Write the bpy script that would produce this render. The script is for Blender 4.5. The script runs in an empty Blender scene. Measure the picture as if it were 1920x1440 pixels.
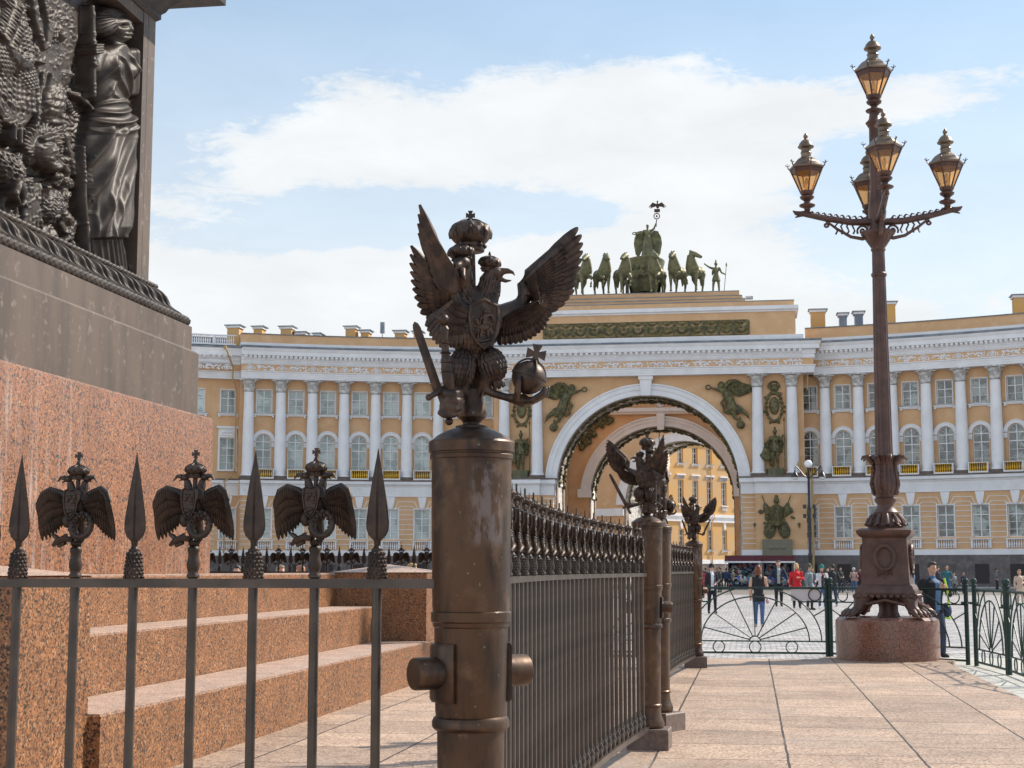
import bpy, math, random
import numpy as np
from mathutils import Matrix, Vector, Euler
random.seed(7); np.random.seed(7)
sc = bpy.context.scene
COL = sc.collection
R = math.radians
pi = math.pi
# ------------------------------------------------------------------ camera
# world: x = along the square's facade (right), y = towards the arch, z = up; the camera stands at x=y=0, eye 1.5 m
cam_d = bpy.data.cameras.new("camera"); cam = bpy.data.objects.new("camera", cam_d); COL.objects.link(cam)
cam.location = (0, 0, 1.5)
cam.rotation_euler = (R(90) + math.atan(348/2900), 0, 0.1526)
cam_d.sensor_width = 36; cam_d.lens = 2900/1920*36
cam_d.clip_start = 0.1; cam_d.clip_end = 4000
cam_d.dof.use_dof = True; cam_d.dof.focus_distance = 6.0; cam_d.dof.aperture_fstop = 45
sc.camera = cam
# ------------------------------------------------------------------ sun, sky, exposure
SUN = Vector((0.80, 0.60, math.tan(R(41)))).normalized()
sd = bpy.data.lights.new("sun", 'SUN'); sun = bpy.data.objects.new("sun", sd); COL.objects.link(sun)
sd.energy = 3.4; sd.angle = R(1.2); sd.color = (1.0, 0.90, 0.77)
sun.rotation_euler = (-SUN).to_track_quat('-Z', 'Y').to_euler()
sun.location = (60, 100, 80)
vs = sc.view_settings
sc.display_settings.display_device = 'sRGB'
vs.view_transform = 'Standard'; vs.look = 'None'; vs.gamma = 1; vs.use_curve_mapping = False
vs.exposure = 0.82
sc.cycles.max_bounces = 6; sc.cycles.diffuse_bounces = 3; sc.cycles.glossy_bounces = 3
sc.cycles.transmission_bounces = 4; sc.cycles.transparent_max_bounces = 8
sc.cycles.use_denoising = True
sc.cycles.sample_clamp_indirect = 4

def world_sky():
    w = bpy.data.worlds.new("World"); sc.world = w; w.use_nodes = True
    nt = w.node_tree; N = nt.nodes; L = nt.links; N.clear()
    out = N.new('ShaderNodeOutputWorld'); bg = N.new('ShaderNodeBackground'); L.new(bg.outputs[0], out.inputs[0])
    bg.inputs[1].default_value = 0.1
    sky = N.new('ShaderNodeTexSky'); sky.sky_type = 'NISHITA'; sky.sun_disc = False
    sky.sun_elevation = R(41); sky.sun_rotation = math.atan2(SUN.x, SUN.y)
    sky.air_density = 1.0; sky.dust_density = 0.6; sky.ozone_density = 1.6
    def math_(op, a, b=None, c=None):
        n = N.new('ShaderNodeMath'); n.operation = op
        for i, v in enumerate((a, b, c)):
            if v is None: continue
            if isinstance(v, (int, float)): n.inputs[i].default_value = v
            else: L.new(v, n.inputs[i])
        return n.outputs[0]
    tc = N.new('ShaderNodeTexCoord'); sp = N.new('ShaderNodeSeparateXYZ'); L.new(tc.outputs['Generated'], sp.inputs[0])
    X, Y, Z = sp.outputs
    az = math_('ARCTAN2', X, Y)          # radians, 0 towards the arch, + to the right
    el = math_('ARCSINE', Z)
    cv = N.new('ShaderNodeCombineXYZ'); L.new(az, cv.inputs[0]); L.new(math_('MULTIPLY', el, 2.6), cv.inputs[1])
    def noise(scale, detail, rough, off, dist=0.0):
        mp = N.new('ShaderNodeMapping'); mp.inputs['Location'].default_value = off; L.new(cv.outputs[0], mp.inputs[0])
        n = N.new('ShaderNodeTexNoise'); n.inputs['Scale'].default_value = scale; n.inputs['Detail'].default_value = detail
        n.inputs['Roughness'].default_value = rough; n.inputs['Distortion'].default_value = dist; L.new(mp.outputs[0], n.inputs['Vector'])
        return n.outputs['Fac']
    n1 = noise(5.5, 9, 0.6, (3.1, 1.7, 0.4), 0.25)
    n2 = noise(16, 7, 0.65, (0.3, 5.0, 2.2), 0.4)
    n3 = noise(42, 6, 0.7, (4.0, 1.0, 6.2), 0.6)
    n = math_('ADD', math_('ADD', math_('MULTIPLY', n1, 0.62), math_('MULTIPLY', n2, 0.48)), math_('MULTIPLY', math_('SUBTRACT', n3, 0.5), 0.36))
    n = math_('SUBTRACT', n, 0.05)
    # cloud banks of this sky, each a soft bank at (azimuth, elevation, half width, half height, weight)
    banks = SKYBANKS
    tot = None
    for (a0, e0, wa, we, k) in banks:
        da = math_('DIVIDE', math_('SUBTRACT', az, R(a0)), R(wa)); de = math_('DIVIDE', math_('SUBTRACT', el, R(e0)), R(we))
        r2 = math_('ADD', math_('MULTIPLY', da, da), math_('MULTIPLY', de, de))
        g = math_('MULTIPLY', math_('POWER', 2.718, math_('MULTIPLY', r2, -1.0)), k)
        tot = g if tot is None else math_('ADD', tot, g)
    v = math_('ADD', n, tot)
    mr = N.new('ShaderNodeMapRange'); mr.interpolation_type = 'SMOOTHSTEP'; L.new(v, mr.inputs[0])
    mr.inputs[1].default_value = 0.40; mr.inputs[2].default_value = 0.74
    veil = N.new('ShaderNodeMapRange'); L.new(el, veil.inputs[0])      # low sky: thin high haze of cloud everywhere
    veil.inputs[1].default_value = R(22); veil.inputs[2].default_value = R(6); veil.inputs[3].default_value = 0.30; veil.inputs[4].default_value = 0.93
    cover = math_('MAXIMUM', math_('MULTIPLY', mr.outputs[0], 0.96), veil.outputs[0])
    shade = noise(9, 6, 0.6, (7.0, 2.0, 1.0), 0.3)
    cr = N.new('ShaderNodeMapRange'); L.new(shade, cr.inputs[0]); cr.inputs[1].default_value = 0.35; cr.inputs[2].default_value = 0.7
    cr.inputs[3].default_value = 0.93; cr.inputs[4].default_value = 1.04
    cc = N.new('ShaderNodeVectorMath'); cc.operation = 'SCALE'; cc.inputs[0].default_value = CLOUD; L.new(cr.outputs[0], cc.inputs['Scale'])
    sk = N.new('ShaderNodeVectorMath'); sk.operation = 'MULTIPLY'; L.new(sky.outputs[0], sk.inputs[0]); sk.inputs[1].default_value = SKYTINT
    # clouds on the side away from the sun are lit full in the face and brighter
    fb = N.new('ShaderNodeMapRange'); L.new(math_('ADD', math_('MULTIPLY', X, SUN.x), math_('MULTIPLY', Y, SUN.y)), fb.inputs[0]); fb.inputs[1].default_value = 0.1; fb.inputs[2].default_value = -0.5; fb.inputs[3].default_value = 1.0; fb.inputs[4].default_value = 1.55
    c2 = N.new('ShaderNodeVectorMath'); c2.operation = 'SCALE'; L.new(cc.outputs[0], c2.inputs[0]); L.new(fb.outputs[0], c2.inputs['Scale']); cc = c2
    mx = N.new('ShaderNodeMix'); mx.data_type = 'RGBA'; L.new(cover, mx.inputs['Factor'])
    L.new(sk.outputs[0], mx.inputs['A']); L.new(cc.outputs[0], mx.inputs['B'])
    L.new(mx.outputs['Result'], bg.inputs[0])
CLOUD = (5.35, 5.47, 5.54)
SKYTINT = (0.64, 0.90, 0.95)
SKYBANKS = [(-18.6, 15.4, 3.6, 1.7, 0.17), (-15.5, 17.6, 4.0, 0.5, 0.08), (-7.74, 16.0, 8.5, 1.7, 0.34), (-2.24, 16.4, 5.5, 2.0, 0.3), (-13.24, 15.2, 5, 1.6, 0.25), (5.76, 16.6, 2.6, 0.8, 0.28), (-20.74, 13.4, 4.0, 1.3, 0.18), (-2.24, 12.6, 5.0, 2.0, 0.3), (-12.74, 10.9, 9, 1.1, 0.28), (-16.74, 8.5, 18, 2.6, 0.4), (-8.74, 20.4, 20, 1.5, -0.25), (-21.74, 17.3, 3.6, 2.4, -0.23), (-12.34, 13.0, 4.6, 0.7, -0.3), (-6.34, 13.1, 2.2, 0.6, -0.3), (-17.34, 12.1, 2.0, 0.5, -0.23), (4.86, 14.4, 2.2, 1.0, -0.23), (-0.74, 8, 8, 3, 0.34)]
world_sky()

# ------------------------------------------------------------------ helpers
class MB:
    """collects shapes and links them as ONE mesh object"""
    def __init__(s): s.V = []; s.F = []; s.M = []; s.T = Matrix.Identity(4); s.m = 0
    def add(s, verts, faces, m=None):
        o = len(s.V); T = s.T
        s.V.extend([tuple(T @ Vector(v)) for v in verts])
        s.F.extend([tuple(i+o for i in f) for f in faces]); s.M.extend([s.m if m is None else m]*len(faces)); return s
    def box(s, x0, x1, y0, y1, z0, z1, m=None):
        v = [(x0,y0,z0),(x1,y0,z0),(x1,y1,z0),(x0,y1,z0),(x0,y0,z1),(x1,y0,z1),(x1,y1,z1),(x0,y1,z1)]
        return s.add(v, [(0,3,2,1),(4,5,6,7),(0,1,5,4),(1,2,6,5),(2,3,7,6),(3,0,4,7)], m)
    def lathe(s, prof, c=(0,0,0), seg=16, m=None, fr=None, caps=True):
        """prof: (r, z); fr(angle, z) multiplies the radius"""
        v = []; f = []; n = len(prof)
        for (r, z) in prof:
            for k in range(seg):
                a = 2*pi*k/seg; rr = r*(fr(a, z) if fr else 1)
                v.append((c[0]+rr*math.cos(a), c[1]+rr*math.sin(a), c[2]+z))
        for i in range(n-1):
            for k in range(seg):
                k2 = (k+1) % seg; f.append((i*seg+k, i*seg+k2, (i+1)*seg+k2, (i+1)*seg+k))
        if caps: f.append(tuple(range(seg))[::-1]); f.append(tuple((n-1)*seg+k for k in range(seg)))
        return s.add(v, f, m)
    def tube(s, pts, rad, seg=8, m=None, flat=1.0, up=(0,0,1), closed=False):
        P = [Vector(p) for p in pts]; n = len(P)
        if isinstance(rad, (int, float)): rad = [rad]*n
        v = []; f = []
        for i in range(n):
            if closed: t = P[(i+1) % n]-P[i-1]
            else: t = P[min(i+1, n-1)]-P[max(i-1, 0)]
            t.normalize(); u = Vector(up)
            if abs(t.dot(u)) > 0.95: u = Vector((0, 1, 0)) if abs(t.y) < 0.9 else Vector((1, 0, 0))
            b = t.cross(u).normalized(); w = b.cross(t).normalized()
            for k in range(seg):
                a = 2*pi*(k+0.5)/seg; v.append(P[i]+(b*math.cos(a)+w*math.sin(a)*flat)*rad[i])
        for i in range(n if closed else n-1):
            j = (i+1) % n
            for k in range(seg):
                k2 = (k+1) % seg; f.append((i*seg+k, i*seg+k2, j*seg+k2, j*seg+k))
        if not closed: f.append(tuple(range(seg))[::-1]); f.append(tuple((n-1)*seg+k for k in range(seg)))
        return s.add(v, f, m)
    def ell(s, c, r, seg=12, ring=8, rot=None, m=None):
        if isinstance(r, (int, float)): r = (r, r, r)
        Q = Euler(rot).to_matrix() if rot else Matrix.Identity(3); c = Vector(c)
        v = [c+Q @ Vector((0, 0, -r[2]))]; f = []
        for i in range(1, ring):
            ph = -pi/2+pi*i/ring
            for k in range(seg):
                a = 2*pi*k/seg; v.append(c+Q @ Vector((r[0]*math.cos(ph)*math.cos(a), r[1]*math.cos(ph)*math.sin(a), r[2]*math.sin(ph))))
        v.append(c+Q @ Vector((0, 0, r[2]))); T = len(v)-1
        for k in range(seg): f.append((0, 1+(k+1) % seg, 1+k)); f.append((T, T-seg+k, T-seg+(k+1) % seg))
        for i in range(ring-2):
            for k in range(seg):
                a = 1+i*seg+k; b = 1+i*seg+(k+1) % seg; f.append((a, b, b+seg, a+seg))
        return s.add(v, f, m)
    def limb(s, a, b, ra, rb, seg=10, m=None):
        """tapered limb with round ends"""
        a = Vector(a); b = Vector(b)
        s.tube([a, b], [ra, rb], seg, m); s.ell(a, ra, seg, 6, m=m); s.ell(b, rb, seg, 6, m=m); return s
    def prism(s, poly, y0, y1, m=None):
        """polygon in xz extruded along y"""
        n = len(poly); v = [(x, y0, z) for x, z in poly]+[(x, y1, z) for x, z in poly]
        f = [tuple(range(n)), tuple(range(n, 2*n))[::-1]]
        for i in range(n): j = (i+1) % n; f.append((i, i+n, j+n, j))
        return s.add(v, f, m)
    def build(s, name, mats, parent=None, ang=35, loc=None, rotz=None):
        me = bpy.data.meshes.new(name); me.from_pydata(s.V, [], s.F)
        if not isinstance(mats, (list, tuple)): mats = [mats]
        for m in mats: me.materials.append(m)
        if len(mats) > 1: me.polygons.foreach_set('material_index', s.M)
        if ang > 0:
            me.shade_smooth()
            if ang < 180: me.set_sharp_from_angle(angle=R(ang))
        me.update()
        o = bpy.data.objects.new(name, me); COL.objects.link(o)
        if parent: o.parent = parent
        if loc is not None: o.location = loc
        if rotz is not None: o.rotation_euler = (0, 0, rotz)
        return o
    def mirror_x(s):
        n = MB(); n.V = [(-v[0], v[1], v[2]) for v in s.V]; n.F = [f[::-1] for f in s.F]; n.M = list(s.M); return n

def blob(mb, name, mats, parent=None, voxel=0.02, smooth=2, matf=None, disp=None, dec=None, loc=None, rotz=None):
    """merge overlapping shapes into one continuous skin (voxel remesh), one mesh object"""
    me = bpy.data.meshes.new(name); me.from_pydata(mb.V, [], mb.F); me.update()
    t = bpy.data.objects.new(name, me); COL.objects.link(t)
    md = t.modifiers.new('r', 'REMESH'); md.mode = 'VOXEL'; md.voxel_size = voxel; md.adaptivity = 0
    if smooth: sm = t.modifiers.new('s', 'SMOOTH'); sm.iterations = smooth; sm.factor = 0.5
    if dec: d = t.modifiers.new('d', 'DECIMATE'); d.ratio = dec
    dg = bpy.context.evaluated_depsgraph_get(); ev = t.evaluated_get(dg)
    nm = bpy.data.meshes.new_from_object(ev); bpy.data.objects.remove(t); bpy.data.meshes.remove(me)
    nm.name = name
    if disp:
        n = len(nm.vertices); co = np.empty(n*3); nm.vertices.foreach_get('co', co); co = co.reshape(-1, 3)
        no = np.empty(n*3); nm.vertices.foreach_get('normal', no); no = no.reshape(-1, 3)
        co = co+no*disp(co, no)[:, None]; nm.vertices.foreach_set('co', co.ravel()); nm.update()
    nm.materials.clear()
    if not isinstance(mats, (list, tuple)): mats = [mats]
    for m in mats: nm.materials.append(m)
    if matf:
        n = len(nm.polygons); c = np.empty(n*3); nm.polygons.foreach_get('center', c)
        nm.polygons.foreach_set('material_index', np.array([matf(*p) for p in c.reshape(-1, 3)], dtype=np.int32))
    nm.shade_smooth(); nm.update()
    o = bpy.data.objects.new(name, nm); COL.objects.link(o)
    if parent: o.parent = parent
    if loc is not None: o.location = loc
    if rotz is not None: o.rotation_euler = (0, 0, rotz)
    return o

def thing(name, label, cat, loc=(0,0,0), rotz=0, group=None):
    o = bpy.data.objects.new(name, None); COL.objects.link(o); o.empty_display_size = 0.3
    o.location = loc; o.rotation_euler = (0, 0, rotz); o['label'] = label; o['category'] = cat
    if group: o['group'] = group
    return o
def tag(o, label, cat, group=None, kind=None):
    o['label'] = label; o['category'] = cat
    if group: o['group'] = group
    if kind: o['kind'] = kind
    return o
def struct(o): o['kind'] = 'structure'; return o
def dup(root, loc=None, rotz=None, label=None, parent=None):
    r = root.copy(); COL.objects.link(r)
    if parent is not None: r.parent = parent
    if loc is not None: r.location = loc
    if rotz is not None: r.rotation_euler = (0, 0, rotz)
    if label: r['label'] = label
    for ch in list(root.children):
        c = ch.copy(); COL.objects.link(c); c.parent = r
        for g in list(ch.children):
            d = g.copy(); COL.objects.link(d); d.parent = c
    return r

# ------------------------------------------------------------------ materials
def mat(name, col, rough=0.6, metal=0.0, v2c=(0.45, 0.7), var=None, vscale=8.0, vdet=6, bump=0.0, bscale=60.0, bdist=0.01, var2=None, v2scale=1.0, stretch=None, spec=None, objrand=0.0, rim=None, clamp=(0.38, 0.62)):
    m = bpy.data.materials.new(name); m.use_nodes = True; nt = m.node_tree; N = nt.nodes; L = nt.links
    b = N['Principled BSDF']; b.inputs['Roughness'].default_value = rough; b.inputs['Metallic'].default_value = metal
    b.inputs['Base Color'].default_value = (*col, 1)
    if spec is not None: b.inputs['Specular IOR Level'].default_value = spec
    tc = N.new('ShaderNodeTexCoord'); vec = tc.outputs['Object']
    if objrand:
        o_ = N.new('ShaderNodeObjectInfo'); ad = N.new('ShaderNodeVectorMath'); ad.operation = 'MULTIPLY_ADD'; L.new(o_.outputs['Random'], ad.inputs[0]); ad.inputs[1].default_value = (37, 91, 53); L.new(vec, ad.inputs[2]); vec = ad.outputs[0]
    cur = None
    def noise(scale, det=6, st=None, rough_=0.6):
        n = N.new('ShaderNodeTexNoise'); n.inputs['Scale'].default_value = scale; n.inputs['Detail'].default_value = det; n.inputs['Roughness'].default_value = rough_
        if st:
            mp = N.new('ShaderNodeMapping'); mp.inputs['Scale'].default_value = st; L.new(vec, mp.inputs[0]); L.new(mp.outputs[0], n.inputs['Vector'])
        else: L.new(vec, n.inputs['Vector'])
        return n.outputs['Fac']
    def mix(fac, a, c):
        x = N.new('ShaderNodeMix'); x.data_type = 'RGBA'; L.new(fac, x.inputs['Factor'])
        if isinstance(a, tuple): x.inputs['A'].default_value = (*a, 1)
        else: L.new(a, x.inputs['A'])
        x.inputs['B'].default_value = (*c, 1); return x.outputs['Result']
    def ramp(f, a, c):
        r = N.new('ShaderNodeMapRange'); r.interpolation_type = 'SMOOTHSTEP'; L.new(f, r.inputs[0]); r.inputs[1].default_value = a; r.inputs[2].default_value = c; return r.outputs[0]
    if var: cur = mix(ramp(noise(vscale, vdet, stretch), *clamp), col, var)
    if var2: cur = mix(ramp(noise(v2scale, 6), *v2c), cur if cur is not None else col, var2)
    if objrand:
        oi = N.new('ShaderNodeObjectInfo'); h = N.new('ShaderNodeHueSaturation')
        mr = N.new('ShaderNodeMapRange'); L.new(oi.outputs['Random'], mr.inputs[0]); mr.inputs[3].default_value = 1-objrand; mr.inputs[4].default_value = 1+objrand
        L.new(mr.outputs[0], h.inputs['Value'])
        if cur is not None: L.new(cur, h.inputs['Color'])
        else: h.inputs['Color'].default_value = (*col, 1)
        cur = h.outputs[0]
    if cur is not None: L.new(cur, b.inputs['Base Color'])
    if bump:
        bp = N.new('ShaderNodeBump'); bp.inputs['Strength'].default_value = bump; bp.inputs['Distance'].default_value = bdist
        L.new(noise(bscale, 5), bp.inputs['Height']); L.new(bp.outputs[0], b.inputs['Normal'])
    return m

def granite(name, base, dark, light, scale=60, rough=0.45, streak=False, bump=0.2):
    m = bpy.data.materials.new(name); m.use_nodes = True; nt = m.node_tree; N = nt.nodes; L = nt.links
    b = N['Principled BSDF']; b.inputs['Roughness'].default_value = rough
    tc = N.new('ShaderNodeTexCoord'); vec = tc.outputs['Object']
    vo = N.new('ShaderNodeTexVoronoi'); vo.inputs['Scale'].default_value = scale; L.new(vec, vo.inputs['Vector'])
    n1 = N.new('ShaderNodeTexNoise'); n1.inputs['Scale'].default_value = scale*1.3; n1.inputs['Detail'].default_value = 3; L.new(vec, n1.inputs['Vector'])
    n2 = N.new('ShaderNodeTexNoise'); n2.inputs['Scale'].default_value = scale*0.05; n2.inputs['Detail'].default_value = 5; L.new(vec, n2.inputs['Vector'])
    cr = N.new('ShaderNodeValToRGB'); L.new(vo.outputs['Color'], cr.inputs[0]); e = cr.color_ramp
    e.elements[0].position = 0.12; e.elements[0].color = (*dark, 1); e.elements[1].position = 0.9; e.elements[1].color = (*light, 1)
    x = e.elements.new(0.36); x.color = (*base, 1); x = e.elements.new(0.7); x.color = (base[0]*1.15, base[1]*1.1, base[2], 1)
    mr = N.new('ShaderNodeMapRange'); L.new(n1.outputs['Fac'], mr.inputs[0]); mr.inputs[1].default_value = 0.52; mr.inputs[2].default_value = 0.62
    mx = N.new('ShaderNodeMix'); mx.data_type = 'RGBA'; L.new(mr.outputs[0], mx.inputs['Factor']); L.new(cr.outputs[0], mx.inputs['A']); mx.inputs['B'].default_value = (*dark, 1)
    mr2 = N.new('ShaderNodeMapRange'); L.new(n2.outputs['Fac'], mr2.inputs[0]); mr2.inputs[1].default_value = 0.3; mr2.inputs[2].default_value = 0.7; mr2.inputs[3].default_value = 0.82; mr2.inputs[4].default_value = 1.12
    sc_ = N.new('ShaderNodeVectorMath'); sc_.operation = 'SCALE'; L.new(mx.outputs['Result'], sc_.inputs[0]); L.new(mr2.outputs[0], sc_.inputs['Scale'])
    cur = sc_.outputs[0]
    if streak:   # lime streaks washed down the block
        mp = N.new('ShaderNodeMapping'); mp.inputs['Scale'].default_value = (1.0, 1.0, 0.07); L.new(vec, mp.inputs[0])
        s1 = N.new('ShaderNodeTexNoise'); s1.inputs['Scale'].default_value = 9; s1.inputs['Detail'].default_value = 7; s1.inputs['Roughness'].default_value = 0.7; L.new(mp.outputs[0], s1.inputs['Vector'])
        r1 = N.new('ShaderNodeMapRange'); r1.interpolation_type = 'SMOOTHSTEP'; L.new(s1.outputs['Fac'], r1.inputs[0]); r1.inputs[1].default_value = 0.50; r1.inputs[2].default_value = 0.74; r1.inputs[4].default_value = 0.75
        sz = N.new('ShaderNodeSeparateXYZ'); L.new(vec, sz.inputs[0])
        s2 = N.new('ShaderNodeTexNoise'); s2.inputs['Scale'].default_value = 0.35; L.new(vec, s2.inputs['Vector'])
        r2 = N.new('ShaderNodeMapRange'); L.new(s2.outputs['Fac'], r2.inputs[0]); r2.inputs[1].default_value = 0.32; r2.inputs[2].default_value = 0.55
        mm = N.new('ShaderNodeMath'); mm.operation = 'MULTIPLY'; L.new(r1.outputs[0], mm.inputs[0]); L.new(r2.outputs[0], mm.inputs[1])
        m2 = N.new('ShaderNodeMix'); m2.data_type = 'RGBA'; L.new(mm.outputs[0], m2.inputs['Factor']); L.new(cur, m2.inputs['A']); m2.inputs['B'].default_value = (0.50, 0.44, 0.42, 1); cur = m2.outputs['Result']
    L.new(cur, b.inputs['Base Color'])
    bp = N.new('ShaderNodeBump'); bp.inputs['Strength'].default_value = bump; bp.inputs['Distance'].default_value = 0.004
    L.new(n1.outputs['Fac'], bp.inputs['Height']); L.new(bp.outputs[0], b.inputs['Normal'])
    return m

M = {}
M['bronze'] = mat('dark_bronze', (0.026,0.018,0.015), 0.46, 0.35, var=(0.060,0.038,0.028), vscale=14, bump=0.25, bscale=180, bdist=0.004)
M['bronze_in'] = mat('rail_bronze', (0.055,0.045,0.039), 0.36, 0.35, var=(0.090,0.070,0.058), vscale=5, bump=0.15, bscale=120, bdist=0.003)
M['cannon'] = mat('cannon_bronze', (0.090,0.048,0.026), 0.38, 0.55, var=(0.034,0.022,0.018), vscale=6.0, var2=(0.13,0.075,0.045), v2scale=9, v2c=(0.5,0.7), bump=0.18, bscale=50, bdist=0.003, stretch=(1,1,0.3), clamp=(0.42,0.62))
M['relief'] = mat('relief_bronze', (0.022,0.015,0.012), 0.50, 0.05, spec=0.35, var=(0.050,0.036,0.028), vscale=5, bump=0.35, bscale=70, bdist=0.006)
M['plinth_br'] = mat('weathered_bronze_plinth', (0.125,0.092,0.073), 0.6, 0.15, var=(0.085,0.065,0.054), vscale=2.6, var2=(0.20,0.165,0.14), v2scale=9, v2c=(0.56,0.72), stretch=(1,1,0.18), bump=0.08, bscale=30)
M['granite'] = granite('red_granite', (0.275,0.122,0.052), (0.030,0.021,0.016), (0.42,0.24,0.13), 55, 0.5)
M['granite_s'] = granite('streaked_red_granite', (0.26,0.105,0.045), (0.025,0.018,0.014), (0.38,0.185,0.08), 44, 0.45, streak=True)
M['granite_top'] = granite('sunlit_top_granite', (0.50,0.36,0.29), (0.20,0.13,0.10), (0.62,0.50,0.43), 70, 0.6)  # paler copy of the granite, sunlight on treads and caps painted in
M['granite_l'] = granite('brown_granite', (0.235,0.105,0.070), (0.06,0.035,0.028), (0.34,0.17,0.12), 60, 0.28)
M['ochre'] = mat('ochre_stucco', (0.70,0.435,0.235), 0.85, var=(0.64,0.39,0.205), vscale=0.35, vdet=10, var2=(0.73,0.475,0.275), v2scale=0.9, bump=0.05, bscale=4)
M['ochre_y'] = mat('yellow_stucco', (0.60,0.385,0.195), 0.85, var=(0.68,0.385,0.125), vscale=0.3, bump=0.05, bscale=4)
M['white'] = mat('white_stucco', (0.86,0.85,0.86), 0.8, var=(0.79,0.78,0.785), vscale=0.8, var2=(0.70,0.68,0.66), v2scale=0.5, v2c=(0.6,0.75))
M['white_d'] = mat('weathered_white_stucco', (0.78,0.76,0.74), 0.85, var=(0.48,0.45,0.42), vscale=2.6, vdet=8)
M['vault_rib'] = mat('vault_shade_brown', (0.42,0.37,0.32), 0.85, var=(0.26,0.22,0.19), vscale=1.5)  # pale ribs coloured brown-grey, the shade inside the vault painted in
M['plinth'] = mat('grey_granite_plinth', (0.15,0.13,0.125), 0.7, var=(0.105,0.09,0.088), vscale=0.6, var2=(0.19,0.165,0.155), v2scale=2.2)
M['stone_d'] = mat('dark_stone_and_gap_shade', (0.14,0.105,0.09), 0.8, var=(0.2,0.16,0.14), vscale=1)
M['roof'] = mat('painted_roof_metal', (0.13,0.16,0.20), 0.35, 0.3, var=(0.22,0.25,0.28), vscale=0.7)
M['gold'] = mat('gilded_baluster', (0.80,0.49,0.05), 0.3, 0.3, var=(0.60,0.34,0.02), vscale=3)
M['glass'] = mat('window_glass', (0.21,0.28,0.27), 0.08, 0.0, var=(0.42,0.50,0.48), vscale=0.9, spec=1.0, objrand=0.35, clamp=(0.42,0.56))
M['glass_d'] = mat('dark_window_glass', (0.045,0.055,0.06), 0.06, 0.0, var=(0.20,0.24,0.22), vscale=1.1, spec=1.0, objrand=0.55, clamp=(0.46,0.54))
M['dark'] = mat('dark_opening', (0.03,0.025,0.025), 0.8)
M['patina'] = mat('green_patina_bronze', (0.175,0.150,0.062), 0.6, 0.2, var=(0.055,0.055,0.028), vscale=4, bump=0.4, bscale=6, bdist=0.05)
M['patina_l'] = mat('pale_patina_bronze', (0.15,0.14,0.075), 0.5, 0.3, var=(0.085,0.09,0.05), vscale=2, bump=0.3, bscale=7, bdist=0.04)
M['green'] = mat('green_barrier_paint', (0.006,0.030,0.024), 0.5, var=(0.010,0.042,0.033), vscale=6)
M['lampmetal'] = mat('brown_lamp_paint', (0.115,0.060,0.047), 0.45, 0.2, var=(0.075,0.040,0.032), vscale=4, bump=0.15, bscale=40)
M['lamptop'] = mat('brass_lantern_roof', (0.22,0.16,0.11), 0.38, 0.55, var=(0.15,0.11,0.08), vscale=5)
M['iron'] = mat('dark_iron_paint', (0.018,0.022,0.028), 0.4)
M['chariot'] = mat('green_bronze', (0.105,0.10,0.05), 0.5, 0.25, var=(0.20,0.185,0.09), vscale=1.5, bump=0.3, bscale=5, bdist=0.05)

def add_patch(m):
    """a worn grey patch high on the barrel, and verdigris specks"""
    nt = m.node_tree; N = nt.nodes; L = nt.links; b = N['Principled BSDF']; src = b.inputs['Base Color'].links[0].from_socket
    tc = N.new('ShaderNodeTexCoord'); sp = N.new('ShaderNodeSeparateXYZ'); L.new(tc.outputs['Object'], sp.inputs[0])
    def mr(sock, a, c, lo=0.0, hi=1.0):
        r = N.new('ShaderNodeMapRange'); r.interpolation_type = 'SMOOTHSTEP'; L.new(sock, r.inputs[0]); r.inputs[1].default_value = a; r.inputs[2].default_value = c; r.inputs[3].default_value = lo; r.inputs[4].default_value = hi; return r.outputs[0]
    def mul(a, c): n = N.new('ShaderNodeMath'); n.operation = 'MULTIPLY'; L.new(a, n.inputs[0]); L.new(c, n.inputs[1]); return n.outputs[0]
    mp = N.new('ShaderNodeMapping'); mp.inputs['Scale'].default_value = (1, 1, .35); L.new(tc.outputs['Object'], mp.inputs[0])
    n = N.new('ShaderNodeTexNoise'); n.inputs['Scale'].default_value = 26; n.inputs['Detail'].default_value = 9; n.inputs['Roughness'].default_value = .75; L.new(mp.outputs[0], n.inputs['Vector'])
    k = mul(mul(mr(sp.outputs[0], -.02, .03), mr(sp.outputs[0], .105, .085)), mul(mr(sp.outputs[2], 1.56, 1.60), mr(sp.outputs[2], 1.84, 1.80))); k = mul(k, mr(n.outputs['Fac'], .42, .56, 0, .75)); k = mul(k, mr(sp.outputs[1], .0, -.03))
    x = N.new('ShaderNodeMix'); x.data_type = 'RGBA'; L.new(k, x.inputs['Factor']); L.new(src, x.inputs['A']); x.inputs['B'].default_value = (.20,.165,.16,1)
    v = N.new('ShaderNodeTexNoise'); v.inputs['Scale'].default_value = 55; v.inputs['Detail'].default_value = 4; L.new(tc.outputs['Object'], v.inputs['Vector'])
    y = N.new('ShaderNodeMix'); y.data_type = 'RGBA'; L.new(mr(v.outputs['Fac'], .70, .74, 0, .8), y.inputs['Factor']); L.new(x.outputs['Result'], y.inputs['A']); y.inputs['B'].default_value = (.16,.22,.19,1)
    g = N.new('ShaderNodeTexNoise'); g.inputs['Scale'].default_value = 3.0; g.inputs['Detail'].default_value = 8; g.inputs['Roughness'].default_value = .7; L.new(mp.outputs[0], g.inputs['Vector'])
    L.new(y.outputs['Result'], b.inputs['Base Color']); L.new(mr(g.outputs['Fac'], .35, .65, .30, .58), b.inputs['Roughness'])
add_patch(M['cannon'])
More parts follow.
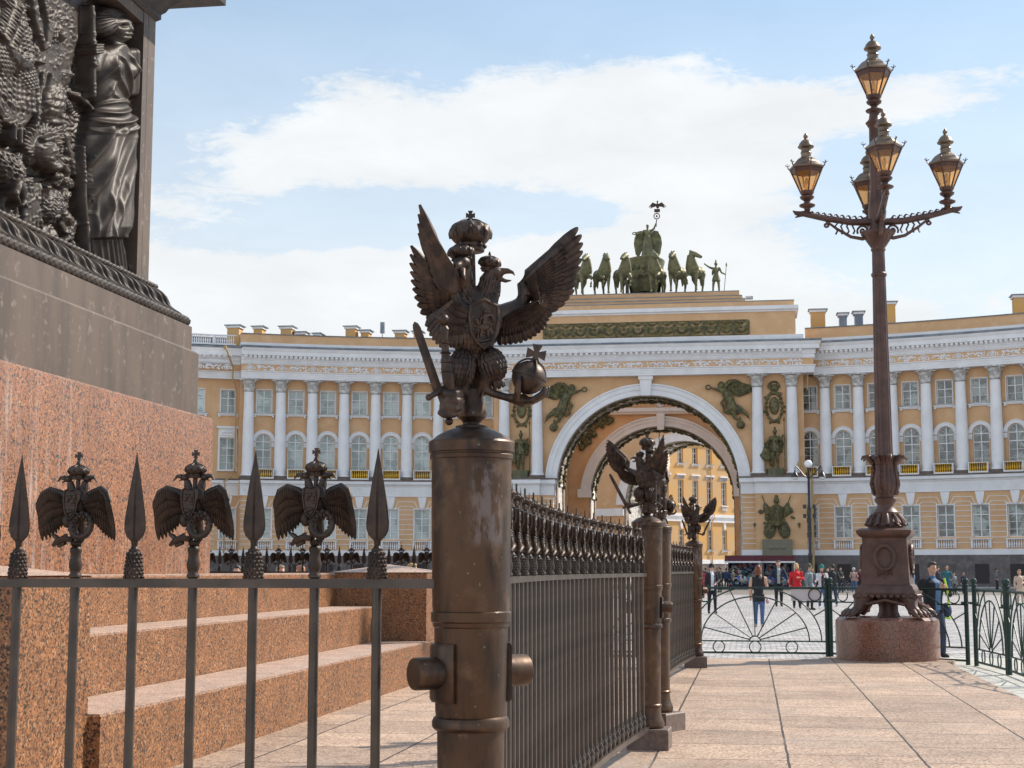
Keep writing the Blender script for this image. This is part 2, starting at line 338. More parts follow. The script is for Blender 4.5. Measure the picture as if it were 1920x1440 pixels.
# ------------------------------------------------------------------ ground
def cobble_mat():
    m = bpy.data.materials.new('cobblestones'); m.use_nodes = True; nt = m.node_tree; N = nt.nodes; L = nt.links
    b = N['Principled BSDF']; b.inputs['Roughness'].default_value = 0.55
    tc = N.new('ShaderNodeTexCoord'); vec = tc.outputs['Object']
    br = N.new('ShaderNodeTexBrick'); br.inputs['Scale'].default_value = 1.0; br.inputs['Brick Width'].default_value = 0.24; br.inputs['Row Height'].default_value = 0.17
    br.inputs['Mortar Size'].default_value = 0.022; br.inputs['Mortar Smooth'].default_value = 0.4
    br.inputs['Color1'].default_value = (0.42,0.40,0.395,1); br.inputs['Color2'].default_value = (0.60,0.575,0.565,1); br.inputs['Mortar'].default_value = (0.27,0.25,0.24,1)
    L.new(vec, br.inputs['Vector'])
    n = N.new('ShaderNodeTexNoise'); n.inputs['Scale'].default_value = 2.3; n.inputs['Detail'].default_value = 9; n.inputs['Roughness'].default_value = 0.7; L.new(vec, n.inputs['Vector'])
    mr = N.new('ShaderNodeMapRange'); L.new(n.outputs['Fac'], mr.inputs[0]); mr.inputs[1].default_value = 0.35; mr.inputs[2].default_value = 0.65; mr.inputs[3].default_value = 0.5; mr.inputs[4].default_value = 1.25
    s = N.new('ShaderNodeVectorMath'); s.operation = 'SCALE'; L.new(br.outputs['Color'], s.inputs[0]); L.new(mr.outputs[0], s.inputs['Scale'])
    L.new(s.outputs[0], b.inputs['Base Color'])
    vo = N.new('ShaderNodeTexVoronoi'); vo.inputs['Scale'].default_value = 4.2; vo.feature = 'SMOOTH_F1'; L.new(vec, vo.inputs['Vector'])
    ad = N.new('ShaderNodeMath'); ad.operation = 'SUBTRACT'; L.new(br.outputs['Fac'], ad.inputs[1]); L.new(vo.outputs['Distance'], ad.inputs[0])
    inv = N.new('ShaderNodeMath'); inv.operation = 'MULTIPLY'; L.new(ad.outputs[0], inv.inputs[0]); inv.inputs[1].default_value = 1.0
    bp = N.new('ShaderNodeBump'); bp.inputs['Strength'].default_value = 0.9; bp.inputs['Distance'].default_value = 0.035; L.new(inv.outputs[0], bp.inputs['Height']); L.new(bp.outputs[0], b.inputs['Normal'])
    return m
def slab_mat():
    m = bpy.data.materials.new('granite_slabs'); m.use_nodes = True; nt = m.node_tree; N = nt.nodes; L = nt.links
    b = N['Principled BSDF']; b.inputs['Roughness'].default_value = 0.62
    tc = N.new('ShaderNodeTexCoord'); vec = tc.outputs['Object']
    mp = N.new('ShaderNodeMapping'); L.new(vec, mp.inputs[0]); mp.inputs['Rotation'].default_value = (0, 0, R(90)); mp.inputs['Location'].default_value = (0.35, -0.27, 0)
    def brick(mort, smooth):
        br = N.new('ShaderNodeTexBrick'); br.inputs['Scale'].default_value = 1.0; br.inputs['Brick Width'].default_value = 1.12; br.inputs['Row Height'].default_value = 1.055
        br.offset = 0.37; br.inputs['Mortar Size'].default_value = mort; br.inputs['Mortar Smooth'].default_value = smooth
        br.inputs['Color1'].default_value = (0.80,0.78,0.76,1); br.inputs['Color2'].default_value = (1.10,1.09,1.06,1); br.inputs['Mortar'].default_value = (0.10,0.09,0.08,1)
        # let the joints wander a little
        nn = N.new('ShaderNodeTexNoise'); nn.inputs['Scale'].default_value = 5.0; nn.inputs['Detail'].default_value = 6; L.new(vec, nn.inputs['Vector'])
        vm = N.new('ShaderNodeVectorMath'); vm.operation = 'SCALE'; L.new(nn.outputs['Color'], vm.inputs[0]); vm.inputs['Scale'].default_value = 0.022
        va = N.new('ShaderNodeVectorMath'); L.new(mp.outputs[0], va.inputs[0]); L.new(vm.outputs[0], va.inputs[1]); L.new(va.outputs[0], br.inputs['Vector'])
        return br
    br = brick(0.011, 0.15)
    vo = N.new('ShaderNodeTexVoronoi'); vo.inputs['Scale'].default_value = 60; L.new(vec, vo.inputs['Vector'])
    cr = N.new('ShaderNodeValToRGB'); L.new(vo.outputs['Color'], cr.inputs[0]); e = cr.color_ramp
    e.elements[0].position = 0.08; e.elements[0].color = (0.14,0.09,0.07,1); e.elements[1].position = 0.92; e.elements[1].color = (0.60,0.46,0.36,1)
    x = e.elements.new(0.40); x.color = (0.40,0.28,0.205,1)
    n = N.new('ShaderNodeTexNoise'); n.inputs['Scale'].default_value = 1.6; n.inputs['Detail'].default_value = 9; n.inputs['Roughness'].default_value = 0.65; L.new(vec, n.inputs['Vector'])
    mr = N.new('ShaderNodeMapRange'); L.new(n.outputs['Fac'], mr.inputs[0]); mr.inputs[1].default_value = 0.3; mr.inputs[2].default_value = 0.7; mr.inputs[3].default_value = 0.72; mr.inputs[4].default_value = 1.2
    m1 = N.new('ShaderNodeVectorMath'); m1.operation = 'MULTIPLY'; L.new(cr.outputs[0], m1.inputs[0]); L.new(br.outputs['Color'], m1.inputs[1])
    m2 = N.new('ShaderNodeVectorMath'); m2.operation = 'SCALE'; L.new(m1.outputs[0], m2.inputs[0]); L.new(mr.outputs[0], m2.inputs['Scale'])
    sp = N.new('ShaderNodeTexVoronoi'); sp.inputs['Scale'].default_value = 1.7; L.new(vec, sp.inputs['Vector'])      # trodden gum and small stains
    sm = N.new('ShaderNodeMapRange'); L.new(sp.outputs['Distance'], sm.inputs[0]); sm.inputs[1].default_value = 0.018; sm.inputs[2].default_value = 0.034; sm.inputs[3].default_value = 0.35; sm.inputs[4].default_value = 1.0
    m3 = N.new('ShaderNodeVectorMath'); m3.operation = 'SCALE'; L.new(m2.outputs[0], m3.inputs[0]); L.new(sm.outputs[0], m3.inputs['Scale'])
    wn = N.new('ShaderNodeTexNoise'); wn.inputs['Scale'].default_value = 0.55; wn.inputs['Detail'].default_value = 8; wn.inputs['Roughness'].default_value = 0.7; L.new(vec, wn.inputs['Vector'])
    wr = N.new('ShaderNodeMapRange'); wr.interpolation_type = 'SMOOTHSTEP'; L.new(wn.outputs['Fac'], wr.inputs[0]); wr.inputs[1].default_value = 0.52; wr.inputs[2].default_value = 0.68; wr.inputs[4].default_value = 0.45
    m4 = N.new('ShaderNodeMix'); m4.data_type = 'RGBA'; L.new(wr.outputs[0], m4.inputs['Factor']); L.new(m3.outputs[0], m4.inputs['A']); m4.inputs['B'].default_value = (0.36,0.30,0.26,1)
    L.new(m4.outputs['Result'], b.inputs['Base Color'])
    g = N.new('ShaderNodeTexNoise'); g.inputs['Scale'].default_value = 45; g.inputs['Detail'].default_value = 4; L.new(vec, g.inputs['Vector'])
    sb = N.new('ShaderNodeMath'); sb.operation = 'MULTIPLY_ADD'; L.new(br.outputs['Fac'], sb.inputs[0]); sb.inputs[1].default_value = -1.5; L.new(g.outputs['Fac'], sb.inputs[2])
    bp = N.new('ShaderNodeBump'); bp.inputs['Strength'].default_value = 0.5; bp.inputs['Distance'].default_value = 0.008; L.new(sb.outputs[0], bp.inputs['Height']); L.new(bp.outputs[0], b.inputs['Normal'])
    return m
M['cobble'] = cobble_mat(); M['slab'] = slab_mat()
M['asphalt'] = mat('asphalt', (0.16,0.145,0.13), 0.85, var=(0.20,0.18,0.165), vscale=0.8, bump=0.3, bscale=40)
M['band'] = mat('pale_stone_band', (0.52,0.49,0.48), 0.7, var=(0.40,0.37,0.36), vscale=3)
GZ = -0.12
mb = MB(); mb.add([(-1500,-300,GZ),(1500,-300,GZ),(1500,2500,GZ),(-1500,2500,GZ)], [(0,1,2,3)])
struct(mb.build('plaza_ground', M['cobble'], ang=0))
mb = MB()
for y in (31.5, 37.6, 44.2, 52.6, 62.0, 73.0, 86.0, 98.0): mb.add([(-120,y,GZ+.004),(120,y,GZ+.004),(120,y+0.55,GZ+.004),(-120,y+0.55,GZ+.004)], [(0,1,2,3)])
struct(mb.build('paving', M['band'], ang=0))
mb = MB(); mb.add([(-120,103,GZ+.008),(120,103,GZ+.008),(120,139,GZ+.008),(-120,139,GZ+.008)], [(0,1,2,3)])
struct(mb.build('road', M['asphalt'], ang=0))
mb = MB(); mb.box(-120,120,139,141,GZ-.05,GZ+.13); struct(mb.build('pavement_kerb', M['band'], ang=0))
# granite pavement round the monument, a low step above the square, with a rounded landing for the lamp
mb = MB(); mb.box(-24,3.12,-8,26.95,GZ-.1,0.0)
struct(mb.build('granite_pavement', M['slab'], ang=0))
mb = MB(); mb.lathe([(1.12,GZ-.1),(1.12,-.004)], (2.22,27.12,0), 48); struct(mb.build('pavement', M['slab']))
mb = MB(); mb.box(3.12,4.6,-8,29.0,GZ-.1,-0.07); mb.box(-24,3.12,26.95,28.35,GZ-.1,-0.085)
struct(mb.build('pavement', mat('pale_concrete', (0.50,0.49,0.45), 0.8, var=(0.42,0.41,0.37), vscale=1.5, bump=0.1, bscale=30), ang=0))
# ------------------------------------------------------------------ monument pedestal (centre -10.33, 14.3)
PX, PY = -10.33, 14.3
def sqblock(mb, a, z0, z1, ch=0.0, m=None):
    if ch: mb.lathe([(a*math.sqrt(2),z0),(a*math.sqrt(2),z1-ch),((a-ch)*math.sqrt(2),z1)], (0,0,0), 4, m, None)
    else: mb.box(-a,a,-a,a,z0,z1,m)
def sqlathe(mb, prof):     # square moulding: profile (half width, z)
    n = len(prof); v = []; f = []
    for a, z in prof: v += [(-a,-a,z),(a,-a,z),(a,a,z),(-a,a,z)]
    for i in range(n-1):
        for k in range(4): k2 = (k+1) % 4; f.append((i*4+k, i*4+k2, (i+1)*4+k2, (i+1)*4+k))
    f.append((3,2,1,0)); f.append(tuple((n-1)*4+k for k in range(4)))
    mb.add(v, f)
mon = thing('monument_pedestal', 'huge red granite and dark bronze pedestal with crowded armour reliefs and a carved robed woman', 'pedestal', (PX,PY,0))
mb = MB(); sqlathe(mb, [(3.83,1.43),(3.83,3.31),(3.81,3.34)]); mb.build('granite_block', M['granite_s'], mon)
mb = MB(); sqlathe(mb, [(3.68,3.343),(3.68,4.12),(3.65,4.15),(3.61,4.152),(3.61,4.45)]); mb.build('bronze_plinth', M['plinth_br'], mon)
# leaf moulding: displaced sweep along the four sides
def moulding():
    mb = MB(); prof = []
    for t in np.linspace(0, 1, 40):
        if t < 0.28:
            a = (t/0.28)*pi-pi/2; prof.append((3.53+0.065*math.cos(a), 4.515+0.065*math.sin(a), 1))
        elif t < 0.88:
            u = (t-0.28)/0.60; prof.append((3.53-0.27*u-0.035*math.sin(2*pi*u), 4.58+0.29*u, 2))
        else:
            u = (t-0.88)/0.12; a = u*pi-pi/2; prof.append((3.255+0.035*math.cos(a), 4.90+0.035*math.sin(a), 3))
    for side in range(4):
        n = 620 if side == 1 else 60
        v = []; f = []
        for j in range(n+1):
            s = j/n*2-1
            for (a, z, k) in prof:
                y = s*a; d = 0
                if k == 1: d = 0.014*abs(math.sin(y*26+z*50))*abs(math.sin(y*26-z*50))
                elif k == 2:
                    q = (y*2.3+(z-4.58)*.9) % 1.0; u = (z-4.58)/0.29
                    leaf = max(0, 1-((q-0.5)/0.42)**2*(0.6+u)); d = 0.085*leaf**.6*(0.7+0.3*math.cos((q-.5)*26))-0.035
                elif k == 3: d = 0.006*math.sin(y*60)
                v.append((a+d, y, z))
        m = len(prof)
        for j in range(n):
            for i in range(m-1): f.append((j*m+i, (j+1)*m+i, (j+1)*m+i+1, j*m+i+1))
        mb.T = Matrix.Rotation(pi/2*(side-1), 4, 'Z'); mb.add(v, f)
    mb.T = Matrix.Identity(4); sqlathe(mb, [(3.49,4.45),(3.49,4.58),(3.19,4.93)])
    return mb
moulding().build('leaf_moulding', M['relief'], mon, 60)
# die: recessed panels with frames
mb = MB(); mb.box(-2.86,2.86,-2.86,2.86,4.93,8.2)
for s in range(4):
    mb.T = Matrix.Rotation(pi/2*s, 4, 'Z')
    mb.box(2.84,3.20,2.98,3.20,4.93,8.2); mb.box(2.84,3.198,-3.198,-2.98,4.931,8.199)
    mb.box(2.84,3.19,-2.98,2.98,8.05,8.198)
    mb.box(2.84,3.08,2.90,2.979,4.95,8.049); mb.box(2.84,3.08,-2.979,-2.90,4.95,8.049)
mb.T = Matrix.Identity(4)
mb.build('bronze_die', M['plinth_br'], mon)
mb = MB(); sqlathe(mb, [(3.205,8.2),(3.25,8.24),(3.25,8.30),(3.29,8.34),(3.33,8.42),(3.40,8.50),(3.52,8.56),(3.66,8.60),(3.86,8.61),(3.86,8.85),(3.92,8.95),(3.92,9.1)]); mb.build('cornice', M['relief'], mon, 30)
# the relief itself: a heightfield in bronze, trophies of armour and a winged woman
def relief():
    du = 0.009; ys = np.arange(11.33, 17.27, du); zs = np.arange(4.92, 8.06, du)
    YY, ZZ = np.meshgrid(ys, zs, indexing='ij')
    # panel chart: coordinates in which the figures were measured (a photograph's own units on the panel plane)
    th = math.atan(348/2900); ps = 0.1526; xp = -7.22
    ym = np.where(YY < 14.30, 28.60-YY, YY)      # the composition mirrors about its middle
    X = xp*math.cos(ps)+ym*math.sin(ps); D = -xp*math.sin(ps)+ym*math.cos(ps); h = ZZ-1.5
    c = D*math.cos(th)+h*math.sin(th); U = 960+2900*X/c; V = 720-2900*(-D*math.sin(th)+h*math.cos(th))/c
    H = np.zeros_like(U)
    rs = np.random.RandomState(3)
    def rot(cx, cy, a):
        dx = U-cx; dy = V-cy; ca, sa = math.cos(R(a)), math.sin(R(a)); return dx*ca+dy*sa, -dx*sa+dy*ca
    def ell(cx, cy, rx, ry, h, a=0, base=0.0, p=1.0, tex=None):
        nonlocal H
        x, y = rot(cx, cy, a); r = (x/rx)**2+(y/ry)**2; g = np.where(r < 1, base+h*np.sqrt(np.clip(1-r**p, 0, 1)), 0)
        if tex is not None: g = np.where(r < 0.92, g+tex(x, y, r), g)
        H = np.maximum(H, g)
    def cap(x0, y0, r0, x1, y1, r1, h, base=0.0, tex=None):
        nonlocal H
        dx, dy = x1-x0, y1-y0; L2 = dx*dx+dy*dy; t = np.clip(((U-x0)*dx+(V-y0)*dy)/L2, 0, 1)
        r = r0+(r1-r0)*t; s = ((U-x0)*dy-(V-y0)*dx)/math.sqrt(L2)
        d = np.hypot(U-x0-t*dx, V-y0-t*dy)/r; g = np.where(d < 1, base+h*np.sqrt(np.clip(1-d*d, 0, 1)), 0)
        if tex is not None: g = np.where(d < 0.95, g+tex(t*math.sqrt(L2), s, d), g)
        H = np.maximum(H, g)
    def path(pts, h, base=0, tex=None):
        for (a, b) in zip(pts[:-1], pts[1:]): cap(*a, *b, h, base, tex)
    sw = lambda f, a: (lambda x, y, r: a*np.sin(f*x))
    def scales(fx, fy, a): return lambda x, y, r: a*np.abs(np.sin(x*fx+((np.floor(y*fy/pi) % 2)*pi/2)))*np.abs(np.sin(y*fy))
    def spirals(f, a): return lambda x, y, r: a*(np.sin(f*x+1.5*np.sin(f*y*0.9))*np.cos(f*y+1.7*np.sin(f*x*1.1)))
    # ground of small ornament behind everything
    H += 0.012+0.012*np.sin(U*0.45+2*np.sin(V*0.21))*np.cos(V*0.4+2*np.sin(U*0.25))
    for _ in range(90):
        cx, cy = rs.uniform(-30, 165), rs.uniform(-30, 430); ell(cx, cy, rs.uniform(5, 15), rs.uniform(8, 26), rs.uniform(.03, .08), rs.uniform(0, 180), 0.02, tex=spirals(rs.uniform(.5, 1.0), .012))
    # ornate shields leaning, with raised rims
    def shield(cx, cy, rx, ry, a, b=0.05):
        ell(cx, cy, rx, ry, 0.03, a, b+0.012, 6); ell(cx, cy, rx-4, ry-5, 0.035, a, b, 2, spirals(0.55, .016))
    shield(128, 60, 40, 120, 12); shield(146, 90, 18, 95, 10, 0.03); shield(60, 190, 30, 60, 20, 0.06)
    # medusa face
    ell(122, 62, 19, 24, .05, 0, .06, tex=spirals(.7, .02)); ell(131, 65, 8, 12, .05, 0, .10)
    # scaled cuirass, flaps below it
    cap(35, 20, 30, 52, 105, 32, .10, .05, scales(.36, .30, .022)); ell(28, 118, 14, 15, .06, 0, .12); ell(58, 118, 14, 15, .06, 0, .12)
    path([((22, 100, 3)), ((90, 118, 3))], .05, .12)
    ell(66, 140, 20, 36, .07, -15, .07, 1, scales(.55, .5, .018))
    for k in range(9): cap(20+k*8, 142+k*1.5, 4.4, 12+k*9.5, 196+k*2, 5.2, .05, .07, sw(.6, .004))
    ell(30, 195, 34, 16, .07, 10, .05, 1, scales(.8, .7, .012))
    # arm and mantle of the left figure
    path([(5, 55, 7), (8, 0, 8)], .09, .04); path([(8, 62, 14), (2, 140, 22)], .08, .03, lambda x, y, r: .022*np.sin(y*.55))
    # swag of cloth
    for k, o in enumerate((0, 7, 14)): path([(72+o*.5, -10, 4), (82+o*.5, 40+o, 4), (95+o*.2, 82+o*.6, 5), (107-o*.2, 80+o*.4, 5), (112-o*.6, 40, 4), (100-o*.4, -10, 4)], .07, .06)
    # pointed helmet
    ell(115, 190, 23, 42, .13, 8, .05, 1, scales(.33, .22, .014)); cap(111, 160, 9, 109, 138, 3, .07, .07); ell(118, 228, 21, 9, .1, 8, .05)
    # quiver with arrows
    for k in range(5): path([(140+k*9, 170+k*4, 3.6), (170+k*5, 190+k*7-14, 3.6)], .05, .06)
    path([(95, 135, 3), (85, 210, 3.4), (84, 235, 5)], .06, .07)
    # hand
    ell(33, 235, 17, 16, .09, 0, .07)
    for k in range(4): path([(22+k*8, 242, 3.9), (20+k*8.5, 262, 3.5), (21+k*8, 274-abs(k-1.5)*3, 3)], .08, .09)
    path([(44, 232, 5), (56, 250, 4)], .08, .08)
    # lion mask with mane
    for k in range(26): a = k/26*2*pi; path([(98+20*math.cos(a), 268+20*math.sin(a), 6), (98+36*math.cos(a+.3), 264+34*math.sin(a+.3), 4)], .07, .05)
    ell(98, 285, 22, 34, .14, -22, .06); ell(110, 312, 12, 12, .09, 0, .12); ell(92, 272, 9, 6, .05, 0, .15); ell(112, 268, 8, 5, .05, 0, .15)
    cap(88, 262, 6, 108, 256, 6, .05, .15); ell(121, 330, 9, 9, .06, 0, .1); path([(116, 298, 5), (138, 320, 6)], .05, .1)
    # big embossed helmet at the edge, visor
    ell(24, 322, 42, 40, .15, 30, .05, 1, spirals(.42, .016)); path([(-6, 306, 4), (20, 318, 5), (38, 345, 5), (44, 375, 5), (38, 385, 4)], .06, .16); ell(-2, 340, 12, 18, -.05, 0, .06)
    ell(8, 372, 18, 20, .09, 20, .06, 1, spirals(.6, .014)); path([(22, 368, 6), (20, 395, 7), (30, 416, 7)], .05, .07, lambda x, y, r: .01*np.sin(x*.9)); path([(44, 372, 3), (48, 400, 3.4), (42, 418, 3)], .05, .07)
    # cloth folds and small helmet below
    for k in range(5): path([(62+k*7, 345, 5), (66+k*5, 385, 6), (62+k*8, 425, 5)], .07, .05)
    ell(112, 386, 22, 36, .12, 6, .06, 1, spirals(.5, .014)); ell(100, 440, 10, 22, .06, 12, .06); ell(120, 450, 9, 24, .06, -8, .06, 1, sw(.7, .006)); path([(134, 392, 9), (156, 420, 9), (150, 446, 7), (138, 452, 5)], .06, .05, spirals(.7, .01))
    path([(60, 430, 12), (84, 440, 8)], .08, .04)
    # arrows, straps, small armour between mask and figure
    for k in range(4): path([(140+k*4, 250+k*12, 5), (148+k*3, 290+k*12, 4)], .06, .05)
    for k in range(8): ell(143+6*math.sin(k*1.9), 255+k*22, 9, 12, .06, k*40, .05, 1, spirals(.8, .014))
    # tall shield edge beside the figure
    path([(160, 275, 4), (164, 380, 5), (172, 490, 5)], .13, .05); path([(150, 300, 6), (140, 420, 5), (165, 470, 6)], .03, .05)
    # ---- the woman
    fold = lambda f, a, ph=0.0, k=0.0: (lambda x, y, r: a*(np.sin(y*f+ph+k*x)+.35*np.sin(y*f*2.3+1.3*ph+.02*x)))
    # wing behind the shoulders
    path([(255, 60, 8), (262, 120, 8), (258, 30, 6)], .05, .05, sw(.5, .01)); ell(186, 36, 16, 24, .05, 0, .04); path([(170, 60, 5), (178, 10, 9)], .04, .04)
    # dress: one smooth draped body, half widths measured row by row, then folds
    ry = [84, 92, 100, 112, 130, 150, 172, 190, 205, 230, 262, 300, 350, 400, 432, 447]
    rc = [223, 223, 224, 224, 223, 221, 219, 218, 217, 215, 212, 210, 208, 206, 204, 204]
    rw = [13, 24, 33, 37, 36, 32, 28, 27, 30, 35, 38, 39, 38, 39, 41, 38]
    cx = np.interp(V, ry, rc); ww = np.interp(V, ry, rw); xn = (U-cx)/ww; ins = (np.abs(xn) < 1) & (V > 84) & (V < 447)
    body = .05+.20*np.sqrt(np.clip(1-xn*xn, 0, 1))
    gs = lambda px, py, sx, sy: np.exp(-((U-px)/sx)**2-((V-py)/sy)**2)
    body += .055*gs(207, 128, 10, 12)+.06*gs(239, 134, 10, 12)+.03*gs(216, 225, 16, 18)
    lx = np.interp(V, [215, 330, 445], [234, 238, 214]); leg = np.exp(-((U-lx)/11)**2)*np.clip((V-205)/30, 0, 1)*np.clip((447-V)/20, 0, 1)
    lx2 = np.interp(V, [215, 330, 445], [196, 190, 186]); leg2 = np.exp(-((U-lx2)/9)**2)*np.clip((V-220)/40, 0, 1)
    body += .09*leg+.045*leg2
    rid = lambda ph, p: (0.5+0.5*np.cos(ph))**p
    up_ = np.clip((188-V)/8, 0, 1)
    # bodice: folds falling from the right shoulder round to the left hip, and a V at the neck
    d1 = (U-228)*.92-(V-140)*.40; d2 = (U-205)*.9+(V-120)*.35
    body += up_*(.046*rid(d1*.36+.6*np.sin(V*.05), 3)*np.clip((V-98)/12, 0, 1)*np.clip((U-200)/14, 0, 1)+.032*rid(d2*.42, 3)*np.clip((214-U)/14, 0, 1))
    body += .03*np.exp(-((V-191-.006*(U-218)**2)/3.5)**2)
    lo_ = np.clip((V-196)/10, 0, 1)
    sag = V-(232-.012*(U-206)**2)
    body += lo_*np.clip((262-V)/30, 0, 1)*.045*rid(sag*.32, 2)
    dg = (U-250)*.93+(V-205)*.30
    body += lo_*np.clip((V-225)/30, 0, 1)*(.058*rid(dg*.30+.8*np.sin(V*.02), 2))*(1-.75*leg)
    body += lo_*.020*rid((U-cx)*.62+V*.03, 4)*(1-leg)*np.clip((V-330)/60, 0, 1)
    H = np.where(ins, np.maximum(H, body), H)
    # under-robe to the feet, mantle falling behind on the right
    cx2 = np.interp(V, [440, 500], [205, 214]); w2 = np.interp(V, [440, 500], [31, 36]); x2 = (U-cx2)/w2; in2 = (np.abs(x2) < 1) & (V >= 440) & (V < 500+(U-205)*.35)
    H = np.where(in2, np.maximum(H, .07+.13*np.sqrt(np.clip(1-x2*x2, 0, 1))+.03*rid((U-cx2)*.75+.02*V, 2)), H)
    ell(198, 492, 9, 6, .1, 20, .12); ell(222, 503, 9, 6, .1, 20, .12)
    for k in range(4): path([(252+k*2, 250+k*8, 2.8), (251+k*2, 400+k*10, 3.4), (247+k*3, 470+k*8, 3)], .08, .05)
    # arms: one on the staff, one hanging with a wreath
    path([(198, 100, 12), (186, 130, 9), (178, 100, 8)], .10, .09); path([(172, 12, 3.5), (174, 60, 4), (175, 180, 3.5)], .05, .16); ell(177, 92, 9, 11, .07, 0, .17)
    for k in range(4): path([(171, 85+k*5, 2.6), (183, 84+k*5, 2.6)], .03, .22)
    path([(252, 106, 11), (256, 150, 9), (260, 205, 8), (262, 250, 6)], .11, .08, fold(.4, .006)); path([(250, 100, 12), (252, 175, 9)], .10, .13, fold(.4, .012)); ell(261, 262, 7, 11, .09, 0, .07); ell(258, 300, 6, 6, .07, 0, .05); ell(258, 315, 5, 5, .06, 0, .05)
    path([(258, 20, 7), (250, 50, 6)], .10, .06)
    # neck, head, face, hair
    cap(222, 92, 10, 224, 70, 10, .10, .13); ell(222, 96, 20, 8, .06, 0, .17)
    hair = lambda x, y, r: .016*np.sin(np.arctan2(y+6, x)*22+r*3)
    ell(221, 42, 30, 32, .16, 0, .07, 1, hair); cap(246, 46, 7, 246, 66, 5, .08, .12, lambda x, y, d: .012*np.sin(x*.8))
    cap(225, 46, 19, 227, 69, 12, .15, .13)
    nf = lambda px, py, sx, sy: np.exp(-((U-px)/sx)**2-((V-py)/sy)**2)
    H += -.045*nf(219, 49, 5, 3.5)-.045*nf(236, 50, 5, 3.5)-.022*nf(227, 68, 7, 1.8)-.02*nf(227, 78, 9, 3)+.030*nf(228, 55, 2.4, 8)+.016*nf(227, 64.5, 5, 1.8)+.016*nf(227, 71.5, 5, 2)-.02*nf(227, 60.5, 5, 1.2)
    # chased ornament over armour and ground, none on the woman
    woman = (np.abs(U-222) < 46) & (V > 5)
    rs2 = np.random.RandomState(8); amp = np.where(woman, 0, 1.0)
    for _ in range(520):
        cx0, cy0 = rs2.uniform(-45, 182), rs2.uniform(-45, 470); r1, r2, an = rs2.uniform(3, 9), rs2.uniform(1.5, 4), rs2.uniform(0, 180)
        x, y = rot(cx0, cy0, an); r = (x/r1)**2+(y/r2)**2; H += amp*np.where(r < 1, .009*np.sqrt(np.clip(1-r, 0, 1)), 0)
    for _ in range(160):
        cx0, cy0 = rs2.uniform(-45, 182), rs2.uniform(-45, 470); r0 = rs2.uniform(4, 9); d = np.hypot(U-cx0, V-cy0); H += amp*.007*np.exp(-((d-r0)/1.6)**2)
    H = np.minimum(H, 0.36)
    # a light smoothing
    for _ in range(1): H[1:-1, 1:-1] = (H[1:-1, 1:-1]*4+H[:-2, 1:-1]+H[2:, 1:-1]+H[1:-1, :-2]+H[1:-1, 2:])/8
    H[0, :] = H[-1, :] = 0; H[:, 0] = H[:, -1] = 0
    n, m = H.shape
    XX = -7.44+H*1.2
    co = np.stack([XX-PX, YY-PY, ZZ], -1).reshape(-1, 3)
    idx = np.arange(n*m).reshape(n, m)
    f = np.stack([idx[:-1, :-1], idx[1:, :-1], idx[1:, 1:], idx[:-1, 1:]], -1).reshape(-1, 4)
    me = bpy.data.meshes.new('armour_relief'); me.vertices.add(len(co)); me.vertices.foreach_set('co', co.ravel())
    me.loops.add(f.size); me.loops.foreach_set('vertex_index', f.ravel()); me.polygons.add(len(f))
    me.polygons.foreach_set('loop_start', np.arange(0, f.size, 4)); me.polygons.foreach_set('loop_total', np.full(len(f), 4)); me.update(calc_edges=True)
    me.materials.append(M['relief']); me.shade_smooth(); me.validate()
    o = bpy.data.objects.new('armour_relief', me); COL.objects.link(o); o.parent = mon
relief()
# stepped granite platform
plat = thing('granite_steps', 'stepped red granite platform around the foot of the pedestal, behind the fence', 'steps', (0,0,0))
def bev_block(mb, x0, x1, y0, y1, z0, z1, b=0.012):
    mb.box(x0,x1,y0,y1,z0,z1-b)
    mb.add([(x0,y0,z1-b),(x1,y0,z1-b),(x1,y1,z1-b),(x0,y1,z1-b),(x0+b,y0+b,z1),(x1-b,y0+b,z1),(x1-b,y1-b,z1),(x0+b,y1-b,z1)], [(0,1,5,4),(1,2,6,5),(2,3,7,6),(3,0,4,7),(4,5,6,7)])
for (xx, y0, y1, z0, z1) in ((-4.41,10.2,23.2,-.05,.512), (-5.13,9.6,21.6,.512,.99), (-5.75,8.9,22.0,.99,1.446)):
    mb = MB(); bev_block(mb, 2*PX-xx, xx, y0, y1, z0, z1); mb.build('step', M['granite'], plat)
def cheek(x0, x1, y0, y1, z0, label):
    t = thing('granite_block', label, 'block', ((x0+x1)/2,(y0+y1)/2,z0), 0, 'granite corner blocks of the steps')
    w, d = (x1-x0)/2, (y1-y0)/2; mb = MB(); bev_block(mb, -w,w,-d,d,0,1.46-z0, .01); mb.build('body', M['granite'], t)
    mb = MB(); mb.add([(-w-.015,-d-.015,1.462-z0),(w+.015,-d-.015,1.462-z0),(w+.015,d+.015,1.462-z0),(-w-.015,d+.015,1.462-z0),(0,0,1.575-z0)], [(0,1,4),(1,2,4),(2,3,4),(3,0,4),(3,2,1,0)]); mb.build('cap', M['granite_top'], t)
cheek(-6.3,-4.5,9.06,10.19,0,'tall red granite corner block at the near end of the steps')
cheek(-5.85,-4.46,21.2,22.6,.514,'dark-faced granite corner block with a pale pyramid top beyond the steps')
# pale treads: the sunlit look of the step tops put into their colour
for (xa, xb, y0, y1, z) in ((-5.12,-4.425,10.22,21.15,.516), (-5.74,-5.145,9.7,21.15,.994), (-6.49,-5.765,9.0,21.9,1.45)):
    mb = MB(); mb.box(xa,xb,y0,y1,z-.003,z+.002); mb.build('tread', M['granite_top'], plat)
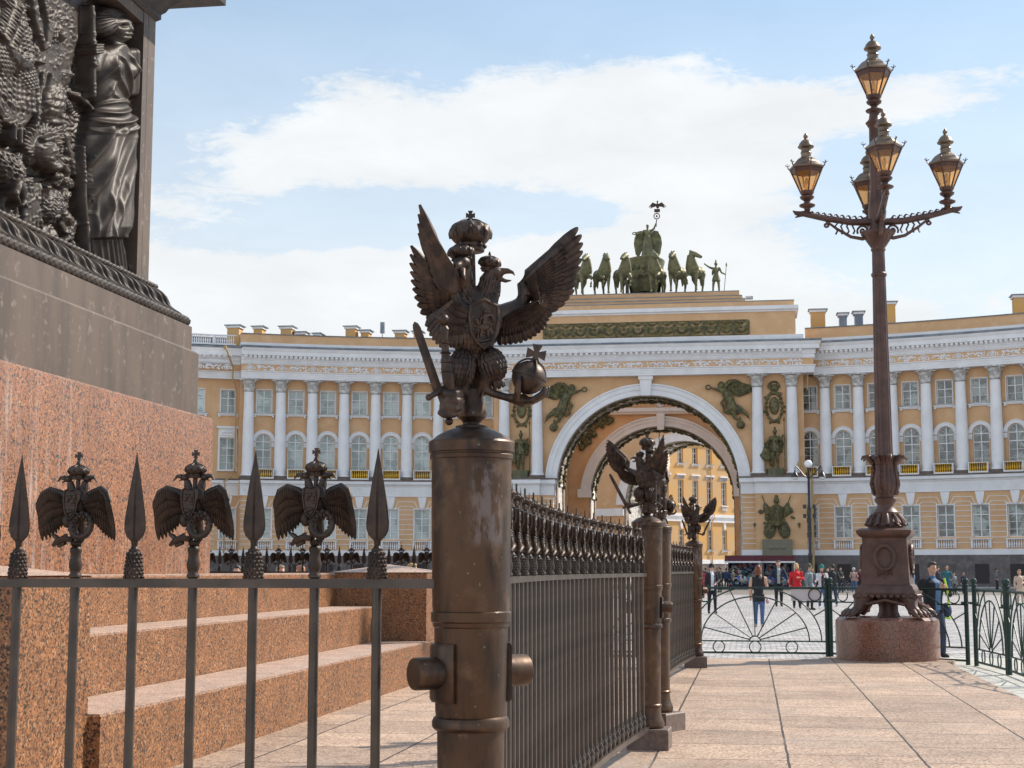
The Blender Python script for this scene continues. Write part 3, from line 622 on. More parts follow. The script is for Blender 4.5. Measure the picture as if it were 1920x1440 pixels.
# ------------------------------------------------------------------ the yellow building with the arch
bld = thing('palace_building', 'long curved yellow and white palace building with a great triumphal arch', 'building', (0,0,0))
AX = -9.5
WING = {-1: (60.0, 88.0), 1: (66.9, 80.0)}
def wing_T(side, s, off=1.5):
    """frame at arc length s (measured at the columns): x along the front, -y towards the square"""
    b, Rr = WING[side]; a = s/(Rr+0.95); r = Rr+off
    return Matrix.Translation((AX+r*math.sin(a), b+r*math.cos(a), 0)) @ Matrix.Rotation(-a, 4, 'Z')
def wing_path(side, s0, s1, off, n=40):
    P = []; Nn = []
    b, Rr = WING[side]
    for i in range(n+1):
        a = (s0+(s1-s0)*i/n)/(Rr+0.95); r = Rr+off
        P.append((AX+r*math.sin(a), b+r*math.cos(a))); Nn.append((-math.sin(a), -math.cos(a)))
    return P, Nn
def poly_path(pts):
    P = pts; Nn = []; n = len(pts)
    seg = []
    for i in range(n-1):
        dx, dy = pts[i+1][0]-pts[i][0], pts[i+1][1]-pts[i][1]; l = math.hypot(dx, dy); seg.append((dy/l, -dx/l))
    for i in range(n):
        if i == 0: Nn.append(seg[0])
        elif i == n-1: Nn.append(seg[-1])
        else:
            a, b = seg[i-1], seg[i]; d = 1+a[0]*b[0]+a[1]*b[1]; Nn.append(((a[0]+b[0])/d, (a[1]+b[1])/d))
    return P, Nn
def sweep(mb, path, prof, m=None):
    P, Nn = path; v = []; f = []; k = len(prof)
    for (p, n) in zip(P, Nn):
        for (o, z) in prof: v.append((p[0]+n[0]*o, p[1]+n[1]*o, z))
    for i in range(len(P)-1):
        for j in range(k-1): f.append((i*k+j, (i+1)*k+j, (i+1)*k+j+1, i*k+j+1))
    f.append(tuple(range(k))); f.append(tuple((len(P)-1)*k+j for j in range(k))[::-1])
    mb.add(v, f, m)
# paths left to right, normals towards the square
LW0, LW1 = -17.45-3.03*7-1.52, -14.9
cols_L = [-17.45-3.03*k for k in range(8)]
cols_R = [16.65+3.08*k for k in range(9)]
pathL = wing_path(-1, -39.45, -14.4, 1.5, 30); pathL2 = wing_path(-1, -62, -39.46, 2.3, 20); pathR = wing_path(1, 14.9, 52, 1.5, 40)
CX0, CX1 = AX-14.55, AX+14.55
pathC = poly_path([(CX0,147.2),(CX0,144.9),(CX1,144.9),(CX1,147.2)])
ZC = dict(gut=22.6, att=23.95)
def entab(path, ozero=0.0, name='entablature'):
    o = ozero
    mb = MB(); sweep(mb, path, [(-.3,19.56),(o+.98,19.56),(o+.98,19.76),(o+1.02,19.765),(o+1.02,19.98),(o+1.06,19.985),(o+1.06,20.16),(o+1.16,20.2),(o+1.16,20.28),(o+.95,20.285),(o+.94,20.289),(-.3,20.289)])
    sweep(mb, path, [(-.3,20.90),(o+1.0,20.90),(o+1.05,20.97),(o+1.05,21.27),(o+1.12,21.3),(o+1.14,21.42),(o+1.14,21.72),(o+1.2,21.73),(o+1.50,21.75),(o+1.50,22.12),(o+1.56,22.2),(o+1.62,22.36),(o+1.64,22.44),(-.3,22.445)])
    mb.build(name, M['white'], bld, 25)
    mb = MB(); sweep(mb, path, [(-.3,20.292),(o+.93,20.292),(o+.93,20.898),(-.3,20.898)]); mb.build('frieze', M['ochre'], bld, 0)
    mb = MB(); sweep(mb, path, [(-.3,22.447),(o+1.70,22.447),(o+1.72,22.62),(o+1.66,22.63),(o+1.64,22.56),(o+.35,22.85),(-.3,22.86)]); mb.build('gutter', M['roof'], bld, 25)
def attic(path, top, o=0.3, white=True):
    mb = MB(); sweep(mb, path, [(-1.0,22.75),(o,22.75),(o,23.1 if white else 22.8),(-1.0,23.1)]) ; mb.build('parapet_base', M['white'], bld, 0)
    mb = MB(); sweep(mb, path, [(-1.0,23.103),(o-.05,23.103),(o-.05,top),(-1.0,top)]); mb.build('attic_wall', M['ochre'], bld, 0)
    mb = MB(); sweep(mb, path, [(-1.1,top+.002),(o+.04,top+.002),(o+.06,top+.09),(-1.1,top+.12)]); mb.build('attic_coping', M['roof'], bld, 0)
entab(pathL); entab(pathR); entab(pathC)
entab(pathL2, -0.35)
attic(pathL, 23.9); attic(pathR, 24.05)
# small repeated ornament of the entablature: modillions, dentils, wreaths and garlands
def rosette(mb, r):
    mb.lathe([(r*.99,0),(r,.05),(r*.8,.11),(r*.66,.06),(r*.6,0)], seg=14, caps=False)
    mb.ell((0,0,.03), (r*.5,r*.5,.10), 8, 4)
def orn(frames, name):
    d = MB(); g = MB(); e = d
    for (T, w, kind) in frames:
        d.T = T; e.T = T; e.box(-w/2,w/2,-1.06,-1.045,20.98,21.26)
        n = max(1, round(w/0.175))
        for i in range(n): x = -w/2+(i+.5)*w/n; d.box(x-.05, x+.05, -1.13, -1.05, 21.02, 21.22)
        n = max(1, round(w/0.5))
        for i in range(n):
            x = -w/2+(i+.5)*w/n; d.box(x-.13, x+.13, -1.46, -1.13, 21.56, 21.735); d.box(x-.13, x+.13, -1.32, -1.13, 21.44, 21.565)
        Q = T @ Matrix.Translation((0, -.93, 20.6)) @ Matrix.Rotation(R(90), 4, 'X')
        g.T = Q
        if kind == 'w':
            rosette(g, .28)
            for sx in (-1, 1):
                g.tube([(sx*.28,.1,.03),(sx*.42,.02,.05),(sx*.5,-.12,.03)], .045, 5); g.ell((sx*.4,-.14,.03), (.1,.07,.05), 6, 4)
        else:
            for k in range(26): g.ell((random.uniform(-1,1)*w/2.15, random.uniform(-.24,.22), .02), (random.uniform(.06,.17), random.uniform(.04,.10), .07), 6, 4, rot=(0,0,random.uniform(0,3)))
            for sx in (-1,1): g.tube([(0,.0,.04),(sx*.3,.14,.06),(sx*.55,.02,.06),(sx*.75,.14,.04)], [.07,.08,.07,.04], 5)
    d.build('dentils', M['white'], bld, 0)
    g.build(name, M['white'], bld, 45)
fr = []
for s in cols_L: fr += [(wing_T(-1, s), 1.3, 'w'), (wing_T(-1, s+1.515), 1.76, 'g')]
for s in cols_R: fr += [(wing_T(1, s), 1.3, 'w'), (wing_T(1, s+1.54), 1.8, 'g'), ]
orn(fr, 'frieze_ornament')
fr = []
for k in range(14): fr.append((Matrix.Translation((CX0+1.04+k*2.08, 144.9, 0)), 2.08, 'g'))
orn(fr, 'battle_frieze')
fr = [(wing_T(-1, -43.4+0.0, 1.85), 1.3, 'w'), (wing_T(-1, -40.8, 1.85), 1.0, 'w'), (wing_T(-1, -42.1, 1.85), 1.6, 'g')]
orn(fr, 'frieze_ornament')

# ---- walls with openings
def wall_bay(mb, w, z0, z1, ops, y=0.0, rev=0.32, m=0):
    """front wall strip of width w, openings (xc, width, zb, zt, arched)"""
    zs = sorted(set([z0, z1]+[o[2] for o in ops]+[o[3] for o in ops]))
    for za, zb in zip(zs[:-1], zs[1:]):
        act = sorted([o for o in ops if o[2] <= za+1e-6 and o[3] >= zb-1e-6], key=lambda o: o[0]); x = -w/2
        for o in act:
            mb.add([(x,y,za),(o[0]-o[1]/2,y,za),(o[0]-o[1]/2,y,zb),(x,y,zb)], [(0,1,2,3)], m); x = o[0]+o[1]/2
        mb.add([(x,y,za),(w/2,y,za),(w/2,y,zb),(x,y,zb)], [(0,1,2,3)], m)
    for (xc, ow, zb, zt, arch) in ops:
        x0, x1 = xc-ow/2, xc+ow/2
        if not arch:
            mb.add([(x0,y,zb),(x1,y,zb),(x1,y,zt),(x0,y,zt),(x0,y+rev,zb),(x1,y+rev,zb),(x1,y+rev,zt),(x0,y+rev,zt)], [(0,4,5,1),(1,5,6,2),(2,6,7,3),(3,7,4,0)], m)
        else:
            r = ow/2; zc = zt-r; n = 12
            mb.add([(x0,y,zb),(x1,y,zb),(x1,y,zc),(x0,y,zc),(x0,y+rev,zb),(x1,y+rev,zb),(x1,y+rev,zc),(x0,y+rev,zc)], [(0,4,5,1),(1,5,6,2),(3,7,4,0)], m)
            for k in range(n):
                a, b = pi-pi*k/n, pi-pi*(k+1)/n
                p = [(xc+r*math.cos(a), zc+r*math.sin(a)), (xc+r*math.cos(b), zc+r*math.sin(b))]
                mb.add([(p[0][0],y,p[0][1]),(p[1][0],y,p[1][1]),(p[1][0],y,zt),(p[0][0],y,zt)], [(0,1,2,3)], m)
                mb.add([(p[0][0],y,p[0][1]),(p[1][0],y,p[1][1]),(p[1][0],y+rev,p[1][1]),(p[0][0],y+rev,p[0][1])], [(0,1,2,3)], m)
# ---- window kits: a frame with a pane under it
def win_rect(w, h, trans, bars=(), surround=0.0, sill=0):
    f = MB(); t = .07
    f.box(-w/2,-w/2+t,.18,.27,0,h); f.box(w/2-t,w/2,.18,.27,0,h); f.box(-w/2+t,w/2-t,.18,.27,0,t); f.box(-w/2+t,w/2-t,.18,.27,h-t,h)
    f.box(-.045,.045,.17,.265,t,h-t)
    for z in trans: f.box(-w/2+t,-.045,.175,.266,z-.04,z+.04); f.box(.045,w/2-t,.175,.266,z-.04,z+.04)
    for z in bars: f.box(-w/2+t,-.045,.20,.262,z-.018,z+.018); f.box(.045,w/2-t,.20,.262,z-.018,z+.018)
    if surround:
        s = surround; f.box(-w/2-s,-w/2-.002,-.06,.05,-.002,h+s); f.box(w/2+.002,w/2+s,-.06,.05,-.002,h+s); f.box(-w/2-.001,w/2+.001,-.06,.05,h+.002,h+s)
    if sill == 1:
        f.box(-w/2-.32,w/2+.32,-.30,-.001,-.16,-.06); f.box(-w/2-.24,w/2+.24,-.20,-.001,-.27,-.162); f.box(-w/2-.24,-w/2-.04,-.24,-.001,-.40,-.272); f.box(w/2+.04,w/2+.24,-.24,-.001,-.40,-.272)
        f.box(-w/2-.34,w/2+.34,-.33,0.0,-.058,-.02,1)
    g = MB(); g.box(-w/2+.01,w/2-.01,.255,.257,.01,h-.01)
    return f, g
def win_arch(w, h, trans, bars):
    f = MB(); t = .07; r = w/2; zc = h-r
    f.box(-w/2,-w/2+t,.18,.27,0,zc); f.box(w/2-t,w/2,.18,.27,0,zc); f.box(-w/2+t,w/2-t,.18,.27,0,t); f.box(-.045,.045,.17,.265,t,h-t-.02)
    for z in trans: f.box(-w/2+t,-.045,.175,.266,z-.045,z+.045); f.box(.045,w/2-t,.175,.266,z-.045,z+.045)
    for z in bars: f.box(-w/2+t,-.045,.20,.262,z-.018,z+.018); f.box(.045,w/2-t,.20,.262,z-.018,z+.018)
    def ring(r0, r1, y0, y1, n=16):
        v = []; F = []
        for k in range(n+1):
            a = pi*k/n
            for (rr, yy) in ((r0,y0),(r1,y0),(r1,y1),(r0,y1)): v.append((rr*math.cos(a), yy, zc+rr*math.sin(a)))
        for k in range(n):
            for j in range(4): j2 = (j+1) % 4; F.append((k*4+j, k*4+j2, (k+1)*4+j2, (k+1)*4+j))
        f.add(v, F)
    ring(r-t, r, .18, .27)
    ring(r+.02, r+.30, -.10, .02); ring(r+.30, r+.37, -.15, .02)
    for sx in (-1, 1):     # fanlight spokes and the impost band
        f.tube([(0,.22,zc),(sx*r*.7,.22,zc+r*.68)], .018, 4)
        x0, x1 = sorted((sx*(r+.02), sx*1.16)); f.box(x0,x1,-.14,-.002,zc-.30,zc-.08); f.box(x0,x1,-.11,-.001,zc-.52,zc-.302)
    g = MB(); n = 14
    pts = [(-w/2+.01,.01),(w/2-.01,.01)]+[((r-.01)*math.cos(pi*k/n), zc+(r-.01)*math.sin(pi*k/n)) for k in range(n+1)]
    g.add([(x,.256,z) for x, z in pts], [tuple(range(len(pts)))])
    return f, g
def put_window(kit, T, z, glass, mesh_cache={}):
    key = (id(kit), glass)
    if key not in mesh_cache:
        o = kit[0].build('window', [M['white'], M['roof']], bld, 0); p = kit[1].build('pane', M[glass], o, 0); mesh_cache[key] = (o, p)
        fr = o
    else:
        a, b = mesh_cache[key]; fr = a.copy(); COL.objects.link(fr); q = b.copy(); COL.objects.link(q); q.parent = fr; fr.parent = bld
    fr.matrix_local = T @ Matrix.Translation((0, 0, z))
    return fr
K3 = win_rect(1.42, 2.22, (1.42,), (.72,), .08, 1)
K2 = win_arch(1.48, 3.75, (3.0-.02, 1.72+.5), (.74, 1.48))
K1 = win_rect(1.46, 2.85, (1.98,), (.66, 1.32), .10, 0)
def baluster_row(mb, x0, x1, z0, z1, y0, y1, n, m=0, mr=0):
    r = (x1-x0)/n*.38; ym = (y0+y1)/2; H = z1-z0
    for i in range(n):
        x = x0+(i+.5)*(x1-x0)/n
        mb.lathe([(r*.9,.0),(r*.9,.08*H),(r*.5,.14*H),(r*1.05,.36*H),(r*.9,.48*H),(r*.42,.68*H),(r*.5,.86*H),(r*.9,.9*H),(r*.9,H)], (x,ym,z0), 7, m, caps=False)
gold_b = MB(); baluster_row(gold_b, -.78, .78, 0, .74, -.12, .12, 8)
gold_f = MB(); gold_f.box(-.86,.86,-.16,.16,-.16,-.002); gold_f.box(-.78,.78,.16,.2,0,.74,1); gold_f.box(-.86,-.78,-.13,.13,0,.74); gold_f.box(.78,.86,-.13,.13,0,.74); gold_f.box(-.9,.9,-.17,.17,.742,.80)  # dark sheet added behind the balusters paints the shade in their gaps
wh_b = MB(); baluster_row(wh_b, -.72, .72, 0, .72, -.1, .1, 7); wh_b.box(-.88,-.72,-.12,.12,-.02,.72); wh_b.box(.72,.88,-.12,.12,-.02,.72); wh_b.box(-.95,.95,-.18,.18,.722,.80)
# ---- columns
def column_parts():
    b = MB(); H0, H1 = 10.33, 18.32
    pr = [(.66,10.30),(.66,10.40),(.63,10.46),(.58,10.5),(.60,10.58),(.57,10.62)]
    for t in np.linspace(0, 1, 12): pr.append((.555-.11*t**1.6, 10.66+(H1-10.7)*t))
    b.lathe(pr, seg=28)
    p = MB(); p.box(-.74,.74,-.74,.6,10.02,10.17); p.box(-.68,.68,-.68,.6,10.172,10.30)
    c = MB()
    def leaf(a, z0, z1, r0, r1, w):
        u = Vector((math.cos(a), math.sin(a), 0)); t = Vector((-u.y, u.x, 0)); v = []; n = 6
        for i in range(n+1):
            q = i/n; r = r0+(r1-r0)*(q**3); z = z0+(z1-z0)*min(1, q*1.15)-(.10*(max(0, q-.8)/.2)**2); ww = w*(1-.25*q)*(1 if q < .85 else .75)
            for k in (-1, 0, 1): v.append(u*(r+(.03 if k == 0 else 0))+t*ww*k*.5+Vector((0,0,z)))
        c.add(v, [(i*3+k, i*3+k+1, (i+1)*3+k+1, (i+1)*3+k) for i in range(n) for k in (0, 1)])
    c.lathe([(.46,18.32),(.50,18.36),(.47,18.40),(.45,18.42),(.46,18.9),(.56,19.3),(.62,19.36)], seg=20)
    for k in range(8): leaf(k*pi/4, 18.42, 18.80, .47, .66, .30)
    for k in range(8): leaf(k*pi/4+pi/8, 18.42, 19.14, .46, .72, .28)
    for k in range(4):
        a = pi/4+k*pi/2; u = (math.cos(a), math.sin(a))
        c.tube([(u[0]*.5,u[1]*.5,18.95),(u[0]*.62,u[1]*.62,19.22),(u[0]*.84,u[1]*.84,19.36),(u[0]*.86,u[1]*.86,19.22)], [.05,.07,.08,.06], 6)
    c.lathe([(.97,19.40),(.97,19.55)], seg=4); c.T = Matrix.Identity(4)
    return b, p, c
cb, cp, cc = column_parts()
colproto = None
def put_column(T):
    global colproto
    if colproto is None:
        o = cb.build('column', M['white'], bld, 40)
        a = cp.build('column_base', M['stone_d'], o, 0); cc.T = Matrix.Identity(4)
        # abacus square to the wall
        k = cc.build('capital', M['white_d'], o, 40); colproto = o; r = o
    else: r = dup(colproto, parent=bld)
    r.matrix_local = T
    return r
def meander(mb, T, w, z0):
    u = 0.94; n = max(1, round(w/u)); u = w/n; mb.T = T
    for i in range(n):
        x = -w/2+i*u; t = .055; y0, y1 = -.03, 0.002
        def bx(a, b, c, d): mb.box(x+a*u, x+b*u, y0, y1, z0+c, z0+d)
        bx(0,1,0,t); bx(.04,.12,t,.56); bx(.12,.86,.505,.56); bx(.78,.86,.14,.505); bx(.34,.78,.14,.195); bx(.34,.42,.195,.39); bx(.42,.66,.335,.39)
    mb.T = Matrix.Identity(4)
def stucco_lines(mb, T, w, key=True, xw=0.85):
    """raised pale joints of the ground floor between windows; the frame is centred on the pier"""
    mb.T = T; e = w/2-xw; y0, y1 = -.022, .002
    z = 3.85
    while z < 7.2: mb.box(-e, e, y0, y1, z, z+.05); z += .47
    for (hw, zt, hb) in ((e+.10, 7.95, e+.42), (e-.12, 7.52, e+.16)):
        for sx in (-1, 1):
            a = Vector((sx*hw, 0, zt)); b = Vector((sx*hb, 0, 7.27)); d = (b-a).normalized(); nn = Vector((-d.z, 0, d.x))*.028
            v = [a+nn, b+nn, b-nn, a-nn]; v = [(p.x, y1, p.z) for p in v]+[(p.x, y0, p.z) for p in v]
            mb.add(v, [(4,5,6,7),(0,1,5,4),(1,2,6,5),(2,3,7,6),(3,0,4,7)])
        mb.box(-hw, hw, y0, y1, zt-.026, zt+.026)
    mb.T = Matrix.Identity(4)
def keystone(mb, T):
    mb.T = T; mb.prism([(-.22,7.33),(.22,7.33),(.42,8.395),(-.42,8.395)], -.10, .002); mb.prism([(-.12,7.22),(.12,7.22),(.14,7.5),(-.14,7.5)], -.16, -.10); mb.T = Matrix.Identity(4)
_placed = {}
def place(nm, g, mm, T):
    key = (nm, mm)
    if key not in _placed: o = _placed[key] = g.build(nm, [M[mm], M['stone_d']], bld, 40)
    else: o = _placed[key].copy(); COL.objects.link(o)
    o.matrix_local = T; return o
ks_mb = MB(); keystone(ks_mb, Matrix.Identity(4))
gr_mb = MB(); gr_mb.box(-.6,.6,-.26,-.19,.3,2.0)
for q in range(9): gr_mb.box(-.56+q*.14-.012, -.56+q*.14+.012, -.285, -.262, .3, 2.0)
M['grate'] = mat('basement_grate', (.045,.035,.035), .7)
def storeys(side, bays, path, glass, name):
    """bays: list of (s centre, width, kind)"""
    up = MB(); lo = MB(); ln = MB(); ks = MB(); bd = MB(); md = MB(); pl = MB(); gr = MB()
    for bay in bays:
        s, w, kind = bay[:3]; xo = bay[3] if len(bay) > 3 else 0.0
        col_ = kind != 'p'
        T = wing_T(side, s, 1.5 if col_ else 2.3); TX = Matrix.Translation((xo, 0, 0))
        wu = w*(WING[side][1]+1.5)/(WING[side][1]+.95)+.02
        up.T = T; off = .35 if col_ else 1.15
        T1 = wing_T(side, s, off); wl = w*(WING[side][1]+off)/(WING[side][1]+.95)+.02; lo.T = T1
        meander(md, T1 @ Matrix.Translation((0, -.10, 0)), wl, 8.66)
        if kind == 'n':
            wall_bay(up, wu, 9.9, 19.6, []); wall_bay(lo, wl, 3.3, 8.42, [])
            up.add([(-wu/2,0,9.9),(-wu/2,1.2,9.9),(-wu/2,1.2,22.4),(-wu/2,0,22.4)], [(0,1,2,3)]); lo.add([(-wl/2,-.2,-.1),(-wl/2,1.2,-.1),(-wl/2,1.2,9.8),(-wl/2,-.2,9.8)], [(0,1,2,3)])
            continue
        wall_bay(up, wu, 9.9, 19.6, [(xo,1.42,16.35,18.57,False)]+([(xo,1.48,10.62,14.37,True)] if kind == 'c' else [(xo,1.46,10.9,14.0,False)]))
        put_window(K3, T @ TX, 16.35, glass)
        if kind == 'c':
            put_window(K2, T, 10.62, glass)
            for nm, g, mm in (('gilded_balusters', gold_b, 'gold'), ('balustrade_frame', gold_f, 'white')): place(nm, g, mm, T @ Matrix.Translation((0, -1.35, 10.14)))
        else: put_window(K2b, T @ TX, 10.9, glass)
        wall_bay(lo, wl, 3.3, 8.42, [(xo,1.46,4.36,7.21,False)])
        put_window(K1, T1 @ TX, 4.36, glass)
        place('sill_balustrade', wh_b, 'white', T1 @ TX @ Matrix.Translation((0, -.12, 3.42)))
        place('keystone', ks_mb, 'white', T1 @ TX)
        place('basement_grating', gr_mb, 'grate' if (round(s*7) % 3) else 'plinth', T1 @ TX)
        stucco_lines(ln, wing_T(side, s+w/2*(1 if side > 0 else -1), off), wl)
    up.build(name+'_upper_wall', M['ochre'], bld, 0); lo.build(name+'_lower_wall', M['ochre'], bld, 0)
    ln.build('stucco_joints', M['white'], bld, 0); md.build('meander_band', M['white'], bld, 0)
K2b = win_rect(1.46, 3.1, (2.1,), (.7, 1.4), .16, 0)
for z, y0, a in ((3.32, -.14, 1.0), (3.52, -.10, .85)): pass
K2b[0].box(-.86,.86,-.12,.03,3.27,3.95); K2b[0].box(-1.05,1.05,-.34,.03,3.952,4.16); K2b[0].box(-.95,.95,-.22,.03,-.12,-.002)
K2b[0].tube([(-.6,-.14,3.5),(-.3,-.16,3.65),(0,-.17,3.55),(.3,-.16,3.65),(.6,-.14,3.5)], .09, 6)
storeys(-1, [(s+1.515, 3.03, 'c') for s in cols_L]+[(-39.055, .79, 'n'), (-40.75, 2.6, 'p', .33), (-43.55, 3.0, 'p', .19), (-46.55, 3.0, 'p', .19), (-49.55, 3.0, 'p', .19), (-52.55, 3.0, 'p', .19), (-55.55, 3.0, 'p', .19), (-58.55, 3.0, 'p', .19), (-61.55, 3.0, 'p', .19)], pathL, 'glass', 'left_wing')
storeys(1, [(s-1.54, 3.08, 'c') for s in cols_R], pathR, 'glass_d', 'right_wing')
for s in cols_L: put_column(wing_T(-1, s, .95))
for s in cols_R: put_column(wing_T(1, s, .95))
for x in (-4.3, 10.3): pass
for dx in (10.3, 13.45):
    for sx in (-1, 1): put_column(Matrix.Translation((AX+sx*dx, 144.35, 0)))
# string course, base band and plinth along every front
def lower_bands(path, o):
    mb = MB(); sweep(mb, path, [(o-.3,8.42),(o+.12,8.42),(o+.12,8.52),(o+.10,8.525),(o+.10,9.34),(o+.16,9.38),(o+.2,9.5),(o+.42,9.58),(o+.45,9.85),(o-.3,9.86)]); sweep(mb, path, [(o-.3,2.80),(o+.12,2.80),(o+.12,3.30),(o-.3,3.302)]); mb.build('string_course', M['white'], bld, 0)
    mb = MB(); sweep(mb, path, [(-.4,9.863),(o+.47,9.863),(o+.50,9.95),(o+.44,10.01),(-.4,10.015)]); mb.build('ledge', M['stone_d'], bld, 0)
    mb = MB(); sweep(mb, path, [(o-.3,-.2),(o+.2,-.2),(o+.2,2.797),(o-.3,2.798)]); mb.build('plinth', M['plinth'], bld, 0)
lower_bands(wing_path(-1, -39.45, -14.4, 1.5, 30), 1.15); lower_bands(wing_path(1, 14.9, 52, 1.5, 40), 1.15); lower_bands(wing_path(-1, -62, -39.46, 2.3, 20), 1.15)
# left end: roof balustrade instead of the attic
mb = MB()
for i in range(10):
    T = wing_T(-1, -40.9-i*2.2, 2.3); mb.T = T; baluster_row(mb, -.95, .95, 23.0, 23.75, -.2, 0, 9); mb.box(-1.1,1.1,-.25,.05,23.752,23.85); mb.box(-1.1,1.1,-.25,.05,22.85,22.998); mb.box(-1.14,-.93,-.27,.06,23.0,23.75)
mb.build('roof_balustrade', M['white'], bld, 40)
# solid core behind the fronts so no daylight shows through
mb = MB()
for side, ss in ((-1, (-64, -14.4)), (1, (14.4, 54))):
    P, Nn = wing_path(side, *ss, 2.9 if side < 0 else 1.9, 24)
    sweep(mb, (P, Nn), [(-14,0),(0,0),(0,22.7),(-6,24.6),(-14,22.7)])
mb.build('building_core', M['dark'], bld, 0)
mb = MB(); P, Nn = wing_path(-1, -64, -14.4, 3.2, 24); sweep(mb, (P, Nn), [(-12,22.72),(0,22.72),(0,22.9),(-6,24.2),(-12,22.9)])
P, Nn = wing_path(1, 14.4, 54, 2.2, 24); sweep(mb, (P, Nn), [(-12,22.72),(0,22.72),(0,22.9),(-6,24.1),(-12,22.9)])
mb.build('roof', M['roof'], bld, 0)

# ---- central block with the great arch
AZ, AR = 9.25, 8.6
def arch_wall(mb, x0, x1, z0, z1, cx, cz, r, y, n=48, a0=0.0):
    """wall at y with a round-headed opening; straight jambs below the springing"""
    v = []; f = []
    for k in range(n+1):
        a = pi-pi*k/n; px, pz = cx+r*math.cos(a), cz+r*math.sin(a)
        v += [(px,y,pz),(px,y,z1)]
    for k in range(n): f.append((k*2, (k+1)*2, (k+1)*2+1, k*2+1))
    mb.add(v, f); mb.add([(x0,y,z0),(cx-r,y,z0),(cx-r,y,z1),(x0,y,z1)], [(0,1,2,3)]); mb.add([(cx+r,y,z0),(x1,y,z0),(x1,y,z1),(cx+r,y,z1)], [(0,1,2,3)])
def arc_sweep(mb, cx, cz, prof, a0, a1, n=56, y=0, m=None):
    """profile (r, y) swept round the arch"""
    v = []; f = []; k = len(prof)
    for i in range(n+1):
        a = a0+(a1-a0)*i/n
        for (r, yy) in prof: v.append((cx+r*math.cos(a), y+yy, cz+r*math.sin(a)))
    for i in range(n):
        for j in range(k): j2 = (j+1) % k; f.append((i*k+j, i*k+j2, (i+1)*k+j2, (i+1)*k+j))
    f.append(tuple(range(k))); f.append(tuple(n*k+j for j in range(k))[::-1])
    mb.add(v, f, m)
mb = MB(); arch_wall(mb, CX0, CX1, 9.9, 19.6, AX, AZ, AR, 144.9)
for sx in (CX0, CX1): mb.add([(sx,144.9,9.9),(sx,148,9.9),(sx,148,22.5),(sx,144.9,22.5)], [(0,1,2,3)])
mb.build('arch_wall', M['ochre'], bld, 0)
a_0 = math.asin((10.02-AZ)/9.0)
mb = MB(); arc_sweep(mb, AX, AZ, [(8.52,-.35),(8.52,.6),(9.62,.0),(9.62,-.42),(9.50,-.45),(9.40,-.36),(9.05,-.34),(9.04,-.26),(8.75,-.25),(8.74,-.35)], a_0, pi-a_0, y=144.9)
mb.prism([(AX-.42,17.7),(AX+.42,17.7),(AX+.6,19.55),(AX-.6,19.55)], 144.15, 144.8); mb.box(AX-.68,AX+.68,144.05,144.8,19.2,19.55)
mb.build('archivolt', M['white'], bld, 30)
# vault of the first arch: ribs, coffers, and bronze trophies along the edges
def vault(cx, cz, r, y0, y1, n=28, low=0.0, deep='white_d', angs=(0, pi), frame=Matrix.Identity(4)):
    mb = MB(); mb.T = frame; arc_sweep(mb, cx, cz, [(r,y0),(r,y1),(r+.5,y1),(r+.5,y0)], angs[0], angs[1]); mb.box(cx-r-.5,cx-r,y0,y1,low,cz); mb.box(cx+r,cx+r+.5,y0,y1,low,cz); mb.build('vault', M[deep], bld, 30)
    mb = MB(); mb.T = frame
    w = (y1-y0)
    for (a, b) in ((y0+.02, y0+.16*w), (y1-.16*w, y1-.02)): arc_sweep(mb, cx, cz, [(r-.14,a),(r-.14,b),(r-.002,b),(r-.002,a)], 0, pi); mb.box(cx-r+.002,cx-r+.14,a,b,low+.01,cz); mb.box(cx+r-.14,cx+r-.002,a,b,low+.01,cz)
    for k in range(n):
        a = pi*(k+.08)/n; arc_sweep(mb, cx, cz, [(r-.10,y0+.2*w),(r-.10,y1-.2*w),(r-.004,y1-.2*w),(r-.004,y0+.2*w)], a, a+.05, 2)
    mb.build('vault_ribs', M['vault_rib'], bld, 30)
    mb = MB(); mb.T = frame; rr = random.Random(5)
    for k in range(n*11):
        a = pi*rr.random(); 
        for yy in (y0+.17*w, y1-.17*w):
            q = r-.10-rr.uniform(0, .12); s = rr.uniform(.10, .24)
            mb.ell((cx+q*math.cos(a), yy+rr.uniform(-.25, .25), cz+q*math.sin(a)), (s*rr.uniform(.5,1.2), s, s*rr.uniform(.5,1.1)), 6, 4, rot=(rr.random()*3, rr.random()*3, 0))
    mb.build('vault_trophies', M['patina'], bld, 50)
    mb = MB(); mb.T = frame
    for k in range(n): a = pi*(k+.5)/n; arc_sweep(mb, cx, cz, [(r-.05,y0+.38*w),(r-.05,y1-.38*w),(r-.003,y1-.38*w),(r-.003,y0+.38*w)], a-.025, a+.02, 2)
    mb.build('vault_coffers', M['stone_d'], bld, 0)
vault(AX, AZ, 8.62, 145.0, 151.0)
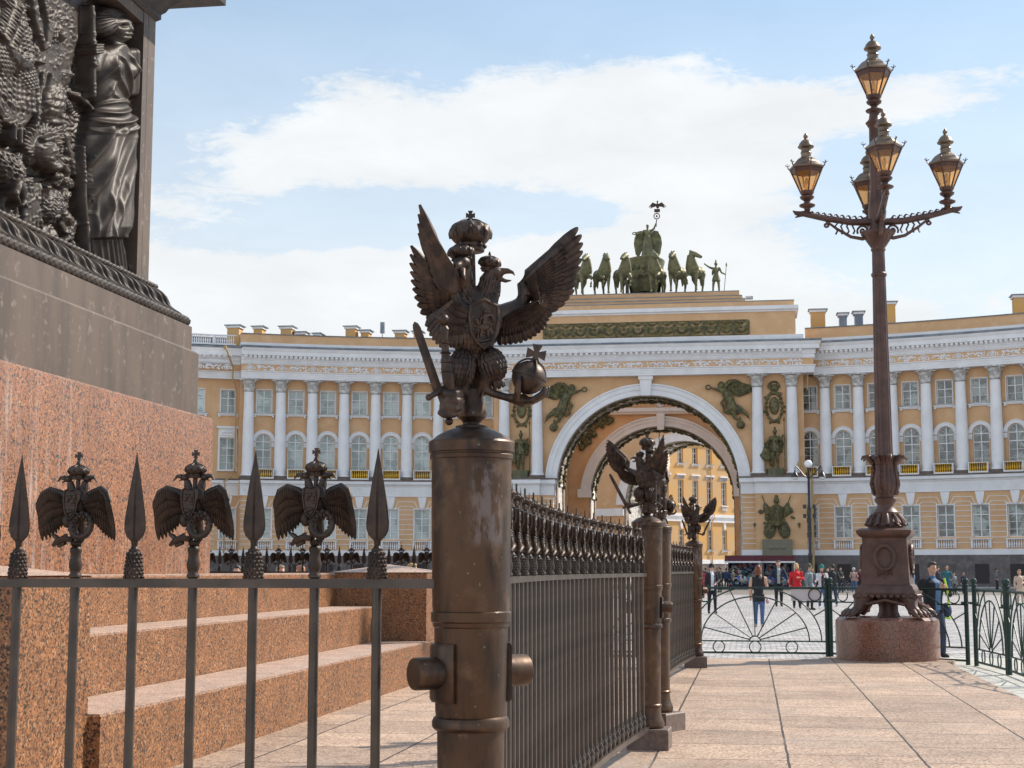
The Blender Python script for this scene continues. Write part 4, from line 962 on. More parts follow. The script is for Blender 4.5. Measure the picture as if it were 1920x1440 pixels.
# piers
def pier(sx):
    lo = MB(); x_in, x_m, x_o = 8.75, 9.95, 14.55
    def X(a, b): return sorted((AX+sx*a, AX+sx*b))
    x0, x1 = X(x_in, x_m); lo.box(x0, x1, 143.95, 151.0, 3.3, 8.42)
    x0, x1 = X(x_m, x_o); lo.box(x0, x1, 143.4, 150.9, 3.302, 8.418)
    lo.build('pier', M['ochre'], bld, 0)
    ln = MB(); z = 3.85
    x0, x1 = X(x_in+.02, x_m)
    while z < 8.3: ln.box(x0, x1, 143.93, 143.952, z, z+.05); z += .47
    x0, x1 = X(x_in-.02, x_in)
    z = 3.85
    while z < 8.3: ln.box(x0, x1, 143.95, 150.8, z, z+.05); z += .47
    ln.build('stucco_joints', M['white'], bld, 0)
    wb = MB(); md = MB(); lg = MB(); pb = MB()
    for (a, b, yf) in ((x_in, x_m, 143.95), (x_m, x_o, 143.4)):
        x0, x1 = X(a, b); e = .10
        if sx > 0: x1 += e if b == x_o else 0; x0 -= e if a == x_in else 0
        else: x0 -= e if b == x_o else 0; x1 += e if a == x_in else 0
        yb = 151.0 if a == x_in else 150.8
        wb.box(x0, x1, yf-.1, yb, 8.422, 9.36); wb.box(x0-.06, x1+.06, yf-.2, yb, 9.362, 9.48); wb.box(x0-.14, x1+.14, yf-.42, yb, 9.482, 9.86); wb.box(x0-.01, x1+.01, yf-.12, yb, 2.8, 3.298)
        meander(md, Matrix.Translation(((x0+x1)/2, yf-.1, 0)), x1-x0, 8.6)
        lg.box(x0-.16, x1+.16, yf-.46, yb, 9.862, 10.01); pb.box(x0-.05, x1+.05, yf-.2, yb, -.2, 2.797)
    wb.build('string_course', M['white'], bld, 0); md.build('meander_band', M['white'], bld, 0); lg.build('ledge', M['stone_d'], bld, 0); pb.build('plinth', M['plinth'], bld, 0)
pier(1); pier(-1)
# stepped attic carrying the chariot
mb = MB(); ay = 144.3
mb.box(CX0-.1, CX1+.1, ay, 149.5, 22.75, 23.20); mb.build('attic_base', M['white'], bld, 0)
mb = MB(); mb.box(CX0+.6, CX1-.6, ay+.2, 150, 23.202, 25.42); mb.box(CX0+.7, CX1-.7, ay+.35, 150, 25.952, 26.45)
mb.build('attic_wall', M['ochre'], bld, 0)
mb = MB(); mb.box(CX0+.5, CX1-.5, ay+.1, 150.1, 25.42, 25.60); mb.box(CX0+.3, CX1-.3, ay-.12, 150.2, 25.602, 25.95); mb.build('attic_cornice', M['white'], bld, 0)
mb = MB(); mb.box(CX0+.66, CX1-.66, ay+.3, 150.05, 26.452, 26.52)
x0, x1 = AX-9.35, AX+9.35
for i, (a, z0, z1) in enumerate(((0, 26.52, 26.84), (.28, 26.90, 27.22), (.56, 27.28, 27.72))):
    mb.box(x0+a-.03, x1-a+.03, ay+.95+a*1.4, 150-a, z1, z1+.06)
mb.build('attic_coping', M['roof'], bld, 0)
mb = MB()
for i, (a, z0, z1) in enumerate(((0, 26.52, 26.84), (.28, 26.90, 27.22), (.56, 27.28, 27.72))): mb.box(x0+a, x1-a, ay+1.0+a*1.4, 149.9-a, z0, z1)
mb.build('attic_steps', M['ochre'], bld, 0)
# bronze frieze of wreaths and fasces
mb = MB(); fx0, fx1 = AX-9.6, AX+9.6; yF = ay+.2
mb.box(fx0, fx1, yF-.06, yF+.0, 24.62, 24.72); mb.box(fx0, fx1, yF-.06, yF, 23.26, 23.34)
n = 14; u = (fx1-fx0)/n
for i in range(n+1):
    x = fx0+i*u; mb.box(x-.13, x+.13, yF-.10, yF+.0, 23.342, 24.618)
    if i < n:
        c = Matrix.Translation((x+u/2, yF-.04, 24.05)) @ Matrix.Rotation(R(90), 4, 'X'); mb.T = c
        P = [(.45*math.cos(t), .45*math.sin(t)-.02, 0) for t in np.linspace(-pi*1.1, pi*.1, 15)]; mb.tube(P, .14, 6); mb.box(-.16,.16,-.12,.10,-.04,.08); mb.ell((0,.35,0), (.26,.14,.08), 8, 4)
        for sx in (-1, 1): mb.tube([(0,.3,.02),(sx*.28,.42,.02),(sx*.46,.5,.02)], .06, 5)
        mb.T = Matrix.Identity(4)
mb.build('wreath_frieze', M['patina'], bld, 40)
mb = MB(); mb.box(fx0, fx1, yF-.012, yF-.001, 23.35, 24.61); mb.build('frieze_panel', mat('olive_panel', (0.20,0.15,0.05), 0.8, var=(0.4,0.27,0.15), vscale=1.2), bld, 0)
# floodlight box beside the steps
mb = MB(); mb.box(AX+9.4, AX+10.1, 146, 146.6, 26.95, 27.2); mb.build('floodlight', M['white_d'], bld, 0)

# ---- court behind: second arch, third arch, sunlit street wall
crt = thing('inner_court_building', 'deep yellow inner court walls and second white arch seen through the great arch', 'building', (0,0,0))
_b = bld; bld = crt
mb = MB(); arch_wall(mb, AX-20, AX+16, 0, 22, -9.35, 9.1, 7.75, 166.0)
mb.add([(-19.3,151,0),(-19.3,166,0),(-19.3,166,22),(-19.3,151,22)], [(0,1,2,3)]); mb.add([(.5,151,0),(.5,166,0),(.5,166,22),(.5,151,22)], [(3,2,1,0)])
mb.build('court_wall', M['ochre'], crt, 0)
mb = MB(); arc_sweep(mb, -9.35, 9.1, [(7.7,-.30),(7.7,.5),(8.75,.0),(8.75,-.38),(8.6,-.40),(8.5,-.3),(8.2,-.29),(8.19,-.22),(7.95,-.21),(7.94,-.3)], .1, pi-.1, y=166)
mb.prism([(-9.7,16.4),(-9.0,16.4),(-8.9,18.1),(-9.8,18.1)], 165.4, 165.9); mb.box(-30,8,165.6,166,18.1,18.35); mb.box(-30,8,165.4,166,18.352,18.75); mb.box(-30,8,165.2,166,20.3,20.8)
mb.T = Matrix.Translation((-9.35,165.95,19.35)) @ Matrix.Rotation(R(90), 4, 'X'); rosette(mb, .5); mb.ell((.7,0,0),(.3,.2,.1),6,4); mb.ell((-.7,0,0),(.3,.2,.1),6,4); mb.T = Matrix.Identity(4)
for sx in (-1, 1): mb.box(-9.35+sx*8.3-.7, -9.35+sx*8.3+.7, 165.5, 172, 9.2, 10.1)
mb.build('court_archivolt', M['white'], crt, 30)
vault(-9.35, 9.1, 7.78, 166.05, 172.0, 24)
T3 = Matrix.Translation((-8.0,185,0)) @ Matrix.Rotation(R(-25), 4, 'Z')
mb = MB(); mb.T = T3; arch_wall(mb, -22, 14, 0, 22, 0, 8.9, 7.9, 0); mb.build('passage_wall', M['ochre'], crt, 0)
mb = MB(); mb.T = T3; arc_sweep(mb, 0, 8.9, [(7.85,-.30),(7.85,.5),(8.85,.0),(8.85,-.38),(8.6,-.3),(8.2,-.25),(7.95,-.3)], .05, pi-.05, y=0); mb.box(-22,-7.9,-.3,0,8.0,8.9); mb.build('passage_archivolt', M['white'], crt, 30)
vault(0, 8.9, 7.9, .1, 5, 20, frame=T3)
bld = _b
# trophy on the court wall
st = thing('street_building', 'bright yellow street building with white window surrounds seen through the arch', 'building', (0,0,0))
SD = Vector((0.60, 0.80, 0)); S0 = Vector((-9.6, 218.0, 0)); Tst = Matrix(((SD.x, -SD.y, 0, S0.x), (SD.y, SD.x, 0, S0.y), (0,0,1,0), (0,0,0,1)))
mb = MB()
for k in range(-5, 9):
    mb.T = Tst @ Matrix.Translation((k*3.25, 0, 0)); wall_bay(mb, 3.252, -.2, 21.5, [(0,1.2,16.4,18.7,False),(0,1.25,10.7,14.0,False),(0,1.15,4.3,7.1,False)], rev=.45)
mb.build('street_wall', M['ochre_y'], st, 0)
_b = bld; bld = st
Ks3 = win_rect(1.2, 2.3, (1.5,), (.75,), .0, 1); Ks2 = win_rect(1.25, 3.3, (2.3,), (.8,1.6), .14, 0); Ks1 = win_rect(1.15, 2.8, (1.9,), (.7,1.3), .0, 1)
Ks2[0].box(-.8,.8,-.1,.03,3.45,3.95); Ks2[0].box(-1.0,1.0,-.3,.03,3.952,4.15)
for k in range(-5, 9):
    T = Tst @ Matrix.Translation((k*3.25, .1, 0)); put_window(Ks3, T, 16.4, 'glass_d'); put_window(Ks2, T, 10.7, 'glass_d'); put_window(Ks1, T, 4.3, 'glass_d')
bld = _b
mb = MB(); mb.T = Tst
mb.box(-18,28,-.35,.0,8.9,9.3); mb.box(-18,28,-.2,.0,8.2,8.898); mb.box(-18,28,-.15,.0,2.3,2.9); mb.box(-18,28,-.6,.0,20.4,21.2)
for k in range(-5, 9): mb.prism([(k*3.25-.16,7.2),(k*3.25+.16,7.2),(k*3.25+.3,8.19),(k*3.25-.3,8.19)], -.1, 0); baluster_row(mb, k*3.25-.6, k*3.25+.6, 9.9, 10.5, -.2, 0, 6); mb.box(k*3.25-.75,k*3.25+.75,-.25,0,10.5,10.6)
mb.build('string_course', M['white'], st, 0)
mb = MB(); mb.T = Tst; mb.tube([(6.6,-.15,20.5),(6.6,-.15,9.8),(6.9,-.5,9.2),(6.9,-.5,8.8),(6.6,-.2,8.2),(6.6,-.2,.5)], .09, 8); mb.build('downpipe', M['ochre_y'], st)
mb = MB(); mb.T = Tst; mb.box(-18,28,-.1,.0,-.2,2.298); mb.build('plinth', M['stone_d'], st, 0)
mb = MB(); mb.T = Tst; mb.box(-18,28,.5,10,-.2,21); mb.build('building_core', M['dark'], st, 0)
# downpipes of the great building
def pipe(T, pts, r=.085):
    mb = MB(); mb.T = T; mb.tube(pts, r, 8); mb.tube([pts[0], (pts[0][0], pts[0][1], pts[0][2]-.35)], r*1.8, 8); mb.build('downpipe', mat('ochre_pipe', (.42,.28,.13), .6) if 'ochre_pipe' not in bpy.data.materials else bpy.data.materials['ochre_pipe'], bld)
pipe(wing_T(-1, -39.9, 1.5), [(-1.2,-1.5,22.5),(-1.0,-1.45,22.0),(-.3,-.5,20.6),(-.3,-.4,19.4),(.0,-.3,18.9),(.1,-.2,18.2),(.1,-.2,10.9),(-.2,-.9,10.3),(-1.0,-1.1,9.7),(-.9,-1.3,9.3),(-.9,-1.35,3)])
pipe(Matrix.Translation((CX1+.6, 144.3, 0)), [(.95,-.4,22.4),(.9,-.35,21.9),(-.2,.1,20.4),(-.2,.3,19.4),(-.25,.3,18.0)])
pipe(Matrix.Translation((CX1+.35, 143.2, 0)), [(-.9,-.2,11.2),(.0,-.45,10.1),(.15,-.45,9.6),(.15,-.25,8.3),(.15,-.2,3),(.1,-.2,.5)], .12)
# chimneys on the roofs
def chimney(x, y, w, h, z=23.6, m='ochre_y'):
    mb = MB(); mb.box(x-w/2, x+w/2, y-.6, y+.6, z-1.6, z+h, 0); mb.box(x-w/2-.12, x+w/2+.12, y-.72, y+.72, z+h, z+h+.22, 1); mb.box(x-w/2-.25, x+w/2+.25, y-.85, y+.85, z+h+.222, z+h+.30, 2)
    mb.build('chimney', [M[m], M['white'], M['roof']], bld, 0)
# heights surveyed from the square: bearing u and elevation mark v of each chimney head
def roofx(u, y): return (u-1409)/2935*y
def rooftop(u, v, y): b = math.atan((u-960)/2935); return 1.5+math.hypot(y, roofx(u, y))*math.tan(math.atan(348/2900)+math.atan((720-v)/2900))*math.cos(b)**.15
for (u, top, w) in ((398,612,1.2),(449,613,.85),(507,612,1.1),(536,622,.9),(570,624,.5),(638,610,1.0),(667,617,.8),(737,617,1.0),(772,618,.7)):
    y = 144.0+(u-398)*.019; chimney(roofx(u, y), y, w, rooftop(u, top, y)-24.15)
for (u, top, w, m) in ((1541,589,1.35,'ochre_y'),(1587,597,.7,'roof'),(1616,595,.75,'roof'),(1668,579,1.5,'ochre_y'),(1912,576,1.5,'ochre_y')):
    y = 150.0-(max(0,u-1541))*.015; chimney(roofx(u, y), y, w, rooftop(u, top, y)-23.9, m=m)
mb = MB(); mb.add([(-43,156,23.6),(-33,160,23.6),(-33,166,23.6),(-43,166,23.6),(-38.5,162,25.6)], [(0,1,4),(1,2,4),(2,3,4),(3,0,4)]); mb.build('hipped_roof', mat('pale_roof', (.5,.52,.53), .5), bld, 0)
mb = MB(); mb.box(-36.0,-35.6,148,148.3,24.8,25.9); mb.tube([(-35.8,148.1,23.5),(-35.8,148.1,24.9)], .04, 6); mb.build('antenna', M['roof'], bld, 0)
# ------------------------------------------------------------------ bronze fence round the monument
def feather(mb, a, b, w, n, th=0.003, bend=0.0, seg=6, root=0.55):
    """one feather from a to b, width w, lying on the plane with normal n; lens section with a raised quill"""
    a = Vector(a); b = Vector(b); n = Vector(n).normalized(); d = b-a; L = d.length; d.normalize(); s = d.cross(n).normalized(); n = s.cross(d).normalized()
    v = []; f = []
    ts = (0, .3, .62, .80, .91, .97, 1.0) if seg == 6 else (0, .45, .8, .94, 1.0)
    for t in ts:
        ww = w*(root+(1-root)*min(1, t*2.2)) if t < .62 else w*math.sqrt(max(0.06, 1-((t-.62)/.39)**2))
        c = a+d*L*t+n*(bend*math.sin(pi*t))
        v += [c-s*ww/2, c+n*th*1.6-s*ww*.12, c+n*th*2.1, c+n*th*.8+s*ww*.22, c+s*ww/2-n*th*.2, c-n*th*1.2]
    k = 6; seg = len(ts)-1
    for i in range(seg):
        for j in range(k): j2 = (j+1) % k; f.append((i*k+j, (i+1)*k+j, (i+1)*k+j2, i*k+j2))
    f.append(tuple(range(k))); f.append(tuple(seg*k+j for j in range(k))[::-1])
    mb.add(v, f)
def lerp_path(P, t):
    P = [Vector(p) for p in P]; L = [(P[i+1]-P[i]).length for i in range(len(P)-1)]; T = sum(L)*t
    for i, l in enumerate(L):
        if T <= l or i == len(L)-1: return P[i]+(P[i+1]-P[i])*(T/l)
        T -= l
def wing_layers(mb, roots, tips, n, nrm, w, layers=((1.0, 0.0), (.62, .006), (.38, .011), (.22, .015)), th=.003, bend=.004):
    nrm = Vector(nrm).normalized()
    for li, (q, off) in enumerate(layers):
        m = n if li == 0 else int(n*(1+.25*li))
        for i in range(m):
            t = (i+.5)/m if li else i/(m-1); a = lerp_path(roots, t); b = lerp_path(tips, t)
            c = a+(b-a)*q+nrm*off
            feather(mb, a+nrm*off*1.1, c, w*(1.0 if li == 0 else .92*n/m*1.1), nrm, th, bend)
def cross_shape(mb, c, s, t=.2, th=.25, rot=0.0):
    """cross pattee in the local xz plane"""
    for k in range(4):
        a = k*pi/2+rot; u = (math.cos(a), math.sin(a)); v = (-u[1], u[0])
        P = [(u[0]*.08*s+v[0]*.11*s, u[1]*.08*s+v[1]*.11*s), (u[0]*s*.5+v[0]*.27*s, u[1]*s*.5+v[1]*.27*s), (u[0]*s*.5-v[0]*.27*s, u[1]*s*.5-v[1]*.27*s), (u[0]*.08*s-v[0]*.11*s, u[1]*.08*s-v[1]*.11*s)]
        mb.prism([(c[0]+p[0], c[2]+p[1]) for p in P], c[1]-th*s*.5, c[1]+th*s*.5)
    mb.box(c[0]-.11*s, c[0]+.11*s, c[1]-th*s*.49, c[1]+th*s*.49, c[2]-.11*s, c[2]+.11*s)
def crown_shape(mb, c, r, h, lean=0.0, seg=20):
    """bulbous imperial crown: ribbed cushion, band, small knob"""
    T0 = mb.T.copy(); mb.T = T0 @ Matrix.Translation(c) @ Matrix.Rotation(lean, 4, 'Y')
    mb.lathe([(r*.62,-h*.62),(r*.68,-h*.60),(r*.70,-h*.50),(r*.62,-h*.46),(r*.64,-h*.34),(r*.78,-h*.28),(r*.89,-h*.19),(r*.96,-h*.1),(r*.99,-h*.02),(r*1.0,.06*h),(r*.98,.15*h),(r*.93,.24*h),(r*.84,.31*h),(r*.72,.38*h),(r*.35,.47*h),(.02*r,.5*h)], seg=seg*4, fr=lambda a, z: 1+(.045*math.cos(a*10+z/h*9)+.045*math.cos(a*10-z/h*9))*(1 if z > -h*.25 else 0))
    for k in range(8): a = k*pi/4; mb.ell((r*.69*math.cos(a), r*.69*math.sin(a), -h*.42), r*.12, 6, 4)
    for k in range(4):
        a = k*pi/4; mb.tube([(1.02*r*math.cos(a)*math.cos(q), 1.02*r*math.sin(a)*math.cos(q), h*.52*math.sin(q)) for q in np.linspace(-.3, pi+.3, 14)], r*.06, 5)
    mb.T = T0
Z0 = 1.471
def spear_finial():
    mb = MB(); L = [(.0, .417, .0005), (.006, .385, .003), (.0165, .33, .006), (.0265, .27, .009), (.0345, .215, .011), (.0385, .180, .012), (.0375, .158, .012), (.030, .138, .012), (.018, .126, .011), (.010, .120, .010)]
    v = []; f = []
    for (w, z, t) in L:
        w = max(w, .0008); v += [(-w,0,z),(-w*.9,-t*.35,z),(-.004 if w > .006 else -w*.5,-t*.55,z),(0,-t,z),(.004 if w > .006 else w*.5,-t*.55,z),(w*.9,-t*.35,z),(w,0,z),(w*.9,t*.35,z),(0,t,z),(-w*.9,t*.35,z)]
    k = 10
    for i in range(len(L)-1):
        for j in range(k): j2 = (j+1) % k; f.append((i*k+j, i*k+j2, (i+1)*k+j2, (i+1)*k+j))
    f.append(tuple((len(L)-1)*k+j for j in range(k))); mb.add(v, f)
    mb.lathe([(.013,.124),(.011,.116),(.010,.104),(.013,.098),(.019,.094),(.019,.088),(.023,.084),(.027,.05),(.030,.02),(.029,.0)], seg=12)
    for r_ in range(7):
        z = .080-.0125*r_; rr = .022+.0013*r_*.9
        for q in range(11): a = 2*pi*(q+.5*(r_ % 2))/11; mb.ell((rr*1.03*math.cos(a), rr*1.03*math.sin(a), z), (.0062,.0062,.0066), 6, 4)
    return mb
def S(x, y, d=0.0): return ((x-589)/583, d, (1085-y)/583)      # chart of the small eagle (its own units)
def eagle_finial():
    mb = MB(); p = 1/583
    mb.lathe([(.0135,0),(.021,.004),(.021,.012),(.016,.018),(.0175,.026),(.021,.036),(.0215,.05),(.018,.065),(.0165,.08),(.0195,.09),(.0195,.098),(.015,.104)], seg=14)
    mb.lathe([(.030,.0),(.030,.0)], seg=3) if False else None
    mb.ell(S(589,1015), (.019,.019,.022), 10, 6)
    # ribbon tied at the foot, to the left
    mb.tube([S(585,1010,-.02), S(570,1008,-.028), S(556,1014,-.026), S(546,1022,-.02)], [.010,.012,.010,.006], 7); mb.tube([S(560,1012,-.02), S(550,1004,-.02), S(543,1001,-.018)], [.009,.008,.005], 6); mb.tube([S(572,1016,-.02), S(556,1022,-.015)], .008, 6)
    mb.ell(S(574,1006,-.022), (.014,.012,.013), 8, 5)
    # wreath
    c = S(610,984,-.040); P = [(c[0]+.035*math.cos(a), c[1]+.006*math.sin(a), c[2]+.038*math.sin(a)) for a in np.linspace(0, 2*pi, 19)[:-1]]
    mb.tube(P, .0105, 8, closed=True, up=(0,1,0))
    for i, a in enumerate(np.linspace(0, 2*pi, 27)[:-1]): mb.ell((c[0]+(.034+.006*(-1)**i)*math.cos(a), c[1]-.006, c[2]+(.037+.006*(-1)**i)*math.sin(a)), (.009,.006,.005), 6, 4, rot=(0,-a-.9,0))
    for k in range(4): mb.tube([S(592+k*5,1010,-.01), S(592+k*5,1018,-.034), S(592+k*5,1024,-.03)], [.005,.005,.003], 5)
    # body, thighs, neck, heads
    mb.ell(S(589,945,.006), (.034,.050,.060), 14, 10); mb.tube([S(589,975,.02), S(589,1000,.035), S(589,1016,.03)], [.02,.018,.008], 8); mb.tube([S(585,965,.004), S(582,990,.006), S(588,1012,.004)], [.022,.014,.014], 9)
    mb.ell(S(572,974,-.012), (.018,.017,.024), 10, 7); mb.ell(S(603,968,-.010), (.014,.015,.018), 10, 7)
    for s in (-1, 1):
        X = lambda q: 589+s*q
        mb.tube([S(X(8),925), S(X(14),908,-.002), S(X(16),897,-.004)], [.019,.014,.010], 9); mb.ell(S(X(20),892,-.004), (.0145,.0125,.0120), 9, 6)
        mb.tube([S(X(26),890,-.006), S(X(36),890,-.008), S(X(42),898,-.008)], [.009,.006,.0015], 6); mb.tube([S(X(24),895,-.006), S(X(32),899,-.008)], [.005,.001], 5)
        mb.ell(S(X(15),886,-.002), (.011,.006,.005), 6, 4)
        # collar of feathers on the neck
        for k in range(5): feather(mb, S(X(10+k*2),912+k,-.018), S(X(9+k*4),934+k,-.026), .014, (0,-1,0), .002)
        roots = [S(X(16),935,-.004), S(X(34),921,-.010), S(X(54),913,-.020), S(X(68),924,-.026), S(X(74),940,-.028)]
        tips = [S(X(24),968,.014), S(X(38),985,.020), S(X(52),1000,.022), S(X(64),1008,.020), S(X(76),1012,.014)]
        wing_layers(mb, roots, tips, 10, (0,-1,0), .0185, ((1.0,0),(.68,.006),(.46,.011),(.28,.016)), .0022, .003)
        wing_layers(mb, roots, tips, 10, (0,1,0), .0185, ((.97,0.001),(.66,.004)), .0022, .003)
        mb.tube([S(X(12),936,0), S(X(34),921,-.006), S(X(54),913,-.016), S(X(68),921,-.022), S(X(75),938,-.024)], [.018,.015,.012,.010,.006], 8)
    mb.tube([S(589,925), S(589,888)], .0075, 8)
    # shield with raised rim and a small rider
    sh = [(-.028,.054),(-.012,.060),(0,.055),(.012,.060),(.028,.054),(.030,.02),(.024,-.020),(.011,-.045),(0,-.057),(-.011,-.045),(-.024,-.020),(-.030,.02)]
    sh = [(x*.84, z*.86) for x, z in sh]; c = S(589,944); mb.prism([(c[0]+x, c[2]+z) for x, z in sh], -.048, -.030); mb.prism([(c[0]+x*.8, c[2]+z*.8) for x, z in sh], -.051, -.048)
    P = [(c[0]+x, -.050, c[2]+z) for x, z in sh]; mb.tube(P, .0035, 5, closed=True, up=(0,1,0))
    rr = random.Random(2)
    for k in range(12): mb.ell((c[0]+rr.uniform(-.016,.016), -.052, c[2]+rr.uniform(-.030,.030)), (rr.uniform(.005,.010), .005, rr.uniform(.004,.009)), 6, 4, rot=(0,rr.random()*3,0))
    # crown, knob and cross
    crown_shape(mb, S(589,878), .0355, .042, 0, 12)
    mb.lathe([(.004,.362),(.009,.366),(.012,.374),(.009,.384),(.004,.394),(.005,.398),(.003,.402)], seg=8); cross_shape(mb, S(589,847), .026, th=.28)
    return mb
m_spear = spear_finial().build('spear_finial', M['bronze'], ang=30); m_eagle = eagle_finial().build('eagle_finial', M['bronze'], ang=50)
b_ = MB(); b_.tube([(0,0,.19),(0,0,1.442)], .0155, 10, up=(0,1,0)); b_.lathe([(.016,.20),(.024,.21),(.026,.235),(.018,.26),(.024,.27),(.024,.285),(.016,.30)], seg=10)
m_bar = b_.build('picket', M['bronze_in'], ang=35)
for o in (m_spear, m_eagle, m_bar): COL.objects.unlink(o)
def fence_panel(A, B, sag, n, label, group='bronze fence panels between the cannon posts'):
    A = Vector((*A, 0)); B = Vector((*B, 0)); d = (B-A); L = d.length; d.normalize(); nr = Vector((d.y, -d.x, 0))      # nr points outwards
    t = thing('fence_panel', label, 'fence', A, 0, group)
    def pt(s): u = s/L; return d*s-nr*(4*sag*u*(1-u))
    def dirn(s): return (pt(s+.01)-pt(s-.01)).normalized()
    for (z0, z1, w, nm) in ((1.441, 1.471, .020, 'top_rail'), (.150, .190, .024, 'bottom_rail')):
        mb = MB(); v = []; f = []; N = 40
        for i in range(N+1):
            s = .06+(L-.12)*i/N; c = pt(s); q = dirn(s); m = Vector((q.y, -q.x, 0))*w
            v += [c+m+Vector((0,0,z0)), c-m+Vector((0,0,z0)), c-m+Vector((0,0,z1)), c+m+Vector((0,0,z1))]
        for i in range(N):
            for j in range(4): j2 = (j+1) % 4; f.append((i*4+j, i*4+j2, (i+1)*4+j2, (i+1)*4+j))
        f += [(0,1,2,3), (N*4+3,N*4+2,N*4+1,N*4)]
        mb.add(v, f); mb.build(nm, M['bronze_in'], t, 20)
    s0 = .30; pitch = (L-2*s0)/(n-1); mb = MB()
    for i in range(n):
        s = s0+pitch*i; c = pt(s); q = dirn(s); a = math.atan2(q.y, q.x)
        if -d.x > .5: a = math.atan2(-q.y, -q.x) if nr.y > 0 else a
        o = bpy.data.objects.new('picket', m_bar.data); COL.objects.link(o); o.parent = t; o.location = c; o.rotation_euler = (0,0,a)
        src = m_spear if i % 2 == 0 else m_eagle
        g = bpy.data.objects.new(src.name.split('.')[0], src.data); COL.objects.link(g); g.parent = o; g.location = (0,0,Z0)
        if i < n-1:
            c2 = pt(s+pitch/2); mb.lathe([(.013,.19),(.009,.21),(.013,.23),(.015,.25),(.010,.275),(.013,.29),(.001,.335)], c2, 8)
    mb.build('bottom_ornament', M['bronze_in'], t, 40)
    return t
P1, P2, P3, P4 = (-.88, 4.87), (-.88, 13.38), (-.88, 14.88), (-.88, 24.4)
# outward side must be nr = (d.y,-d.x): walk so that outwards is on the right hand
fence_panel((-9.44,4.82), (-.88,4.82), .17, 39, 'nearest bronze fence panel, spears and eagles standing before the granite steps')
fence_panel(P1, P2, .24, 39, 'long bronze fence panel receding from the nearest cannon post to the gate pair')
fence_panel(P2, P3, .0, 6, 'narrow bronze gate panel between the two middle cannon posts')
fence_panel(P3, P4, .22, 41, 'farther bronze fence panel receding behind the second pair of cannon posts')
fence_panel(P4, (-9.3,24.5), .24, 39, 'distant bronze fence panel in silhouette beyond the granite steps')

# ------------------------------------------------------------------ cannon posts
def post_thing(x, y, rz, label):
    t = thing('cannon_post', label, 'fence post', (x, y, 0), rz, 'cannon posts with bronze eagles')
    return t
def cannon_parts(t, ang=30):
    mb = MB(); pr = [(.118,.172),(.125,.18),(.128,.21),(.118,.24),(.106,.27),(.100,.30),(.098,.345),(.107,.35),(.107,.365),(.101,.372),(.0985,.40),(.1035,.80),(.1055,.985),(.106,1.0),(.114,1.003),(.1215,1.012),(.122,1.028),(.117,1.040),(.110,1.045),(.112,1.06),(.1165,1.30),(.117,1.318),(.121,1.322),(.122,1.334),(.127,1.338),(.1275,1.366),(.122,1.370),(.1235,1.39),(.1285,1.845),(.1285,1.848),(.133,1.850),(.134,1.862),(.1315,1.866),(.1315,1.870),(.1375,1.872),(.138,1.902),(.1345,1.908),(.128,1.911),(.110,1.926),(.085,1.940),(.060,1.949),(.052,1.951),(.052,1.957),(.040,1.960),(.029,1.962),(.0275,1.968),(.034,1.975),(.0465,1.985),(.0495,1.995),(.047,2.01),(.040,2.035),(.034,2.06),(.031,2.075)]
    mb.lathe(pr, seg=72); mb.build('cannon_barrel', M['cannon'], t, 30)
    for s in (-1, 1):
        m2 = MB(); m2.T = Matrix.Rotation(R(ang), 4, 'Z') @ Matrix.Translation((0,0,1.18))
        # curved saddle plate
        v = []; f = []
        for i in range(9):
            a = -.62+1.24*i/8
            for (rr, z) in ((.108,-.092),(.125,-.090),(.130,-.08),(.130,.08),(.125,.09),(.108,.092)): v.append((s*rr*math.cos(a), rr*math.sin(a)*s, z))
        for i in range(8):
            for j in range(6): j2 = (j+1) % 6; f.append((i*6+j, (i+1)*6+j, (i+1)*6+j2, i*6+j2))
        f.append(tuple(range(6))); f.append(tuple(48+j for j in range(6)))
        m2.add(v, f)
        T = m2.T; m2.T = T @ Matrix.Rotation(R(90)*s, 4, 'Y'); m2.lathe([(.0505,.10),(.0505,.198),(.0485,.203),(.044,.204),(.0,.204)], seg=32)
        m2.build('trunnion', M['cannon'], t, 30)
    mb = MB(); mb.box(-.175,.175,-.175,.175,0,.158); mb.add([(-.175,-.175,.158),(.175,-.175,.158),(.175,.175,.158),(-.175,.175,.158),(-.165,-.165,.170),(.165,-.165,.170),(.165,.165,.170),(-.165,.165,.170)], [(0,1,5,4),(1,2,6,5),(2,3,7,6),(3,0,4,7),(4,5,6,7)]); mb.build('base_block', M['stone_block'], t, 0)
M['stone_block'] = mat('dark_granite_block', (0.12,0.085,0.072), 0.6, var=(0.17,0.12,0.10), vscale=30, bump=.2, bscale=60)
p1 = post_thing(P1[0], P1[1], R(10.24), 'nearest and largest cannon post, its bronze eagle holding a sword and an orb')
cannon_parts(p1)
